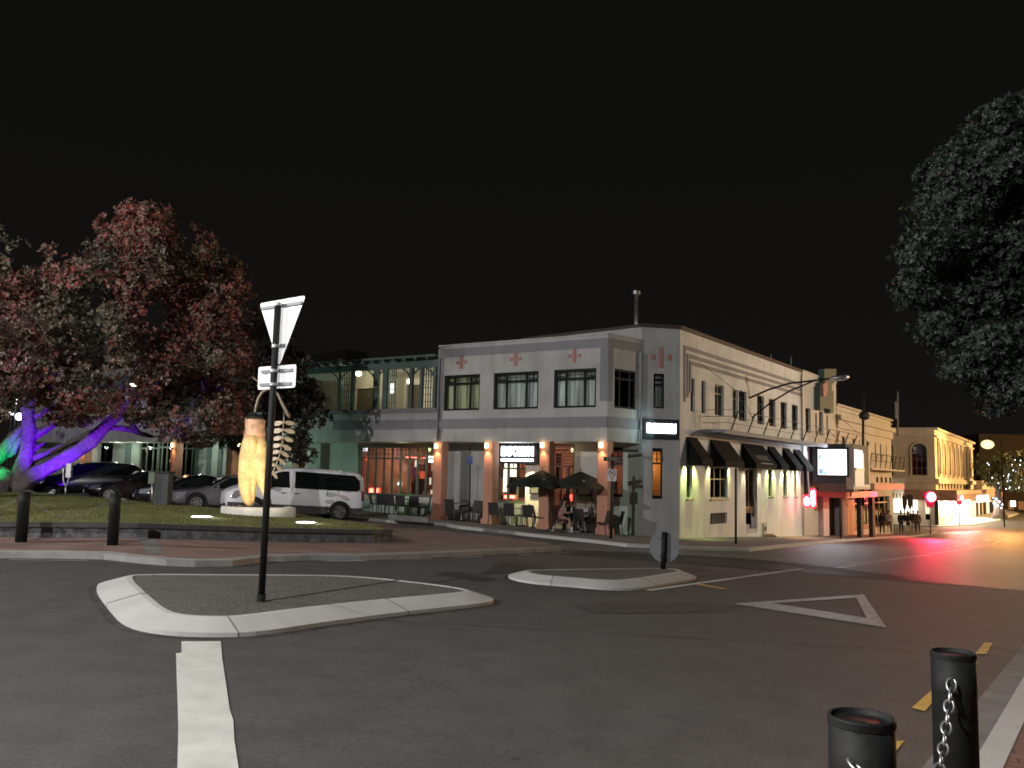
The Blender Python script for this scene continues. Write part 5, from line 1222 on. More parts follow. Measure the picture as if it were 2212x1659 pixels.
mb.build('cornice', 'cream', ab)
zt_, zb_ = PY.px(2050, 960)[1], PX.px(2010, 1030)[1]; N = 9
for k in range(N):
    x = 2026 + 69 * (1 - (1 - k / (N - 1)) ** 1.3); ua, ub2 = PY.px(x, 1000)[0], PY.px(x + 6.2 - k * .38, 1000)[0]
    mb = MB(); r = (ub2 - ua) / 2; c = (ua + ub2) / 2; ring = [PY.pt(ua, zb_ + .3, .02)] + [PY.pt(c - r * math.cos(t), zt_ - r + r * math.sin(t), .02) for t in [q * math.pi / 8 for q in range(9)]] + [PY.pt(ub2, zb_ + .3, .02)]
    mb.slab(ring, PY.pt(0, 0, .03) - PY.pt(0, 0, 0)); w_ = mb.build('slim_window', 'blackroom', ab)
    pc = MB(); pc.tube([PY.pt(ua - .25, zb_, .08), PY.pt(ua - .25, zt_ + .3, .08)], .13, 8); pc.build('column', 'cream', ab, True)
for k in range(11):
    x = 2027 + 6.6 * k; ua, ub2 = PY.px(x, 1050)[0], PY.px(x + 3.4, 1050)[0]; PY.box(MB(), ua, ub2, PY.px(2060, 1056)[1], PY.px(2060, 1042)[1], 0, .03).build('mezzanine_window', 'blackroom', ab)
# street verandah round the arched building
zv0, zv1 = PX.px(2010, 1081, 1.5)[1], PX.px(2010, 1058, 1.5)[1]
vm = mat('corrugated_fascia', (.4, .24, .18), .6, var=.3, scale=3)
mb = MB()
PX.box(mb, PX.px(1953, 1060, 1.5)[0], 1.9, zv0, zv1, 0, 1.5); PY.box(mb, -1.4, uY + 22, zv0, zv1, .01, 1.9)
mb.build('street_verandah', vm, ab)
mb = MB()
for k in range(60): uu = -5 + k * .32; PX.box(mb, uu, uu + .12, zv0 + .15, zv0 + (zv1 - zv0) * .6, 1.5, 1.56) if uu < 1.8 else None
for k in range(60): uu = -1.2 + k * .5; PY.box(mb, uu, uu + .2, zv0 + .15, zv0 + (zv1 - zv0) * .6, 1.9, 1.97)
mb.build('fascia_ribs', vm, ab)
sg = glow('shop_glow', (1, .93, .8), 2.6); sgw = glow('shop_glow_warm', (1, .8, .5), 1.5)
for x0, x1, m in ((1931, 1957, sg), (1961, 1982, sg), (1999, 2019, sgw)):
    ua, ub2 = PX.px(x0, 1100)[0], PX.px(x1, 1100)[0]; PX.box(MB(), ua, ub2, sb + .8, shopz, -.45, -.4).build('lit_shop_window', m, ab)
    mb = MB(); PX.box(mb, (ua + ub2) / 2 - .05, (ua + ub2) / 2 + .05, sb + .8, shopz, -.39, -.3); PX.box(mb, ua, ub2, sb + .8, sb + .9, -.39, -.28); mb.build('shop_mullion', 'darkframe', ab)
mb = MB(); c0 = PX.px(2019, 1100)[0]; PX.box(mb, c0, c0 + .35, Q.z - .2, zv0, 0, .4); mb.build('black_pilaster', 'blackmatt', ab)
for x0, x1, y0, y1, m in ((2027, 2063, 1087, 1112, sgw), (2066, 2074, 1083, 1128, sg), (2100, 2118, 1083, 1112, sgw), (2126, 2152, 1084, 1112, sgw)):
    r = PY.rect(x0, y0, x1, y1, .03); PY.box(MB(), r[0], r[1], r[2], r[3], 0.01, .04).build('lit_shop_window', m, ab)
mb = MB()
PY.wall(mb, uY + .01, uY + 26, Q.z - 2, zv1 + .4, [], .4, -.05); mb.build('low_shop_wall', 'cream', ab)
mb = MB()
for x0, x1 in ((2108, 2114), (2116, 2122), (2125, 2131), (2137, 2147)):
    r = PY.rect(x0, 1084, x1, 1116, .06); PY.box(MB(), r[0], r[1], Q.z - 2, r[3], .0, .08).build('shop_door', 'blackmatt', ab)
r = PY.rect(2110, 1071, 2134, 1082.5, 2.0); ss = thing('hanging_shop_sign', 'small blank glowing white shop sign under the far verandah', 'sign', PY.pt(r[0], r[2], 2)); PY.box(MB(), r[0], r[1], r[2], r[3], 1.99, 2.12).build('sign_box', glow('hanging_sign', (1, .97, .85), 3.5), ss)
mb = MB(); PY.box(mb, uY, uY + 20, zv1, zv1 + 1.2, -3, 1.0); mb.build('far_parapet', 'white', ab)
for k, pw in ((1.5, 420), (8, 1100), (15, 1700), (22, 1700), (29, 1500)): lamp('verandah_light', 'POINT', PY.pt(k, zv0 - .4, 1.0), pw, (1, .84, .6), .3)
lamp('verandah_light', 'POINT', PX.pt(-3, zv0 - .4, .8), 160, (1, .86, .66), .2)
# ================================================================ POLES AND TRAFFIC SIGNALS
def pole(x0, y0, y1, dz, r, name, label, cat, m='blackmatt', xt=None, D=None):
    b = G(x0, y0, dz) if D is None else at(x0, y0, D); t = at(xt or x0, y1, b.y); t_ = thing(name, label, cat, b)
    MB().tube([b, b.lerp(t, .5), t], r, 12).build('pole', m, t_, True); return t_, b, t
rs = glow('signal_red', (1, .01, .05), 6); rsc = glow('signal_core', (1, .6, .8), 8)
for (px_, yb, yt, yh0, yh1, lab, w) in ((2010, 1155, 1062, 1064, 1096, 'nearer traffic signal glowing red, among the pedestrians at the corner', .46), (2072.6, 1134, 1062, 1067, 1090, 'farther traffic signal glowing red, in front of the fluted building', .46)):
    t_, b, t = pole(px_, yb, yt, .12, .055, 'traffic_signal', lab, 'traffic signal', 'steel'); t_['group'] = 'red traffic signals'
    c0 = at(px_, yh0, b.y - .25); c1 = at(px_, yh1, b.y - .25); h = c0.z - c1.z
    mb = MB(); x, y = c0.x, c0.y; mb.hexa([(x - w * .45, y, c1.z), (x + w * .45, y, c1.z), (x + w * .45, y + .22, c1.z), (x - w * .45, y + .22, c1.z), (x - w, y, c0.z), (x + w, y, c0.z), (x + w, y + .22, c0.z), (x - w, y + .22, c0.z)]); mb.build('red_glow_housing', mat('red_glow_housing', (.25, .01, .03), .4, emit=(1, 0, .08), es=.45), t_)  # red signal glow put into the housing's colour and emission
    zc = c0.z - h * .3; MB().ball((x, y - .02, zc), w * .95, 16, 10, (1, .35, 1)).build('red_lens', rs, t_, True); MB().ball((x, y - .12, zc), w * .76, 14, 8, (1, .35, 1)).build('lens_core', rsc, t_, True)  # oversized lens and pale core carry the bloom in their shape
    mb = MB(); k = []
    for q in range(9): a = math.pi * q / 8; k.append((x + w * .75 * math.cos(a), zc + w * .75 * math.sin(a)))
    for q in range(8): mb.add([(k[q][0], y, k[q][1]), (k[q + 1][0], y, k[q + 1][1]), (k[q + 1][0], y - .3, k[q + 1][1] - .05), (k[q][0], y - .3, k[q][1] - .05)], [(0, 1, 2, 3)])
    mb.build('signal_hood', 'blackmatt', t_)
    lamp('signal_light', 'SPOT', (x, y - .5, zc), 6500 if 'nearer' in lab else 9500, (1, .02, .07), .25, (x - 9, y - 26, zc - 4.6), 85, 1)
for x0, yb, yt, w, lab in ((1954, 1120, 1072, .15, 'dark back of a traffic signal left of two, against the white shop window'), (1966, 1122, 1070, .17, 'dark back of a traffic signal right of two, against the white shop window')):
    t_, b, t = pole(x0, yb, yt, .12, .05, 'traffic_signal', lab, 'traffic signal', 'darkframe', D=70); c = at(x0, yt + 8, 69.8)
    mb = MB(); mb.box(c.x - w, c.x + w, c.y - .1, c.y + .1, c.z - .4, c.z + .35); mb.hexa([(c.x - .08, c.y, c.z - .75), (c.x + .08, c.y, c.z - .75), (c.x + .08, c.y + .1, c.z - .75), (c.x - .08, c.y + .1, c.z - .75), (c.x - w, c.y, c.z - .4), (c.x + w, c.y, c.z - .4), (c.x + w, c.y + .1, c.z - .4), (c.x - w, c.y + .1, c.z - .4)]); mb.build('signal_back', 'blackmatt', t_)
pole(1589.5, 1175, 1012, .12, .045, 'sign_post', 'tall thin dark post on the pavement in front of the wide awnings', 'post')
pole(1815.5, 1163, 1075, .12, .04, 'sign_post', 'short thin dark post on the pavement by the entrance porch', 'post')
t_, b, t = pole(1864.5, 1092, 854, .12, .075, 'lamp_column', 'dark column rising behind the billboard with a round dark basket on it', 'column', D=52); c = at(1867, 898, 52)
mb = MB(); mb.ball(c, .34, 14, 8, (1, .6, .8)); mb.build('basket', 'blackmatt', t_, True)
t_, b, t = pole(1939, 942, 846, 0, .08, 'aerial_mast', 'slim pale mast standing above the arched building roof line', 'mast', 'greyband', D=74); c = at(1937, 880, 74)
MB().box(c.x - .16, c.x, c.y - .08, c.y + .08, c.z - 1.0, c.z + .5).build('aerial', 'greyband', t_)
for x, y0, y1, lab in ((1709, 800, 771, 'thin rooftop aerial above the gabled section, right of two'), (1666, 792, 766, 'thin rooftop aerial above the hotel parapet, left of two')):
    u_ = PR.px(x, y0, -3)[0]; b = PR.pt(u_, PR.px(x, y0 + 8, -3)[1] - .6, -3); t = PR.pt(u_, PR.px(x, y1, -3)[1], -3)
    o = MB().tube([b, t], .03, 6).build('roof_aerial', 'greyband'); tag(o, lab, 'aerial')
# street name sign pole at the restaurant corner
sp, b, t = pole(1319.7, 1163, 980, .12, .055, 'street_sign', 'black street name post with a white round-symbol plate at the terrace corner', 'street sign', xt=1323.5)
def plate(x0, y0, x1, y1, D, par, m, nm, th=.03, yaw=0.0):
    a = at(x0, y0, D); c = at(x1, y1, D); cx_, cz = (a.x + c.x) / 2, (a.z + c.z) / 2; w, h = abs(c.x - a.x) / 2, abs(a.z - c.z) / 2; cy, sy = math.cos(yaw), math.sin(yaw)
    P = lambda u, z, d: (cx_ + u * cy - d * sy, D + u * sy + d * cy, cz + z)
    return MB().hexa([P(-w, -h, 0), P(w, -h, 0), P(w, -h, th), P(-w, -h, th), P(-w, h, 0), P(w, h, 0), P(w, h, th), P(-w, h, th)]).build(nm, m, par, bevel=.004), P, (w, h)
D_ = b.y - .09
pl_, P, (w, h) = plate(1312.7, 1013, 1331.5, 1039.5, D_, sp, mat('pale_plate', (.6, .57, .56), .5), 'symbol_plate')
mb = MB(); R_ = w * .72; ring = [Vector(P(R_ * math.cos(a), h * .3 + R_ * math.sin(a), -.006)) for a in [k * math.pi / 12 for k in range(25)]]; mb.tube(ring, .012, 6, False); mb.tube([P(-R_ * .7, h * .3 + R_ * .7, -.008), P(R_ * .7, h * .3 - R_ * .7, -.008)], .01, 6)
mb.tube([P(-R_ * .35, h * .3, -.006), P(0, h * .45, -.006), P(R_ * .2, h * .2, -.006), P(R_ * .45, h * .15, -.006)], .02, 6); mb.tube([P(-w * .7, -h * .5, -.004), P(w * .7, -h * .5, -.004)], .008, 4); mb.tube([P(-w * .4, -h * .7, -.004), P(w * .4, -h * .7, -.004)], .008, 4); mb.build('no_dogs_symbol', 'blackmatt', sp)
pl_, P, (w, h) = plate(1303, 986.5, 1343, 996.5, D_ - .06, sp, mat('olive_blade', (.06, .065, .05), .5), 'name_blade', yaw=.25)
tx = text('street_lettering', 'TENNYSON ST', P(0, 0, -.006), (math.cos(.25), math.sin(.25), 0), (0, 0, 1), .15, mat('sign_lettering', (.42, .42, .36), .6), sp, .002); fit(tx, (math.cos(.25), math.sin(.25), 0), None, w * 1.6)
plate(1318, 998, 1343.5, 1005.5, D_ + .02, sp, 'blackmatt', 'name_blade', yaw=-.3)
a = PF.px(1361, 973, .3); t_ = thing('name_board', 'narrow dark name board projecting from the wall under the bay, left of the corner sign', 'sign', PF.pt(a[0], a[1]))
q = at(1345, 970, 33.6); q2 = at(1378, 977, 33.6); mb = MB(); mb.box(q.x, q2.x, 33.6, 33.66, q2.z, q.z); mb.build('board', 'blackmatt', t_)
tx = text('board_lettering', 'RESTAURANT & BAR', ((q.x + q2.x) / 2, 33.595, (q.z + q2.z) / 2), (1, 0, 0), (0, 0, 1), .09, mat('dim_letter', (.12, .12, .11), .7), t_, .001); fit(tx, (1, 0, 0), None, (q2.x - q.x) * .85)
# blue parking sign
bp_, b, t = pole(1014, 1128, 1002, .12, .035, 'parking_sign', 'small blue parking sign on a thin black pole by the terrace tables', 'sign', xt=1015.5)
pl_, P, (w, h) = plate(1009.8, 986.5, 1020.8, 1003, b.y - .06, bp_, mat('blue_sign', (.035, .06, .30), .5), 'blue_plate')
tx = text('sign_lettering', 'P', P(0, h * .25, -.006), (1, 0, 0), (0, 0, 1), h * 1.1, mat('sign_white', (.25, .27, .4), .5), bp_, .002)
# ================================================================ NEAR SIGNS
b = G(564, 1300, .13); t = at(600.5, 655, b.y)
gw_ = thing('give_way_sign', 'tall black pole on the near island carrying bright backs of a triangle sign and plate', 'road sign', b)
mb = MB(); mb.tube([b, b.lerp(t, .5), t], .04, 18); mb.build('pole', 'black', gw_, True)
mb = MB(); mb.tube([b + Vector((0, 0, -.01)), b + Vector((0.002, 0, .09))], .052, 18); mb.build('pole_collar', 'black', gw_)
yaw = math.atan2(-.50, .52)   # right side nearer
ex = Vector((math.cos(yaw), math.sin(yaw), 0)); en = Vector((math.sin(yaw), -math.cos(yaw), 0)); en = en if en.y < 0 else -en   # en towards the camera
dep = b.y
c0 = at(603.5, 784.5, dep) - en * .075; ctop = at(611, 650, dep)
tilt = (t - b).normalized()
def onplane(x, y, base, nrm):
    d = ray(x, y); o_ = Vector((0, 0, CAMZ)); k = (base - o_).dot(nrm) / d.dot(nrm); return o_ + d * k
base = at(598, 720, dep) - en * .075
def rounded(pts, r, n=5):
    out = []
    for i in range(len(pts)):
        p0, p1, p2 = pts[i - 1], pts[i], pts[(i + 1) % len(pts)]; a = (p0 - p1).normalized(); c = (p2 - p1).normalized()
        ang = a.angle(c); l = r / math.tan(ang / 2); s0, s1 = p1 + a * l, p1 + c * l
        for k in range(n + 1): q = k / n; out.append(s0 * (1 - q) ** 2 + p1 * 2 * q * (1 - q) + s1 * q * q)
    return out
TL, TR_, TB = onplane(560.5, 655.5, base, en), onplane(660.5, 638, base, en), onplane(603, 791, base, en)
tri = rounded([TL, TR_, TB], .035); MB().slab(tri, -en * .004).build('triangle_plate', 'alu', gw_)
pa = [onplane(x, y, base, en) for x, y in ((558.5, 793), (640, 787), (637.5, 837), (556.5, 842))]; MB().slab(rounded(pa, .035), -en * .004).build('small_plate', 'alu', gw_)
def rail(x0, y0, x1, y1, nm='mounting_rail'):
    a, c = onplane(x0, y0, base, en), onplane(x1, y1, base, en); mb = MB(); h = Vector((0, 0, .018))
    mb.hexa([a - h, c - h, c - h + en * .02, a - h + en * .02, a + h, c + h, c + h + en * .02, a + h + en * .02]); mb.build(nm, mat('rail_grey', (.2, .21, .22), .5, .3), gw_)
rail(567, 667, 654, 654); rail(590, 748.5, 617, 746); rail(567, 803.5, 634, 799); rail(563, 831.5, 631, 828.5)
mb = MB()
for y in (657, 747.5, 801, 830): 
    a = at(600.5 + (655 - y) * .0565, y, dep); mb.tube([a + Vector((0, 0, -.018)), a + Vector((0, 0, .018))], .044, 16)
mb.build('clamp', 'steel', gw_)
mb = MB()
for x, y in ((573, 684), (571, 810)):
    for k in range(3): a, c = onplane(x + k * 2.2, y + 2 - k * .8, base + en * .002, en), onplane(x + 3 + k * 2.2, y - 2 - k * .6, base + en * .002, en); mb.tube([a, c], .002, 4)
mb.build('maker_mark', mat('mark_grey', (.45, .45, .48), .6), gw_)
# round sign
b = G(1432, 1229, .13); t = at(1435, 1149, b.y); rsn = thing('round_sign', 'grey back of a round road sign on a short black post on the smaller island', 'road sign', b)
mb = MB(); mb.tube([b, t], .055, 16); mb.build('post', 'black', rsn, True)
cc = at(1434.6, 1181, b.y + .08); rx = .31 * 1.0; a = at(1406, 1181, cc.y); c = at(1463, 1181, cc.y); hz_ = at(1434, 1146, cc.y).z - at(1434, 1216, cc.y).z; wx = (c.x - a.x) / 2
rr = hz_ / 2; yaw2 = -math.acos(min(1, wx / rr)); ring = [Vector((cc.x + rr * math.cos(q) * math.cos(yaw2), cc.y + rr * math.cos(q) * math.sin(yaw2), cc.z + rr * math.sin(q))) for q in [k * math.pi / 24 for k in range(48)]]
MB().slab(ring, (0, .005, 0)).build('disc', 'alu_dull', rsn)
mb = MB()
for y in (1162, 1201): q0, q1 = at(1418, y - .6, cc.y - .05), at(1451, y + .8, cc.y - .05); mb.tube([q0, q1], .010, 8)
mb.build('mounting_rails', 'steel', rsn)
plate(1449.5, 1179, 1460, 1187.5, cc.y - .03, rsn, mat('sticker', (.75, .75, .75), .5), 'sticker', .003)

# small things at the foot of the side wall and terrace
u_, z_ = PR.px(1655, 1156, .1); z_ = gz(*PR.pt(u_, 0, .1).to_2d()) + .12
wp = thing('wall_plaque', 'pale square notice board at the foot of the side wall right of the steps', 'notice board', PR.pt(u_, z_, .06))
PR.box(MB(), u_ - .24, u_ + .24, z_ + .02, z_ + .68, .02, .06).build('board', 'greywall', wp)
mb = MB(); mb.tube([PR.pt(u_ + .10 * math.cos(a), z_ + .38 + .12 * math.sin(a), .065) for a in [k * .7854 for k in range(9)]], .012, 5, False); PR.box(mb, u_ - .05, u_ + .04, z_ + .3, z_ + .46, .06, .07); mb.build('round_mark', 'blackmatt', wp)
p = PR.pt(u_ - .2, z_, .35); o = MB().ball(p, .36, 16, 8, (1, .55, .45)).build('covered_drain_mound', mat('brown_mound', (.16, .09, .04), .9), None, True); tag(o, 'small rounded brown bundle lying on the pavement under the pale notice board', 'bundle')
a, c = G(838, 1123, .12), G(925, 1130, .12); d = (c - a).normalized(); n = Vector((-d.y, d.x, 0)) * .12
mb = MB(); mb.hexa([a, c, c + n, a + n, a + Vector((0, 0, .22)), c + Vector((0, 0, .22)), c + n + Vector((0, 0, .22)), a + n + Vector((0, 0, .22))]); tag(mb.build('low_terrace_edge', 'concrete_dk', None, bevel=.02), 'low concrete edging along the terrace between the van and the fourth pillar', 'edging')
# ================================================================ VEHICLES
def vehicle(name, label, cat, st, W, wb, wr, paint_m, side_win, wheel_x, centre, heading, group=None, tilt=True, van=False, screen=None, belt=None, lower=None):
    """st: stations (x, z_low, z_mid, z_top, half_mid, half_top) from nose (+x) to tail; local x forward, y left"""
    t = thing(name, label, cat, centre, math.atan2(heading[1], heading[0]), group)
    if tilt:
        t.rotation_euler = (0, 0, 0)
        n = Vector((.042, .018, 1)).normalized() if sval(centre[0], centre[1]) > 0 else Vector((0, 0, 1))
        f = Vector((heading[0], heading[1], 0)); f = (f - n * f.dot(n)).normalized(); l = n.cross(f)
        t.rotation_euler = Matrix(((f.x, l.x, n.x), (f.y, l.y, n.y), (f.z, l.z, n.z))).to_euler()
    rows = []
    for (x, zl_, zm, zt_, hm, ht) in st:
        rows.append([(x, 0, zl_), (x, hm * .82, zl_), (x, hm * .97, zl_ + .08), (x, hm, zl_ + (zm - zl_) * .55), (x, hm * .985, zm), (x, ht + (hm - ht) * .25, zm + (zt_ - zm) * .72), (x, ht * .9, zt_ - .03), (x, ht * .5, zt_), (x, 0, zt_ + .012)])
    mb = MB(); nr = len(rows[0]); full = [r + [(p[0], -p[1], p[2]) for p in r[-2:0:-1]] for r in rows]; m = len(full[0])
    vs = [p for r in full for p in r]; fs = []
    for i in range(len(full) - 1):
        for j in range(m): fs.append((i * m + j, i * m + (j + 1) % m, (i + 1) * m + (j + 1) % m, (i + 1) * m + j))
    fs.append(tuple(range(m))); fs.append(tuple((len(full) - 1) * m + j for j in range(m))[::-1]); mb.add(vs, fs)
    body = mb.build('body', paint_m, t, True, True, sub=1)
    def half(x, z):
        for i in range(len(st) - 1):
            a, b = st[i], st[i + 1]
            if b[0] <= x <= a[0]:
                k = (a[0] - x) / (a[0] - b[0] + 1e-9); c = [p + (q - p) * k for p, q in zip(a, b)]; break
        else: c = st[0] if x > st[0][0] else st[-1]
        _, zl_, zm, zt_, hm, ht = c
        if z <= zm: return hm * .985 if z > zl_ + .2 else hm * .97
        q = (z - zm) / max(.01, zt_ - zm)
        return hm * .985 + (ht + (hm - ht) * .25 - hm * .985) * min(1, q / .72) if q < .72 else (ht + (hm - ht) * .25) - (q - .72) / .28 * (ht * .1)
    def panel(poly, nm, m_, s, out=.012, par=None, th=.01):
        n_ = 6; pts = []
        for i in range(len(poly)):
            a, b = poly[i], poly[(i + 1) % len(poly)]
            for k in range(n_): pts.append((a[0] + (b[0] - a[0]) * k / n_, a[1] + (b[1] - a[1]) * k / n_))
        cx_ = sum(p[0] for p in pts) / len(pts); cz_ = sum(p[1] for p in pts) / len(pts); vs = [(cx_, s * (half(cx_, cz_) + out), cz_)]
        vs += [(p[0], s * (half(p[0], p[1]) + out), p[1]) for p in pts]; vs += [(p[0], s * (half(p[0], p[1]) + out - .03), p[1]) for p in pts]; N_ = len(pts)
        fs = [(0, 1 + i, 1 + (i + 1) % N_) for i in range(N_)] + [(1 + i, 1 + (i + 1) % N_, 1 + N_ + (i + 1) % N_, 1 + N_ + i) for i in range(N_)]
        return MB().add(vs, fs).build(nm, m_, par or t, False, True)
    for s in (-1, 1):
        for poly in side_win: panel(poly, 'side_window', 'darkglass', s)
        if lower: panel(lower, 'side_skirt', lower_m, s, .014)
        for wx in wheel_x:
            y = s * (W / 2 - .10)
            ar = MB(); pr = []
            for k in range(17):
                a = math.pi * k / 16; pr.append((wx + (wr + .075) * math.cos(a), wr + (wr + .075) * math.sin(a)))
            vs = [(wx, s * (W / 2 + .004), wr)] + [(p[0], s * (W / 2 + .004), p[1]) for p in pr]; ar.add(vs, [(0, i, i + 1) for i in range(1, 17)]); ar.add([(wx - wr - .075, s * (W / 2 + .004), wr), (wx + wr + .075, s * (W / 2 + .004), wr), (wx + wr + .06, s * (W / 2 + .004), .2), (wx - wr - .06, s * (W / 2 + .004), .2)], [(0, 1, 2, 3)]); ar.build('wheel_arch', 'blackmatt', t, False, True)
            w_ = MB().lathe([(wr * .62, y - .09 * 1), (wr * .93, y - .1), (wr, y - .06), (wr, y + .06), (wr * .93, y + .1), (wr * .62, y + .115)], 24, (wx, 0, wr), 'Y') if False else None
            ty = MB(); o0, o1_ = (W / 2 - .2, W / 2 + .012) if s > 0 else (-W / 2 + .2, -W / 2 - .012)
            pf = [(wr * .3, o0), (wr * .93, o0), (wr, o0 + s * .04), (wr, o1_ - s * .04), (wr * .93, o1_), (wr * .64, o1_)]
            ty.lathe(pf, 26, (wx, 0, wr), 'Y'); wh = ty.build('wheel', 'tyre', t, True, True)
            rm = MB(); rm.lathe([(wr * .66, o1_ - s * .03), (wr * .66, o1_ + s * .004), (wr * .56, o1_ + s * .006), (wr * .55, o1_ - s * .02)], 26, (wx, 0, wr), 'Y')
            for k in range(7):
                a = 2 * math.pi * k / 7; dx, dz = math.cos(a), math.sin(a); px_, pz = -dz, dx; yo = o1_ + s * .008
                q = lambda r_, w2: [(wx + dx * r_ + px_ * w2, yo, wr + dz * r_ + pz * w2), (wx + dx * r_ - px_ * w2, yo, wr + dz * r_ - pz * w2)]
                a_, b_ = q(wr * .1, .03), q(wr * .6, .05); rm.add([a_[0], a_[1], b_[1], b_[0]], [(0, 1, 2, 3)])
            hub = MB()
            rm.lathe([(wr * .15, o1_ - s * .01), (wr * .15, o1_ + s * .012), (.001, o1_ + s * .016)], 12, (wx, 0, wr), 'Y'); rm.build('rim', 'rim', wh, False, True)
    return t, panel, half
# white people mover ------------------------------------------------------------
vst = [(2.58, .45, .70, .82, .55, .40), (2.50, .26, .75, .92, .80, .62), (2.30, .24, .82, 1.05, .90, .74), (1.85, .24, .95, 1.20, .945, .80), (1.50, .24, 1.0, 1.32, .95, .80), (1.15, .24, 1.03, 1.62, .955, .76), (.75, .24, 1.05, 1.84, .96, .74), (.2, .24, 1.05, 1.90, .96, .76), (-1.0, .24, 1.05, 1.92, .96, .77), (-2.1, .26, 1.05, 1.90, .955, .76), (-2.42, .3, 1.05, 1.84, .93, .72), (-2.53, .36, 1.02, 1.72, .86, .64), (-2.56, .42, .95, 1.45, .78, .58)]
lower_m = mat('grey_skirt', (.07, .065, .065), .6, var=.1)
hv = (math.sin(rad(-117)), math.cos(rad(-117))); rw = G(732, 1126); lft = Vector((-hv[1], hv[0]))
side_s = 1 if lft.y < 0 else -1
lft = lft * side_s   # toward camera
cen = Vector((rw.x, rw.y)) + Vector(hv) * 1.58 - lft * .96
van, pnl, hlf = vehicle('parked_van', 'white people mover van parked side-on behind the golden flower sculpture', 'van', vst, 1.92, 3.2, .345, mat('white_car_paint', (.85, .85, .88), .3, var=.04, coat=.6), [[(.93, 1.14), (1.38, 1.14), (.98, 1.60), (.68, 1.72), (.42, 1.74), (.36, 1.14)], [(.18, 1.14), (.18, 1.76), (-2.08, 1.74), (-2.30, 1.55), (-2.32, 1.24), (-2.2, 1.14)]], (1.62, -1.58), (cen.x, cen.y, gz(cen.x, cen.y)), hv, lower=[(1.20, .24), (1.20, .52), (-1.12, .52), (-1.12, .24)])
for s in (-1, 1):
    pnl([(2.42, .66), (2.30, .92), (1.95, 1.02), (1.98, .84), (2.25, .66)], 'headlight', 'headlight', s, .02)
    pnl([(-2.36, 1.2), (-2.50, 1.15), (-2.52, .82), (-2.40, .80)], 'taillight', 'taillight', s, .016)
    pnl([(2.5, .30), (2.5, .52), (1.98, .52), (1.98, .30)], 'bumper_skirt', lower_m, s, .015); pnl([(-1.98, .3), (-1.98, .50), (-2.48, .52), (-2.48, .36)], 'bumper_skirt', lower_m, s, .015)
    mb = MB()
    for x in (.50, .02): mb.box(x, x + .16, s * (hlf(x, .95) + .005), s * (hlf(x, .95) + .03), .93, .965)
    mb.build('door_handle', 'chrome', van, False, True)
    mb = MB(); mb.box(.275, .283, s * (hlf(.3, .8) - .02), s * (hlf(.3, .8) + .003), .36, 1.78); mb.box(-1.05, -1.042, s * (hlf(-1, .8) - .02), s * (hlf(-1, .8) + .003), .5, 1.1); mb.build('door_seam', 'blackmatt', van, False, True)
    MB().ball((1.08, s * 1.06, 1.18), .12, 10, 8, (.6, .8, 1.1)).build('wing_mirror', 'blackmatt', van, True, True)
def nose_panel(t, st, x0, z0, x1, z1, hw, nm, m_, out=.02):
    MB().hexa([(x0, -hw, z0), (x0, hw, z0), (x0 + out, hw, z0), (x0 + out, -hw, z0), (x1, -hw, z1), (x1, hw, z1), (x1 + out, hw, z1), (x1 + out, -hw, z1)]).build(nm, m_, t, False, True)
nose_panel(van, vst, 2.54, .50, 2.44, .76, .42, 'grille', 'blackmatt'); nose_panel(van, vst, 2.55, .36, 2.55, .46, .6, 'lower_intake', 'blackmatt'); nose_panel(van, vst, 2.575, .40, 2.57, .50, .22, 'number_plate', 'white')
MB().hexa([(1.42, -.74, 1.28), (1.42, .74, 1.28), (1.46, .76, 1.30), (1.46, -.76, 1.30), (.72, -.62, 1.86), (.72, .62, 1.86), (.77, .64, 1.90), (.77, -.64, 1.90)]).build('windscreen', 'darkglass', van, False, True)
# parked cars --------------------------------------------------------------------
def sedan_st(L_, H, W, hood=.80, suv=False):
    h = L_ / 2
    if suv:
        return [(h, .5, .68, .80, .6, .45), (h - .1, .3, .75, .92, .82, .66), (h - .5, .28, .85, 1.05, .92, .78), (h - 1.15, .28, .95, 1.12, .94, .80), (h - 1.35, .28, .98, 1.22, .94, .78), (h - 1.95, .28, 1.0, H - .08, .94, .70), (h - 2.4, .28, 1.0, H, .94, .72), (-h + 1.2, .28, 1.0, H, .94, .72), (-h + .45, .3, 1.0, H - .06, .93, .70), (-h + .12, .36, .98, H - .35, .88, .66), (-h, .5, .9, 1.05, .78, .60)]
    return [(h, .42, .55, .64, .55, .4), (h - .1, .24, .58, .72, .78, .6), (h - .5, .2, .66, .80, .88, .74), (h - 1.1, .2, .76, .90, .90, .78), (h - 1.35, .2, .80, .96, .90, .76), (h - 2.0, .2, .84, H - .07, .90, .66), (h - 2.4, .2, .85, H, .90, .66), (-h + 1.6, .2, .86, H - .02, .90, .66), (-h + 1.0, .22, .88, H - .2, .89, .66), (-h + .5, .25, .88, 1.04, .87, .72), (-h + .1, .3, .84, .96, .82, .68), (-h, .42, .75, .85, .7, .55)]
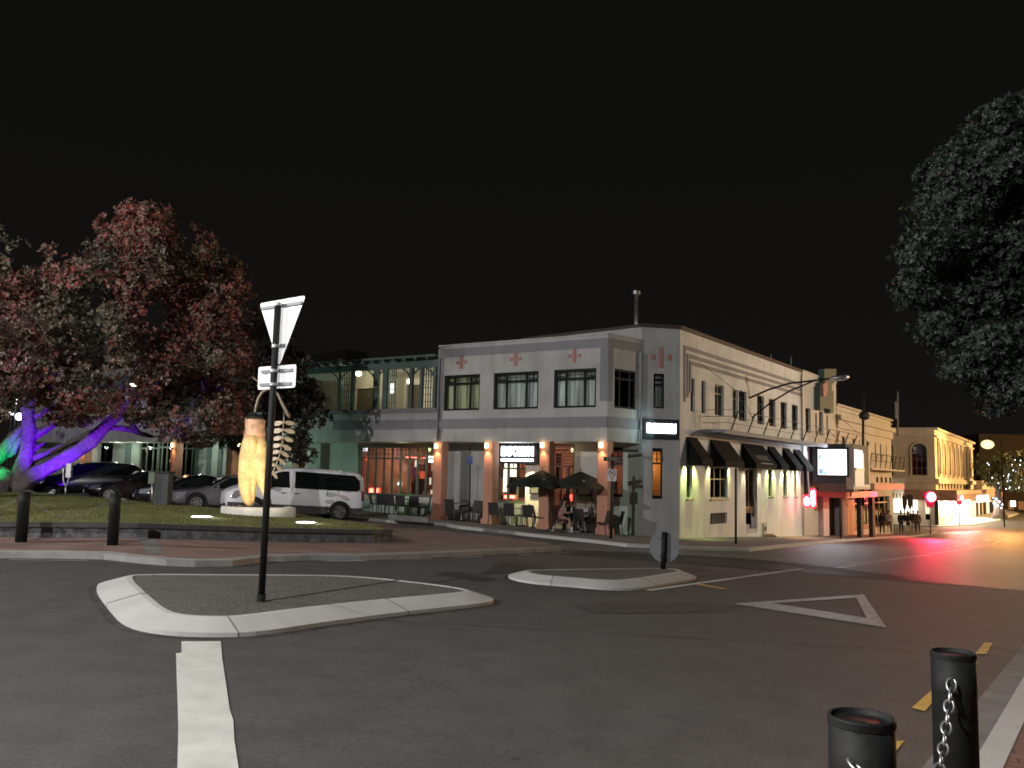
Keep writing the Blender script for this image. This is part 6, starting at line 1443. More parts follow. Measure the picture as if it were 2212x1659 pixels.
def car(label, name, x, y, D, brg, L_, H, paint_m, suv=False, hatch=False):
    st = sedan_st(L_, H, 1.8, suv=suv); h = L_ / 2
    if hatch: st = st[:8] + [(-h + .7, .22, .9, H - .08, .90, .66), (-h + .2, .28, .9, H - .35, .86, .64), (-h, .42, .8, .98, .76, .58)]
    n0 = at(x, y, D); hd = (math.sin(rad(brg)), math.cos(rad(brg))); c = Vector((n0.x, n0.y)) - Vector(hd) * h
    W = 1.88 if suv else 1.8; b = 1.12 if suv else .94; t_ = H - .14
    win = [[(h - 1.45, b), (h - 2.05, t_), (h - 2.75, t_ + .03), (h - 2.75, b)], [(h - 2.87, b), (h - 2.87, t_ + .03), (-h + (.55 if suv else 1.25), t_ - .04), (-h + (.35 if suv else .85), b + .05)]]
    t, pn, hf = vehicle(name, label, 'car', st, W, 2.7, .33 if not suv else .37, paint_m, win, (h - .88, -h + .85), (c.x, c.y, gz(c.x, c.y)), hd, 'cars parked behind the lawn')
    for s in (-1, 1):
        pn([(h - .10, .52 + .12 * suv), (h - .16, .68 + .16 * suv), (h - .55, .74 + .16 * suv), (h - .45, .56 + .14 * suv)], 'headlight', 'headlight', s, .02)
        pn([(-h + .28, .85 + .1 * suv), (-h + .08, .82 + .1 * suv), (-h + .1, .66 + .1 * suv), (-h + .3, .68 + .1 * suv)], 'taillight', 'taillight', s, .016)
        MB().ball((h - 1.62, s * (W / 2 + .08), b + .05), .1, 10, 8, (.7, 1, .7)).build('wing_mirror', paint_m, t, True, True)
    nose_panel(t, st, h - .02, .34, h - .05, .60 + .12 * suv, .38, 'grille', 'blackmatt', .03); nose_panel(t, st, h + .01, .36, h + .005, .46, .22, 'number_plate', 'white', .012)
    zz = st[4][3] + .02; MB().hexa([(h - 1.36, -.72, zz - .01), (h - 1.36, .72, zz - .01), (h - 1.32, .72, zz + .03), (h - 1.32, -.72, zz + .03), (h - 2.02, -.58, H - .1), (h - 2.02, .58, H - .1), (h - 1.98, .58, H - .05), (h - 1.98, -.58, H - .05)]).build('windscreen', 'darkglass', t, False, True)
    return t
blk = mat('black_car_paint', (.012, .012, .013), .22, var=0, coat=.7); blk2 = mat('dark_maroon_car_paint', (.018, .010, .011), .22, var=0, coat=.7); gry = mat('grey_car_paint', (.20, .20, .21), .28, .3, var=0, coat=.6)
car('large black four wheel drive under the violet tree limb', 'parked_suv', 62, 1050, 38.5, -114, 4.8, 1.72, blk, suv=True)
car('low nearly black sedan parked between the big black four wheel drive and the grey cabinet', 'parked_car', 180, 1060, 35.5, -120, 4.6, 1.42, blk2)
car('black sedan whose nose is hidden behind the grey cabinet', 'parked_car', 288, 1060, 34.5, -118, 4.5, 1.40, blk)
car('silver grey hatchback with a bright headlight, next to the white van', 'parked_car', 366, 1060, 33.4, -117, 4.3, 1.50, gry, hatch=True)
# ================================================================ FURNITURE ON THE LAWN
def lawn(x, y): return G(x, y, .40)
b = lawn(351, 1090); cab = thing('service_cabinet', 'grey roadside service cabinet standing at the back edge of the lawn', 'cabinet', b)
t = at(351, 1018, b.y); h = t.z - b.z; w = 15 / F * b.y
MB().box(-w, w, -.2, .2, 0, h - .08).build('cabinet_body', mat('cabinet_grey', (.035, .04, .04), .6, var=.15), cab, False, True, bevel=.015); MB().box(-w - .03, w + .03, -.23, .23, h - .08, h).build('cabinet_lid', 'blackmatt', cab, False, True, bevel=.01)
MB().box(-.004, .004, -.206, -.2, .06, h - .12).build('door_seam', 'blackmatt', cab, False, True)
b = lawn(328.5, 1091); t = at(329.5, 1025, b.y); pm = thing('parking_meter', 'slim parking meter with a small box head, left of the grey cabinet', 'parking meter', b)
MB().tube([b, (t.x, t.y, t.z - .2)], .03, 10).build('post', 'steel', pm, True); MB().box(t.x - .1, t.x + .1, t.y - .08, t.y + .08, t.z - .3, t.z + .08).build('meter_head', 'greenframe', pm, bevel=.02)
b = lawn(141.5, 1072); fp = thing('forked_stand', 'small fork-shaped metal stand lit violet in front of the black four wheel drive', 'stand', b)
pts = [at(x, y, b.y) for x, y in ((136.5, 1003), (137, 1020), (136.5, 1036), (139, 1046), (142, 1049), (146, 1045), (148.5, 1030), (150, 1015))]; mb = MB(); mb.tube(pts, .03, 8); mb.tube([at(142, 1049, b.y), b], .035, 8); mb.build('fork', 'steel', fp, True)
mb = MB(); q = at(150.5, 1014, b.y); mb.box(q.x - .1, q.x + .08, q.y - .07, q.y + .07, q.z - .3, q.z + .22); mb.build('lamp_box', 'steel', fp)
# recessed ground lights
for x, y, lab, tx_ in ((435, 1117.5, 'bright recessed ground light in the lawn left of the sculpture ring', (552, 1000)), (660, 1130, 'bright recessed ground light in the lawn right of the sculpture ring', (560, 1000))):
    b = lawn(x, y); gl = thing('ground_light', lab, 'ground light', b, 0, 'recessed lights in the lawn')
    MB().lathe([(.30, -.05), (.30, .012), (.25, .014)], 20).build('rim', 'concrete', gl, False, True); MB().lathe([(.24, .0), (.24, .022), (.2, .03)], 20).build('lens', glow('ground_lens', (1, .97, .9), 9), gl, False, True)
    tg = at(tx_[0], tx_[1] - 10, lawn(552, 1113).y + .3)
    lamp('ground_spot', 'SPOT', (b.x, b.y, b.z + .2), 320 if x < 500 else 260, (1, .82, .50), .05, tg, 60, .9)
    lamp('ground_glow', 'POINT', (b.x + .25, b.y + .1, b.z + .16), 7, (.95, 1, .8), .05)
# sculpture -----------------------------------------------------------------------
cB = lawn(552, 1113); D_ = cB.y
sc_ = thing('flower_sculpture', 'golden hanging flower pod sculpture with a bronze leaf frond arching from a pale ring bed', 'sculpture', cB)
wx = 80 / F * D_; 
mb = MB(); n = 40; prof = [(1.0, -.05), (1.0, .20), (.97, .24), (.87, .24), (.85, .20), (.85, .10)]
for i in range(n):
    for r, h in prof: a = 2 * math.pi * i / n; mb.v.append((cB.x + wx * r * math.cos(a), cB.y + .25 + wx * .62 * r * math.sin(a), cB.z + h))
k = len(prof)
for i in range(n):
    for j in range(k - 1): mb.f.append((i * k + j, ((i + 1) % n) * k + j, ((i + 1) % n) * k + j + 1, i * k + j + 1))
mb.build('ring_bed', mat('ring_concrete', (.62, .60, .55), .8, var=.15), sc_, True)
mb = MB(); mb.add([(cB.x + wx * .86 * math.cos(a), cB.y + .25 + wx * .62 * .86 * math.sin(a), cB.z + .15) for a in [2 * math.pi * i / 30 for i in range(30)]], [tuple(range(30))]); mb.build('soil', 'stone', sc_)
Df = D_ + .25
def S(x, y, d=0): return at(x, y, Df + d)
def petal(outline_l, outline_r, bulge, nm, m_):
    """a fleshy petal: left and right outline points (same count), rounded towards the viewer and back"""
    mb = MB(); n = 14; N_ = len(outline_l)
    for a, b in zip(outline_l, outline_r):
        A_, B_ = S(*a), S(*b); c = (A_ + B_) / 2; hx = (B_ - A_) / 2; r = hx.length
        for j in range(n): t = 2 * math.pi * j / n; p = c + hx * math.cos(t) + Vector((0, -1, 0)) * math.sin(t) * min(r, bulge) ; mb.v.append(tuple(p))
    for i in range(N_ - 1):
        for j in range(n): mb.f.append((i * n + j, i * n + (j + 1) % n, (i + 1) * n + (j + 1) % n, (i + 1) * n + j))
    mb.f.append(tuple(range(n))); mb.f.append(tuple((N_ - 1) * n + j for j in range(n)))
    return mb.build(nm, m_, sc_, True)
petal([(527, 942), (521, 962), (516, 990), (514, 1020), (515, 1048), (519, 1068), (526, 1085), (536, 1096)], [(551, 941), (551, 962), (551, 990), (549, 1015), (548, 1035), (547, 1058), (547, 1080), (545, 1098)], .16, 'left_petal', 'gold')
petal([(538, 942), (540, 962), (542, 990), (545, 1014), (550, 1028), (557, 1046), (565, 1063), (571, 1078)], [(573, 943), (576, 962), (577, 990), (578, 1014), (578, 1030), (577, 1048), (576, 1066), (574, 1079)], .15, 'right_petal', 'gold')
petal([(533, 941), (535, 970), (538, 1010), (540, 1060), (543, 1088)], [(566, 941), (563, 970), (558, 1010), (553, 1060), (549, 1086)], .22, 'keel_petal', 'gold')
petal([(530, 903), (528.5, 909), (529, 918), (529, 926), (527, 937), (526, 943)], [(566, 903), (575, 910), (572, 918), (572, 926), (574, 937), (572.5, 944)], .20, 'calyx', 'copper')
mb = MB(); mb.tube([S(550, 905), S(550, 899), S(549.5, 893)], [.26, .20, .04], 14); mb.build('calyx_cap', 'blackmatt', sc_, True)
mb = MB(); mb.tube([S(549.5, 897), S(552, 880), S(558, 860), S(566, 847), S(578, 840), S(590, 842), S(601, 852), S(609, 870), S(617, 886), S(622, 895), S(625.5, 903)], [.035, .035, .04, .04, .045, .045, .045, .05, .055, .06, .02], 10)
mb.tube([S(546, 814), S(551, 819), S(560, 826), S(575, 838)], [.02, .03, .035, .04], 8); mb.build('arching_stem', 'bronze', sc_, True)
fr = [(613, 890), (613, 905), (612, 921), (611.5, 938), (610, 953), (607.5, 968), (603, 985), (597, 1002), (590, 1019), (584, 1032), (580, 1046), (578, 1060)]
mb = MB(); mb.tube([S(*p) for p in fr], .018, 8); mb.build('frond_stem', 'bronze', sc_, True)
for i, (x, y, ll, ang) in enumerate([(612.5, 912, 25, 8), (612, 928, 26, 14), (611, 945, 24, 20), (609, 961, 23, 28), (606, 975, 22, 34), (601.5, 990, 21, 42), (596, 1004, 20, 50), (589, 1019, 18, 58)]):
    for s in (-1, 1):
        mb = MB(); a = math.radians(ang if s > 0 else ang * .35 + 6); dx, dy = math.cos(a) * s, math.sin(a); n = 14
        if s < 0: dy = -dy * .4 + .25
        px_, py_ = -dy, dx; ring = []; r2 = []
        for k in range(n): t = 2 * math.pi * k / n; q = (1 + math.cos(t)) / 2; w_ = ll * .20 * math.sin(t) * (1.0 - .25 * (q < .3)); ring.append(S(x + dx * ll * q + px_ * w_, y + dy * ll * q + py_ * w_, .02 * math.sin(t) - .06 * s * q))
        mb.slab(ring, (0, .015, 0)); mb.build('leaflet', 'bronze', sc_)
mb = MB()
for x0, y0, x1, y1 in ((578, 1066, 562, 1104), (578, 1066, 592, 1104), (572, 1078, 588, 1092), (566, 1092, 578, 1070), (582, 1075, 585, 1106), (570, 1083, 571, 1106)): mb.tube([S(x0, y0, .2), S(x1, y1, .1)], .014, 6)
mb.tube([S(566, 1082, .15), S(585, 1080, .15)], .05, 8); mb.build('support_frame', 'darkframe', sc_)
mb = MB(); rnd = random.Random(12)
for k in range(700):
    a = rnd.uniform(0, 6.28); r = math.sqrt(rnd.random()) * .8; c = Vector((cB.x + wx * r * math.cos(a), cB.y + .25 + wx * .62 * r * math.sin(a), cB.z + .14)); d1 = Vector((rnd.gauss(0, .5), rnd.gauss(0, .5), 1)).normalized(); d2 = d1.orthogonal().normalized(); l = rnd.uniform(.06, .18)
    mb.add([c, c + d1 * l * .5 + d2 * .02, c + d1 * l, c + d1 * l * .5 - d2 * .02], [(0, 1, 2, 3)])
o = mb.build('bed_planting', 'leafdark', sc_); o['kind'] = 'stuff'
# ================================================================ TERRACE: chairs, tables, umbrellas
def make_chair():
    t = thing('terrace_chair', 'x', 'chair', (0, 0, 0), 0, 'dark wicker chairs on the restaurant terrace')
    MB().box(-.22, .22, -.22, .22, .42, .47).build('seat', 'wicker', t, False, True, bevel=.015)
    MB().hexa([(-.22, -.22, .47), (.22, -.22, .47), (.22, -.19, .47), (-.22, -.19, .47), (-.215, -.32, .92), (.215, -.32, .92), (.215, -.29, .93), (-.215, -.29, .93)]).build('backrest', 'wicker', t, False, True, bevel=.012)
    for x in (-.2, .2):
        MB().tube([(x, -.2, .42), (x * 1.05, -.25, 0)], .018, 6).build('leg', 'wicker', t, False, True); MB().tube([(x, .2, .42), (x * 1.03, .21, 0)], .018, 6).build('leg', 'wicker', t, False, True)
    return t
def TP(x, y, dmin):
    """ground point under photo point (x, y) but never closer than dmin to the restaurant wall"""
    p = G(x, y, .12); d = (Vector((p.x, p.y)) - PL.P).dot(PL.n)
    if d < dmin:
        u = PL.px(x, 1080, dmin)[0]; q = PL.pt(u, 0, dmin); p = Vector((q.x, q.y, gz(q.x, q.y) + .12))
    return p
chair0 = make_chair(); first = [True]
def chair(x, y, face, label):
    """x, y: photo position of the feet; face: compass bearing the sitter would look"""
    p = TP(x, y, .5 if 180 < face < 200 else (1.2 if 255 < face < 290 else 1.8)); rz = -rad(face)
    if first[0]:
        chair0.location = p; chair0.rotation_euler = (0, 0, rz); chair0['label'] = label; first[0] = False; return chair0
    return dup(chair0, p, rz, label)
CH = [(1069, 1134, 20, 'dark chair seen from behind beside the third terracotta pillar, nearest the kerb'), (1100, 1137, 10, 'dark chair seen from behind, second along the kerb from the third pillar'),
      (1098, 1124, 190, 'dark chair facing out, behind the pair of kerbside chairs under the big window'), (1128, 1128, 265, 'dark chair seen edge-on against the bright yellow wall'),
      (1143, 1139, 15, 'dark chair with its back to the kerb at the table before the yellow wall'), (1167, 1142, 100, 'dark chair at the end of the table, in front of the second pillar'),
      (1208, 1147, 80, 'chair under the woman in the pale pink dress'), (1278, 1149, 262, 'chair under the man in the grey shirt'), (1254, 1150, 20, 'dark chair with its back to the kerb between the umbrella pole and the seated man'),
      (1300, 1155, 300, 'dark chair behind the seated man, next to the corner pillar'), (1329, 1156, 262, 'dark chair alone on the far side of the street name post'), (1228, 1131, 190, 'chair under the person in dark clothes facing the street'),
      (812, 1106, 100, 'dark chair closest to the tail of the white van'), (828, 1110, 20, 'dark chair seen from behind in front of the red-lit window, near the van'), (846, 1111, 15, 'dark chair seen from behind at the middle of the long window'),
      (868, 1112, 10, 'dark chair seen from behind under the green-lit window post'), (893, 1112, 350, 'dark chair seen from behind, last before the fourth pillar'), (916, 1109, 270, 'dark chair edge-on close to the left side of the fourth pillar'),
      (975, 1125, 20, 'dark chair just right of the fourth pillar'), (1000, 1117, 200, 'dark chair against the grey wall left of the blue sign pole'), (1034, 1127, 280, 'dark chair just left of the third pillar, by the blue sign pole'), (1028, 1115, 200, 'dark chair against the grey wall behind the blue sign pole')]
for c in CH: chair(*c)
def make_table():
    t = thing('terrace_table', 'x', 'table', (0, 0, 0), 0, 'small tables on the restaurant terrace')
    MB().box(-.36, .36, -.36, .36, .72, .75).build('tabletop', 'tabletop', t, False, True, bevel=.006)
    MB().lathe([(.03, .04), (.03, .72)], 10).build('pedestal', 'steel', t, False, True)
    mb = MB(); mb.box(-.27, .27, -.03, .03, 0, .04); mb.box(-.03, .03, -.27, .27, .0, .042); mb.build('base', 'darkframe', t, False, True); return t
tab0 = make_table(); ft = [True]
TB_ = [(1084, 1131, 'pale topped table behind the two kerbside chairs near the third pillar'), (1126, 1135, 'table between the second and third pillars with a white cup on it'), (1230, 1142, 'table where the woman in pink leans, beside the umbrella pole'), (1266, 1147, 'table right in front of the man in the grey shirt'),
       (858, 1106, 'table under the red-lit dining window, lit yellow-green'), (884, 1105, 'second table along the dining window, close to the fourth pillar'), (996, 1126, 'table just right of the fourth pillar'), (973, 1113, 'table against the grey wall right of the fourth pillar'), (1044, 1119, 'table half hidden by the third pillar, behind the blue sign pole')]
for x, y, lab in TB_:
    p = TP(x, y, 1.15)
    if ft[0]: tab0.location = p; tab0['label'] = lab; tab0.rotation_euler = (0, 0, -.55); ft[0] = False
    else: dup(tab0, p, -.55, lab)
p = TP(1126, 1135, 1.15); cup = MB().lathe([(.03, .752), (.038, .85), (.034, .85), (.028, .76)], 14, p).build('cup', 'white', None, True); tag(cup, 'white cup on the table before the yellow wall', 'cup')
p = TP(1230, 1142, 1.15)
for dx, h, m_, lab in ((.1, .24, mat('clear_bottle', (.5, .5, .48), .1), 'pale upright bottle on the table by the umbrella pole'), (-.12, .16, mat('jug_glass', (.25, .25, .25), .1), 'glass jug on the table in front of the woman in pink')):
    q = Vector((p.x + dx, p.y, p.z)); o = MB().lathe([(.04, .752), (.045, .76), (.042, .752 + h * .6), (.018, .752 + h * .8), (.018, .752 + h)], 14, q).build('bottle' if dx > 0 else 'jug', m_, None, True); tag(o, lab, 'bottle' if dx > 0 else 'jug')
def umbrella(peak, eaves_y, base, half_w, lab, lean, marks, rot):
    """peak, base: photo points"""
    b = G(*base, .12); D = b.y; pk = at(*peak, D); t = thing('umbrella', lab, 'umbrella', b, 0, 'black terrace umbrellas')
    ze = at(peak[0], eaves_y, D).z; w = half_w; cr_ = []
    mb = MB(); c, s = math.cos(rot), math.sin(rot); n = 8; e = []; mrow = []
    for i in range(4):
        a0 = math.pi / 4 + i * math.pi / 2; a1 = a0 + math.pi / 2
        P0 = Vector((math.cos(a0) * 1.414, math.sin(a0) * 1.414)); P1_ = Vector((math.cos(a1) * 1.414, math.sin(a1) * 1.414))
        for k in range(n):
            q = P0.lerp(P1_, k / n); sag = .07 * math.sin(math.pi * k / n); e.append((q, sag))
    N_ = len(e)
    rings = []
    for f, drop in ((1.0, 0), (.66, 0), (.33, 0), (.06, 0)):
        rg = []
        for q, sag in e:
            x, y = q.x * w * f, q.y * w * f; z = ze + (pk.z - ze) * (1 - f) ** .92 + sag * f
            rg.append((pk.x + x * c - y * s, D + x * s + y * c, z))
        rings.append(rg)
    val = [(x, y, z - .10) for x, y, z in rings[0]]
    allr = [val] + rings; vs = [p for r in allr for p in r] + [(pk.x, D, pk.z)]; fs = []
    for i in range(len(allr) - 1):
        for j in range(N_): fs.append((i * N_ + j, i * N_ + (j + 1) % N_, (i + 1) * N_ + (j + 1) % N_, (i + 1) * N_ + j))
    L0 = (len(allr) - 1) * N_
    for j in range(N_): fs.append((L0 + j, L0 + (j + 1) % N_, len(vs) - 1))
    mb.add(vs, fs); cn = mb.build('canopy', 'umbrella', t)
    md = cn.modifiers.new('thick', 'SOLIDIFY'); md.thickness = .006
    mb = MB()
    for i in range(0, N_, n): mb.tube([(pk.x, D, pk.z - .06), tuple(Vector(rings[1][i]) - Vector((0, 0, .03))), tuple(Vector(rings[0][i]) - Vector((0, 0, .03)))], .011, 6)
    mb.build('ribs', 'timber', t)
    MB().tube([b + Vector((0, 0, .04)), (pk.x, D, pk.z + .12)], .022, 10).build('pole', 'timber', t, True)
    MB().lathe([(.32, 0), (.32, .05), (.06, .07), (.05, .18)], 24, b).build('base', 'steel', t)
    for _m in marks:
        mb = MB(); 
        j = 0
        # pale stitched wording on the front fold
        f0, f1 = Vector(rings[0][marks_side(rings[0], N_, n)[0]]), Vector(rings[0][marks_side(rings[0], N_, n)[1]])
        up = (Vector((pk.x, D, pk.z)) - (f0 + f1) / 2).normalized(); rgt = (f1 - f0).normalized(); rgt = rgt if rgt.x > 0 else -rgt; nn = rgt.cross(up); nn = nn if nn.y < 0 else -nn
        c0 = (f0 + f1) / 2 + up * .42 + nn * .04; rnd = random.Random(4)
        x = -.32
        while x < .34: wdt = rnd.uniform(.03, .07); a = c0 + rgt * x; hgt = rnd.uniform(.03, .06); mb.add([a, a + rgt * wdt, a + rgt * wdt + up * hgt, a + up * hgt], [(0, 1, 2, 3)]); x += wdt + .018
        a = c0 + rgt * .36; mb.add([a - up * .03, a + rgt * .12 - up * .03, a + rgt * .12 + up * .08, a + up * .08], [(0, 1, 2, 3)])
        mb.build('faded_wording', mat('faded_print', (.2, .2, .2), .7), t)
def marks_side(rg, N_, n):
    best = None
    for i in range(0, N_, n):
        a, b = rg[i], rg[(i + n) % N_]; y = (a[1] + b[1]) / 2
        if best is None or y < best[0]: best = (y, i, (i + n) % N_)
    return best[1], best[2]
umbrella((1170.5, 1015), 1050, (1196, 1146), 1.02, 'black terrace umbrella on the left, its peak in front of the second pillar', 0, [1], -.5)
umbrella((1254.5, 1018), 1053, (1235, 1149), 1.06, 'black terrace umbrella on the right, sheltering the seated diners', 0, [1], -.5)
# ================================================================ PEOPLE
def skinned(name, V, E, m, parent, sub=1, root=0):
    me = bpy.data.meshes.new(name); me.from_pydata([v[:3] for v in V], E, []); me.materials.append(M[m] if isinstance(m, str) else m)
    o = bpy.data.objects.new(name, me); COL.objects.link(o); o.modifiers.new('skin', 'SKIN')
    for i, v in enumerate(V):
        sv = me.skin_vertices[0].data[i]; r = v[3]; sv.radius = r if isinstance(r, tuple) else (r, r); sv.use_root = (i == root)
    s = o.modifiers.new('sub', 'SUBSURF'); s.levels = sub; s.render_levels = sub
    o.modifiers['skin'].use_smooth_shade = True
    if parent is not None: o.parent = parent
    return o
def person(label, loc, rz, pose='stand', H=1.72, top=(.1, .1, .1), legs=(.03, .03, .04), skin=(.40, .25, .18), hair='short', dress=False, stride=.12, arm=0.0, shoes=None, group=None, jacket=False, hairc='hair', lean=0.0):
    """local: facing +y; one continuous skinned body, clothes and hair as children"""
    k = H / 1.72; root = thing('person', label, 'person', loc, rz, group); sk = mat('skin_tone', skin, .55, var=.05)
    sit = pose == 'sit'; hz = .50 if sit else .93; fy = lean
    J = {}
    J['pel'] = (0, 0, hz, .125); J['wai'] = (0, .02 + fy * .3, hz + .16, .115); J['che'] = (0, .01 + fy * .7, hz + .36, .135); J['nek'] = (0, fy, hz + .52, .055); J['hd0'] = (0, fy + .015, hz + .60, .060); J['hd1'] = (0, fy + .03, hz + .66, (.075, .088)); J['hd2'] = (0, fy + .02, hz + .735, (.078, .092)); J['hd3'] = (0, fy + .005, hz + .79, .05)
    for s, n in ((-1, 'l'), (1, 'r')):
        J['sh' + n] = (s * .17, fy, hz + .46, .055)
        if sit: 
            J['el' + n] = (s * .22, fy + .07, hz + .22, .042); J['wr' + n] = (s * .13, fy + .27, hz + .25, .028); J['hn' + n] = (s * .10, fy + .34, hz + .255, .026)
            J['hp' + n] = (s * .09, .02, hz - .02, .09); J['kn' + n] = (s * .11, .42, .50, .062); J['an' + n] = (s * .11, .40, .10, .04); J['to' + n] = (s * .11, .54, .045, .038)
        else:
            q = arm * s; J['el' + n] = (s * .205, .0 - q * .1, hz + .20, .04); J['wr' + n] = (s * .215, .06 - q * .3, hz - .04, .028); J['hn' + n] = (s * .21, .08 - q * .32, hz - .11, .026)
            J['hp' + n] = (s * .085, 0, hz - .07, .088); J['kn' + n] = (s * .09, .03 + s * stride * .5, .49, .058); J['an' + n] = (s * .095, s * stride - .02, .09, .038); J['to' + n] = (s * .105, s * stride + .12, .035, .036)
    names = list(J); idx = {n: i for i, n in enumerate(names)}
    V = [(J[n][0] * k, J[n][1] * k, J[n][2] * k, tuple(c * k for c in J[n][3]) if isinstance(J[n][3], tuple) else J[n][3] * k) for n in names]
    E = [('pel', 'wai'), ('wai', 'che'), ('che', 'nek'), ('nek', 'hd0'), ('hd0', 'hd1'), ('hd1', 'hd2'), ('hd2', 'hd3')]
    for n in 'lr': E += [('che', 'sh' + n), ('sh' + n, 'el' + n), ('el' + n, 'wr' + n), ('wr' + n, 'hn' + n), ('pel', 'hp' + n), ('hp' + n, 'kn' + n), ('kn' + n, 'an' + n), ('an' + n, 'to' + n)]
    E = [(idx[a], idx[b]) for a, b in E]
    for s, n in ((-1, 'l'), (1, 'r')):      # fingers and thumb
        h = Vector(J['hn' + n][:3]); w = Vector(J['wr' + n][:3]); d = (h - w).normalized()
        sd = Vector((0, 1, 0)) if not sit else Vector((1, 0, 0)); 
        for f in range(4):
            o0 = h + sd * (f - 1.5) * .018; l = (.034, .042, .039, .03)[f]; p1 = o0 + d * l + Vector((-s * .006, 0, -.004)); p2 = p1 + d * l * .7 + Vector((-s * .014, 0, -.014))
            i0 = len(V); V += [(*(p1 * k), .0085 * k), (*(p2 * k), .007 * k)]; E += [(idx['hn' + n], i0), (i0, i0 + 1)]
        p1 = w.lerp(h, .4) + sd * .034 + Vector((-s * .01, 0, 0)); p2 = p1 + d * .035 + sd * .008; i0 = len(V); V += [(*(p1 * k), .010 * k), (*(p2 * k), .008 * k)]; E += [(idx['wr' + n], i0), (i0, i0 + 1)]
    skinned('body', V, E, sk, root)
    def P(n): return J[n]
    # clothes: their own skins a little outside the body
    def garment(nm, keys, edges, col, grow, rough=.85):
        Vg = []
        for n in keys:
            j = J[n] if isinstance(n, str) else n; r = j[3] if not isinstance(j[3], tuple) else j[3][0]; Vg.append((j[0] * k, j[1] * k, j[2] * k, (r + grow) * k))
        return skinned(nm, Vg, edges, mat('cloth_' + nm, col, rough, var=.2, scale=12), root)
    def mid(a, b, t, r=None): A_, B_ = J[a], J[b]; ra = A_[3] if not isinstance(A_[3], tuple) else A_[3][0]; rb = B_[3] if not isinstance(B_[3], tuple) else B_[3][0]; return (A_[0] + (B_[0] - A_[0]) * t, A_[1] + (B_[1] - A_[1]) * t, A_[2] + (B_[2] - A_[2]) * t, r or ra + (rb - ra) * t)
    slv = .95 if jacket else .55
    garment('top', ['wai', 'pel', 'che', mid('che', 'nek', .55), 'shl', 'shr', 'ell', 'elr', mid('ell', 'wrl', slv), mid('elr', 'wrr', slv)] if jacket or not dress else ['wai', 'pel', 'che', mid('che', 'nek', .5), 'shl', 'shr', mid('shl', 'ell', .4), mid('shr', 'elr', .4)],
            [(0, 1), (0, 2), (2, 3), (2, 4), (2, 5), (4, 6), (5, 7)] + ([(6, 8), (7, 9)] if jacket or not dress else []), top, .016 if not jacket else .03)
    if jacket and not sit: garment('coat_hem', [(0, 0, .95, .15), (0, 0, .80, .16)], [(0, 1)], top, .0)
    if dress:
        if sit: garment('skirt', ['pel', 'hpl', 'hpr', mid('hpl', 'knl', .75, .085), mid('hpr', 'knr', .75, .085)], [(0, 1), (0, 2), (1, 3), (2, 4)], top, .02)
        else: garment('skirt', [(0, 0, .93, .14), (0, 0, .78, .17), (0, 0, .60, .18)], [(0, 1), (1, 2)], legs, .0)
    else:
        garment('trousers', ['pel', 'hpl', 'hpr', 'knl', 'knr', mid('knl', 'anl', .9), mid('knr', 'anr', .9)], [(0, 1), (0, 2), (1, 3), (2, 4), (3, 5), (4, 6)], legs, .014)
    garment('shoes_pair', [mid('anl', 'tol', -.1, .04), 'tol'], [(0, 1)], shoes or (.02, .02, .02), .008); garment('shoes_pair', [mid('anr', 'tor', -.1, .04), 'tor'], [(0, 1)], shoes or (.02, .02, .02), .008)
    hc = J['hd2']; mb = MB(); c = (hc[0] * k, (hc[1] - .015) * k, (hc[2] + .022) * k)
    mb.ball(c, .098 * k, 14, 10, (.88, 1.0, .86)); 
    if hair == 'long': mb.tube([(0, (hc[1] - .05) * k, (hc[2] + .02) * k), (0, (hc[1] - .10) * k, (hc[2] - .10) * k), (0, (hc[1] - .13) * k, (hc[2] - .26) * k), (0, (hc[1] - .15) * k, (hc[2] - .40) * k)], [.075 * k, .085 * k, .075 * k, .03 * k], 10)
    mb.build('hair', hairc, root, True, True)
    # face: nose, eyes, mouth, ears
    y0 = (hc[1] + .095) * k; z0 = (hc[2] - .03) * k
    mb = MB(); mb.hexa([(-.012, y0 - .02, z0 - .045), (.012, y0 - .02, z0 - .045), (.01, y0 + .012, z0 - .04), (-.01, y0 + .012, z0 - .04), (-.006, y0 - .02, z0 + .005), (.006, y0 - .02, z0 + .005), (.004, y0 - .005, z0), (-.004, y0 - .005, z0)])
    for s in (-1, 1): mb.ball((s * .083 * k, (hc[1] + .01) * k, z0 - .01), .018 * k, 8, 6, (.4, .8, 1.3))
    mb.build('nose_and_ears', sk, root, True, True)
    mb = MB()
    for s in (-1, 1): mb.ball((s * .030 * k, y0 - .012, z0 + .004), .010, 8, 6, (1, .6, .7))
    mb.box(-.022 * k, .022 * k, y0 - .02, y0 - .004, z0 - .068, z0 - .062); mb.build('eyes_and_mouth', mat('eye_dark', (.05, .02, .02), .4), root, False, True)
    return root
# bearing to face: rz = -bearing
def pz(x, y, dz=.12): return tuple(G(x, y, dz))
person('woman in a pale pink dress with long dark hair leaning over the terrace table', tuple(TP(1208, 1147, 1.8)), -rad(85), 'sit', 1.66, (.36, .21, .18), skin=(.42, .25, .19), hair='long', dress=True, lean=.16)
person('man in a dark grey shirt sitting upright under the right umbrella', tuple(TP(1278, 1149, 1.2)), -rad(268), 'sit', 1.76, (.055, .06, .06), (.02, .02, .025), skin=(.25, .15, .11), lean=.02)
person('diner in dark clothes behind the table, between the woman in pink and the umbrella pole', tuple(TP(1228, 1131, .5)), -rad(190), 'sit', 1.68, (.03, .018, .02), (.02, .02, .02), skin=(.22, .13, .1), lean=.05)
pp = PL.pt(*(PL.px(916, 1060, -1.6)[0], rz0, -1.6)); person('diner in a yellow top with their back to the long red-lit window', (pp.x, pp.y, rz0), -rad(20), 'sit', 1.7, (.75, .55, .15), (.03, .03, .03))
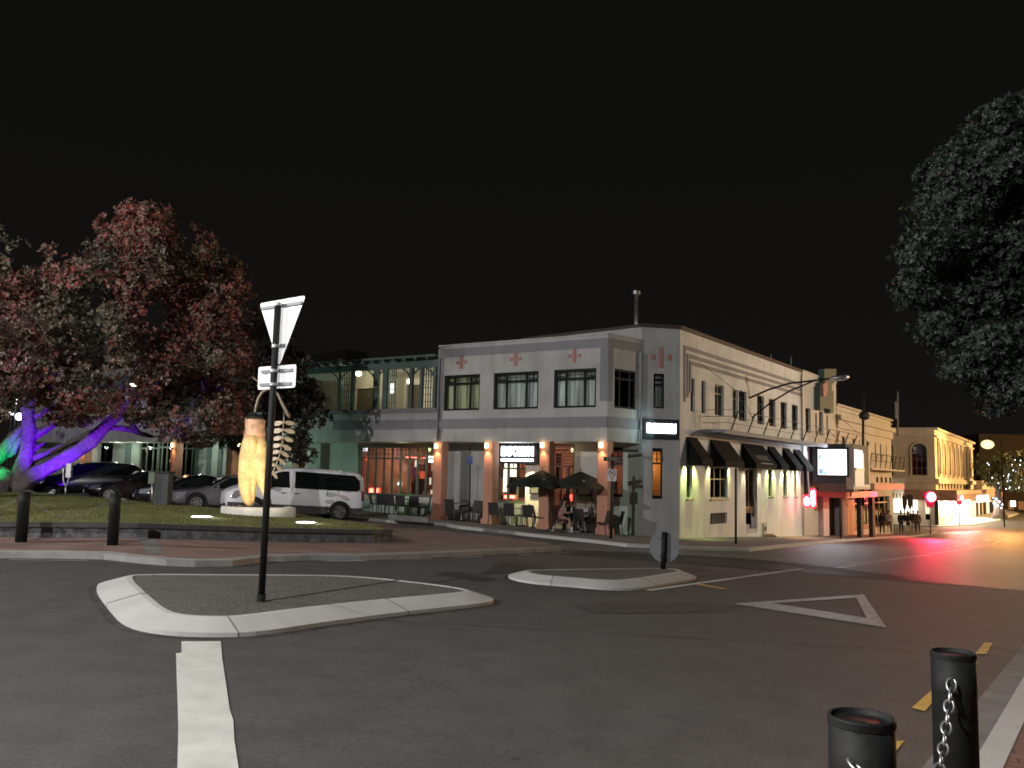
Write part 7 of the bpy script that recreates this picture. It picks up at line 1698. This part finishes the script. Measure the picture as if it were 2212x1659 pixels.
pp = PL.pt(PL.px(938, 1050, -2.4)[0] - .4, rz0, -2.4); person('diner in a dark top facing out of the long red-lit window', (pp.x, pp.y, rz0), -rad(200), 'sit', 1.7, (.10, .03, .03), (.03, .03, .03))
for (x, y, brg, kw) in ((1906, 1154.5, 40, dict(label='pedestrian in dark clothes with pale shoes, leftmost of the group of walkers', H=1.66, top=(.015, .012, .015), legs=(.02, .015, .015), hair='long', shoes=(.6, .58, .5), jacket=True)),
                        (1921, 1154, 40, dict(label='pedestrian in a pale loose shirt beside the one with pale shoes', H=1.75, top=(.45, .36, .32), legs=(.16, .10, .07), shoes=(.55, .5, .45), stride=.16)),
                        (1947, 1151, 38, dict(label='broad pedestrian in a dark jacket against the white shop window', H=1.70, top=(.012, .010, .014), legs=(.04, .03, .03), jacket=True, stride=.08)),
                        (1962.5, 1152, 38, dict(label='pedestrian in a black dress with a white bag, middle of the group', H=1.70, top=(.012, .010, .012), legs=(.012, .01, .012), dress=True, hair='long', jacket=True)),
                        (1973.5, 1147, 42, dict(label='pedestrian in a dark red top behind the others', H=1.68, top=(.06, .012, .015), legs=(.15, .09, .07), hair='short')),
                        (1983, 1152, 35, dict(label='pedestrian in a brown coat nearest the traffic signal post', H=1.74, top=(.14, .08, .07), legs=(.10, .06, .05), jacket=True, hair='short', stride=.2))):
    lab = kw.pop('label'); person(lab, pz(x, y), -rad(brg), 'stand', group='people walking along the far pavement', **kw)
# ================================================================ TREES
def tufts(mb, centre, rx, ry, rz_, n, rnd, leaf=.12, shell=.55, per=7, zmin=None, noisef=1.0, gap=None):
    """leaf rosettes through the outer part of a lumpy ellipsoid"""
    for _ in range(n):
        d = Vector((rnd.gauss(0, 1), rnd.gauss(0, 1), rnd.gauss(0, 1))).normalized()
        r = shell + (1 - shell) * rnd.random() ** .6
        r *= 1 + noisef * .16 * math.sin(d.x * 5 + centre[0]) * math.cos(d.z * 6 + centre[1]) + rnd.gauss(0, .03)
        c = Vector((centre[0] + d.x * rx * r, centre[1] + d.y * ry * r, centre[2] + d.z * rz_ * r))
        if zmin is not None and c.z < zmin: continue
        if gap is not None and mnoise.noise(c * gap) + .35 * mnoise.noise(c * gap * 2.7) < -.06: continue
        ax = (d + Vector((rnd.gauss(0, .35), rnd.gauss(0, .35), rnd.gauss(.25, .35)))).normalized(); a = ax.orthogonal().normalized(); b = ax.cross(a)
        ph = rnd.uniform(0, 6.28); s = leaf * rnd.uniform(.7, 1.25)
        for k in range(per):
            t = ph + 6.283 * k / per + rnd.uniform(-.7, .7); o = a * math.cos(t) + b * math.sin(t); up = rnd.uniform(.15, .75)
            tip = c + (o + ax * up).normalized() * s * (.65 + .5 * rnd.random()); md = c + (o + ax * up * .6) * s * .45; w = ax.cross(o).normalized() * s * .24
            mb.v += [tuple(c), tuple(md + w), tuple(tip), tuple(md - w)]; q = len(mb.v) - 4; mb.f.append((q, q + 1, q + 2, q + 3))
def quick(mb, name, m, parent):
    me = bpy.data.meshes.new(name); me.from_pydata(mb.v, [], mb.f); return link(name, me, m, parent)
from mathutils import noise as mnoise
rnd = random.Random(21)
def lobe(mb, x, y, rx_px, ry_px, D, depth, n, leaf, shell=.5, per=7, gap=.75):
    c = at(x, y, D); tufts(mb, c, rx_px / F * D, depth, ry_px / F * D, n, rnd, leaf, shell, per, gap=gap)
tbase = lawn(40, 1062); TD = tbase.y
big = thing('pohutukawa_tree', 'huge spreading tree with a reddish crown and violet and green lit limbs', 'tree', tbase)
mb = MB()
for L_ in [(330, 520, 75, 75), (270, 500, 55, 55), (400, 540, 70, 60), (460, 590, 70, 65), (512, 640, 38, 50), (490, 690, 70, 60), (410, 640, 80, 70), (330, 610, 90, 70), (250, 590, 70, 65), (200, 620, 80, 60), (130, 610, 55, 50), (170, 680, 90, 60), (260, 700, 90, 65), (350, 720, 90, 65), (440, 760, 80, 65), (500, 760, 52, 60), (120, 740, 60, 60), (190, 780, 90, 60), (280, 800, 90, 60), (370, 820, 90, 60), (140, 830, 70, 45), (210, 870, 90, 35), (300, 880, 80, 45), (390, 900, 60, 55), (420, 850, 90, 60), (480, 880, 60, 60), (490, 820, 55, 55), (150, 560, 45, 30), (330, 475, 50, 35), (225, 540, 35, 45), (95, 690, 45, 50), (440, 930, 60, 35), (100, 855, 48, 30), (130, 880, 40, 22), (60, 815, 40, 36), (150, 905, 45, 18)]:
    x, y, a, b_ = L_; lobe(mb, x, y, a, b_, TD - 2 + rnd.uniform(-2.2, 1.5), rnd.uniform(1.4, 2.3), int(a * b_ / 4200 * 700), .17, .40, 6, .6)
quick(mb, 'crown', 'leafred', big)
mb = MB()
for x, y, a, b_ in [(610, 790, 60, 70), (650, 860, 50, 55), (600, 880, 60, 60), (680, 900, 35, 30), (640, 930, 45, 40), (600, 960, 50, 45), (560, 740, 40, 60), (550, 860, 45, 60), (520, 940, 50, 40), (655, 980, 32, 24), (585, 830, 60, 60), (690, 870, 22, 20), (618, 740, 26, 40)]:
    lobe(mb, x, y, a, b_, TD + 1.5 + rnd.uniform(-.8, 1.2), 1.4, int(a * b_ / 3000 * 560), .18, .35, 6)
quick(mb, 'shaded_crown', 'leafdark', big)  # darker leaf copy, shade put into this part of the crown
# trunk and limbs
def B(x, y, d=0): return at(x, y, TD + d)
px = TD / F
mb = MB()
def limb(pts, w):      # pts in photo px with depth offset, w half widths in px
    mb.tube([B(*p) for p in pts], [q * px for q in w], 12)
limb([(35, 1066, 0), (45, 1040, 0), (55, 1010, -.1), (60, 975, 0), (60, 930, 0), (59, 880, .1), (58, 840, .2), (66, 780, .3)], [34, 27, 20, 15, 14, 13, 11, 7])
limb([(40, 1058, -.1), (68, 1030, -.2), (110, 1004, -.3), (150, 985, -.3), (195, 955, -.1), (235, 915, .2), (270, 885, .4), (300, 850, .6), (330, 780, .6)], [24, 18, 16, 16, 16, 13, 10, 8, 5])
limb([(60, 1000, .1), (85, 985, .1), (120, 972, .2), (170, 945, .3), (215, 930, .5), (260, 920, .8), (300, 935, 1), (340, 945, 1)], [10, 9, 8, 8, 8, 7, 6, 4])
limb([(265, 888, .4), (280, 905, .4), (292, 930, .5), (310, 940, .6)], [5, 5, 4, 3]); limb([(270, 885, .4), (262, 860, .5), (270, 820, .6)], [7, 5, 3])
limb([(64, 950, 0), (80, 935, .2), (105, 922, .5), (128, 905, .9), (150, 880, 1.2)], [9, 9, 10, 8, 4]); limb([(62, 905, .1), (85, 893, .4), (100, 885, .8), (125, 862, 1.2), (140, 840, 1.4)], [8, 8, 7, 4, 3]); limb([(66, 975, 0), (82, 965, .2), (98, 956, .4)], [5, 5, 3])
limb([(60, 915, .2), (40, 930, -.1), (18, 955, -.3), (0, 985, -.5), (-25, 1010, -.7), (-40, 1045, -.6)], [9, 10, 12, 13, 14, 20]); limb([(55, 935, 0), (38, 950, -.2), (28, 975, -.2), (10, 992, -.2)], [7, 7, 6, 5])
limb([(40, 1040, -.2), (15, 1030, -.4), (-10, 1020, -.5), (-40, 1000, -.3)], [16, 15, 14, 12]); limb([(30, 1062, -.3), (0, 1050, -.5), (-40, 1066, -.4)], [22, 22, 26])
limb([(85, 850, .6), (130, 800, .4), (180, 740, 0), (230, 660, 0), (280, 580, 0)], [7, 7, 6, 5, 3]); limb([(62, 800, .3), (90, 720, 0), (130, 650, 0)], [7, 5, 3]); limb([(330, 780, .6), (380, 700, 0), (420, 620, 0)], [6, 5, 3]); limb([(300, 850, .6), (360, 800, .6), (430, 770, .6), (520, 790, 1), (600, 850, 1.5)], [6, 5, 5, 4, 3]); limb([(20, 1060, 0), (55, 1062, -.2), (85, 1066, -.4)], [18, 10, 3])
tr = mb.build('trunk', 'bark', big, True, sub=1)
dm = bpy.data.textures.new('bark_lumps', 'CLOUDS'); dm.noise_scale = .28; m_ = tr.modifiers.new('lumps', 'DISPLACE'); m_.texture = dm; m_.strength = .32; m_.texture_coords = 'GLOBAL'
# second tree at the picture's left edge
lt = thing('pohutukawa_tree', 'tree at the left picture edge, its pale pinkish crown above the white globe lamps', 'tree', (at(-60, 1062, 30).x, 30, .4))
mb = MB(); 
for x, y, a, b_, D in [(-10, 560, 60, 70, 33), (20, 620, 55, 60, 33), (-30, 680, 80, 70, 33)]: lobe(mb, x, y, a, b_, D, 2, int(a * b_ / 4200 * 420), .20, .45)
quick(mb, 'crown', 'leafred', lt)
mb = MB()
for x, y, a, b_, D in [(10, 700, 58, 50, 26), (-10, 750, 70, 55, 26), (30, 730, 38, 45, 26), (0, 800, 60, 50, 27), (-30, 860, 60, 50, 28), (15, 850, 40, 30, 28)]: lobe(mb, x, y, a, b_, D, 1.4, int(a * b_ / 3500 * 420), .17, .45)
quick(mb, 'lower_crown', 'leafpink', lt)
mb = MB(); q = lambda x, y, D: at(x, y, D); mb.tube([q(-95, 1066, 29), q(-85, 950, 29), q(-60, 850, 29), q(-30, 750, 29), (q(-10, 650, 31))], [.5, .4, .32, .2, .08], 12); mb.tube([q(-60, 850, 29), q(-10, 800, 27), q(20, 740, 27)], [.2, .12, .05], 8); mb.build('trunk', 'bark', lt, True)
# white globe lamps seen through the limbs
for x, y, r, lab in ((35, 868, 8.5, 'largest and topmost white globe lamp seen between trunk and left edge'), (24.5, 892, 5, 'smallest white globe lamp of the three beside the trunk'), (41.5, 900, 7.5, 'lowest white globe lamp of the three, touching the trunk')):
    p = at(x, y, 47); t_ = thing('globe_lamp', lab, 'lamp', (p.x, p.y, 0), 0, 'white globe lamps'); MB().ball(p, r / F * 47, 16, 10).build('globe', glow('globe_white', (.85, .95, 1), 12), t_, True)
    MB().tube([(p.x, p.y, 0), (p.x, p.y, p.z - r / F * 40)], .05, 8).build('post', 'blackmatt', t_)
# tree flood lights
vi = at(95, 1050, TD - 2.6); lamp('violet_flood', 'SPOT', (vi.x, vi.y, .55), 3200, (.13, .0, 1), .15, B(125, 960), 66, .8)
vi2 = at(40, 1050, TD - 2.0); lamp('violet_flood', 'SPOT', (vi2.x, vi2.y, .55), 1500, (.16, .0, 1), .15, B(62, 940), 40, .8)
lamp('violet_flood', 'SPOT', (vi.x + 1.2, vi.y, .6), 2600, (.22, .02, 1), .15, B(235, 915), 40, .9)
gf = at(-30, 1050, TD - 2.6); lamp('green_flood', 'SPOT', (gf.x, gf.y, .55), 1400, (.0, 1, .25), .15, B(-12, 965), 48, .6)
lamp('green_wall_wash', 'SPOT', PV.pt(-17, .9, 4.2), 330, (.62, 1, .84), .06, PV.pt(-17.5, 3.4, 0), 130, 1)
# small bright reflector lights glimpsed in the crown
p = at(290, 831, 46); o = MB().ball(p, .12, 8, 6, (2.2, 1, .7)).build('distant_lamp', glow('distant', (1, 1, .6), 6)); tag(o, 'small yellowish far lamp glimpsed through the dark crown', 'lamp')
# dark tree hanging in from the right
rt = thing('overhanging_tree', 'dark green tree hanging into the picture from the right edge, high above the road', 'tree', (12.5, 15.5, gz(12.5, 15.5)))
mb = MB(); rnd = random.Random(33)
for x, y, a, b_ in [(2150, 270, 60, 55), (2200, 250, 50, 50), (2090, 330, 65, 55), (2040, 380, 55, 60), (2150, 360, 70, 60), (2010, 450, 50, 60), (2080, 440, 70, 60), (2190, 440, 70, 70), (1990, 540, 50, 60), (2050, 540, 70, 60), (2140, 540, 70, 60), (2200, 540, 60, 60), (1975, 620, 40, 50), (2040, 640, 70, 60), (2120, 640, 70, 60), (2200, 640, 60, 70), (2060, 720, 60, 55), (2130, 740, 60, 50), (2200, 740, 60, 60), (2080, 790, 40, 35), (2150, 820, 55, 45), (2210, 830, 50, 45), (2160, 870, 30, 28), (2270, 400, 90, 150), (2280, 650, 90, 150), (2350, 500, 120, 200), (2020, 700, 35, 40)]:
    lobe(mb, x, y, a, b_, 15 + rnd.uniform(-.9, .9), .75, int(a * b_ / 4200 * 620), .085, .45, 7, None)
quick(mb, 'crown', 'leafgreen', rt)
mb = MB(); q = lambda x, y, D=15.3: at(x, y, D)
mb.tube([(12.5, 15.5, gz(12.5, 15.5)), (12.4, 15.4, 2.2), (12.0, 15.4, 4.2), (11.4, 15.3, 6.0)], [.28, .22, .18, .1], 12)
for a_, b_ in (((12.4, 15.4, 2.6), (2200, 600)), ((12.2, 15.4, 3.4), (2080, 500)), ((12.1, 15.4, 4), (2120, 350)), ((12.4, 15.4, 2.6), (2130, 760))): e_ = q(*b_); v = Vector(a_); mb.tube([v, v.lerp(e_, .5) + Vector((0, 0, .3)), e_], [.12, .08, .03], 8)
mb.build('trunk', 'bark', rt, True)
# street tree with fairy lights far down the road
b = G(2160, 1121, .12); D = b.y; ft_ = thing('street_tree', 'street tree far down the road with a light-wrapped trunk and tiny blue-white lights', 'tree', b)
mb = MB(); P_ = lambda x, y, d=0: at(x, y, D + d); mb.tube([b, P_(2159, 1095), P_(2156, 1065), P_(2160, 1045), P_(2170, 1020)], [1.1, .5, .4, .35, .15], 10); mb.tube([P_(2158, 1060), P_(2135, 1030), P_(2120, 1010)], [.3, .2, .1], 8); mb.tube([P_(2158, 1055), P_(2190, 1030)], [.3, .15], 8); mb.build('trunk', 'bark', ft_, True)
mb = MB(); rnd = random.Random(3)
for x, y, a, b_ in [(2150, 1005, 45, 25), (2190, 1010, 45, 30), (2125, 1020, 25, 18), (2165, 1035, 40, 20), (2205, 1040, 40, 22), (2150, 985, 30, 16), (2230, 1000, 40, 40)]: c = at(x, y, D); tufts(mb, c, a / F * D, 2.5, b_ / F * D, int(a * b_ / 1000 * 420), rnd, .36, .4, 6, gap=.35)
quick(mb, 'crown', leafmat('far_leaves', (.06, .08, .03), (.12, .14, .06)), ft_)
mb = MB()
for x, y, r in [(2152, 1078, 5), (2148, 1087, 6), (2158, 1084, 5), (2166, 1090, 4), (2155, 1092, 4), (2163, 1097, 3.5), (2146, 1076, 3)] : c = P_(x, y, -.9); mb.ball(c, r / F * D * .45, 8, 6)
for k in range(26): x, y = rnd.uniform(2128, 2210), rnd.uniform(990, 1060); c = P_(x, y, -2.5); mb.ball(c, rnd.uniform(.03, .08), 6, 4)
mb.build('fairy_lights', glow('fairy', (.75, .85, 1), 5), ft_)
# sodium street lamp far down the road
b = G(2140, 1112, .12); D = 92.0; p = at(2133, 960, D); gb = (p.x + 1.5, D, gz(p.x + 1.5, D))
M['void'] = mat('unlit_black', (.002, .002, .002), 1, var=0, spec=0)  # near black colour keeps the pole dark beside its own lamp
sl2 = thing('street_lamp', 'glaring orange street lamp far down the road above the street tree', 'street lamp', gb)
MB().ball(p, .60, 18, 12, (1.15, .6, .8)).build('lamp_lens', glow('sodium', (1, .74, .34), 1.9), sl2, True); MB().tube([(gb[0], D, gb[2]), (gb[0], D, p.z + .5), (p.x, D, p.z + .75)], .07, 8).build('pole', 'void', sl2)
lamp('sodium_light', 'POINT', (p.x, p.y - 3, p.z - .8), 6500, (1, .50, .15), .5)
# dark block closing the street
fb = thing('far_building', 'long dark brown building closing the end of the street behind the orange lamp', 'building', (100, 175, -3))
mb = MB(); a = at(2103, 938, 170); c = at(2400, 945, 170); mb.box(a.x, c.x, 168, 180, -5, a.z); mb.build('walls', mat('brown_wall', (.035, .026, .02), .8), fb)
mb = MB()
for k in range(6): q0 = at(2112 + k * 22, 1083, 167.9); q1 = at(2124 + k * 22, 1108, 167.9); mb.box(q0.x, q1.x, 167.8, 168, q1.z, q0.z)
mb.build('lit_windows', glow('dim_orange', (.5, .2, .06), .5), fb)
for x, y, lab in ((2201, 1084, 'white glowing shop sign over the red car at the far street end'),):
    p = at(2189, 1088, 150); o = MB().box(p.x - .4, p.x + .4, 150, 150.2, p.z - .5, p.z + .5).build('distant_sign', glow('distant_white', (1, .9, .75), 4)); tag(o, 'tiny pale upright sign glowing at the far end of the street', 'sign')
# ================================================================ STREET LIGHTING OUTSIDE THE FRAME
def column_lamp(x, y, h, power, color, label, tgt=None, head=(.0, 0), size=.18, spot=None):
    z = gz(x, y); t = thing('street_lamp', label, 'street lamp', (x, y, z)); MB().tube([(x, y, z), (x, y, z + h * .6), (x, y, z + h)], [.1, .08, .06], 10).build('pole', 'steel', t, True)
    hx, hy = x + head[0], y + head[1]; MB().tube([(x, y, z + h), (hx, hy, z + h + .15)], .04, 8).build('arm', 'steel', t)
    MB().box(hx - .3, hx + .3, hy - .15, hy + .15, z + h + .12, z + h + .26).build('lamp_head', 'steel', t, bevel=.03)
    if spot: lamp('street_light', 'SPOT', (hx, hy, z + h), power, color, size, tgt, spot, .6)
    else: lamp('street_light', 'POINT', (hx, hy, z + h), power, color, size)
column_lamp(-8.5, -1.5, 9.0, 9000, (.99, 1, .97), 'street lamp behind the camera on the left', head=(1.2, 0), size=.05)
column_lamp(-25, 9, 9.5, 16500, (1, .94, .94), 'street lamp beyond the left edge of the picture', head=(1.0, 0))
column_lamp(31, 38, 9, 5600, (1, .90, .77), 'orange street lamp across the side street beyond the right edge', head=(-1.2, 0))
column_lamp(92, 112, 9, 90000, (1, .58, .2), 'added orange lamp beyond the right edge brightening the far road', head=(-2, 0))  # unseen lamp added to brighten the far road
column_lamp(58, 50, 9, 19000, (1, .60, .24), 'orange street lamp further along beyond the right edge', head=(-2, 0))

# added unseen tree, its crown placed to shade the left part of the facade
st_ = thing('added_shade_tree', 'slim unseen tree added left of the camera to shade the facade', 'tree', (-9.3, 4.2, gz(-9.3, 4.2)))
MB().tube([(-9.3, 4.2, gz(-9.3, 4.2) - .1), (-9.2, 4.2, 4), (-8.4, 4.1, 7.0), (-7.8, 4.0, 8.2)], [.16, .13, .08, .04], 10).build('trunk', 'bark', st_, True)
mb = MB(); rnd = random.Random(77)
tufts(mb, (-7.6, 4.0, 8.78), 1.0, .7, .62, 1500, rnd, .11, .1, 7)
quick(mb, 'crown', 'leafgreen', st_)
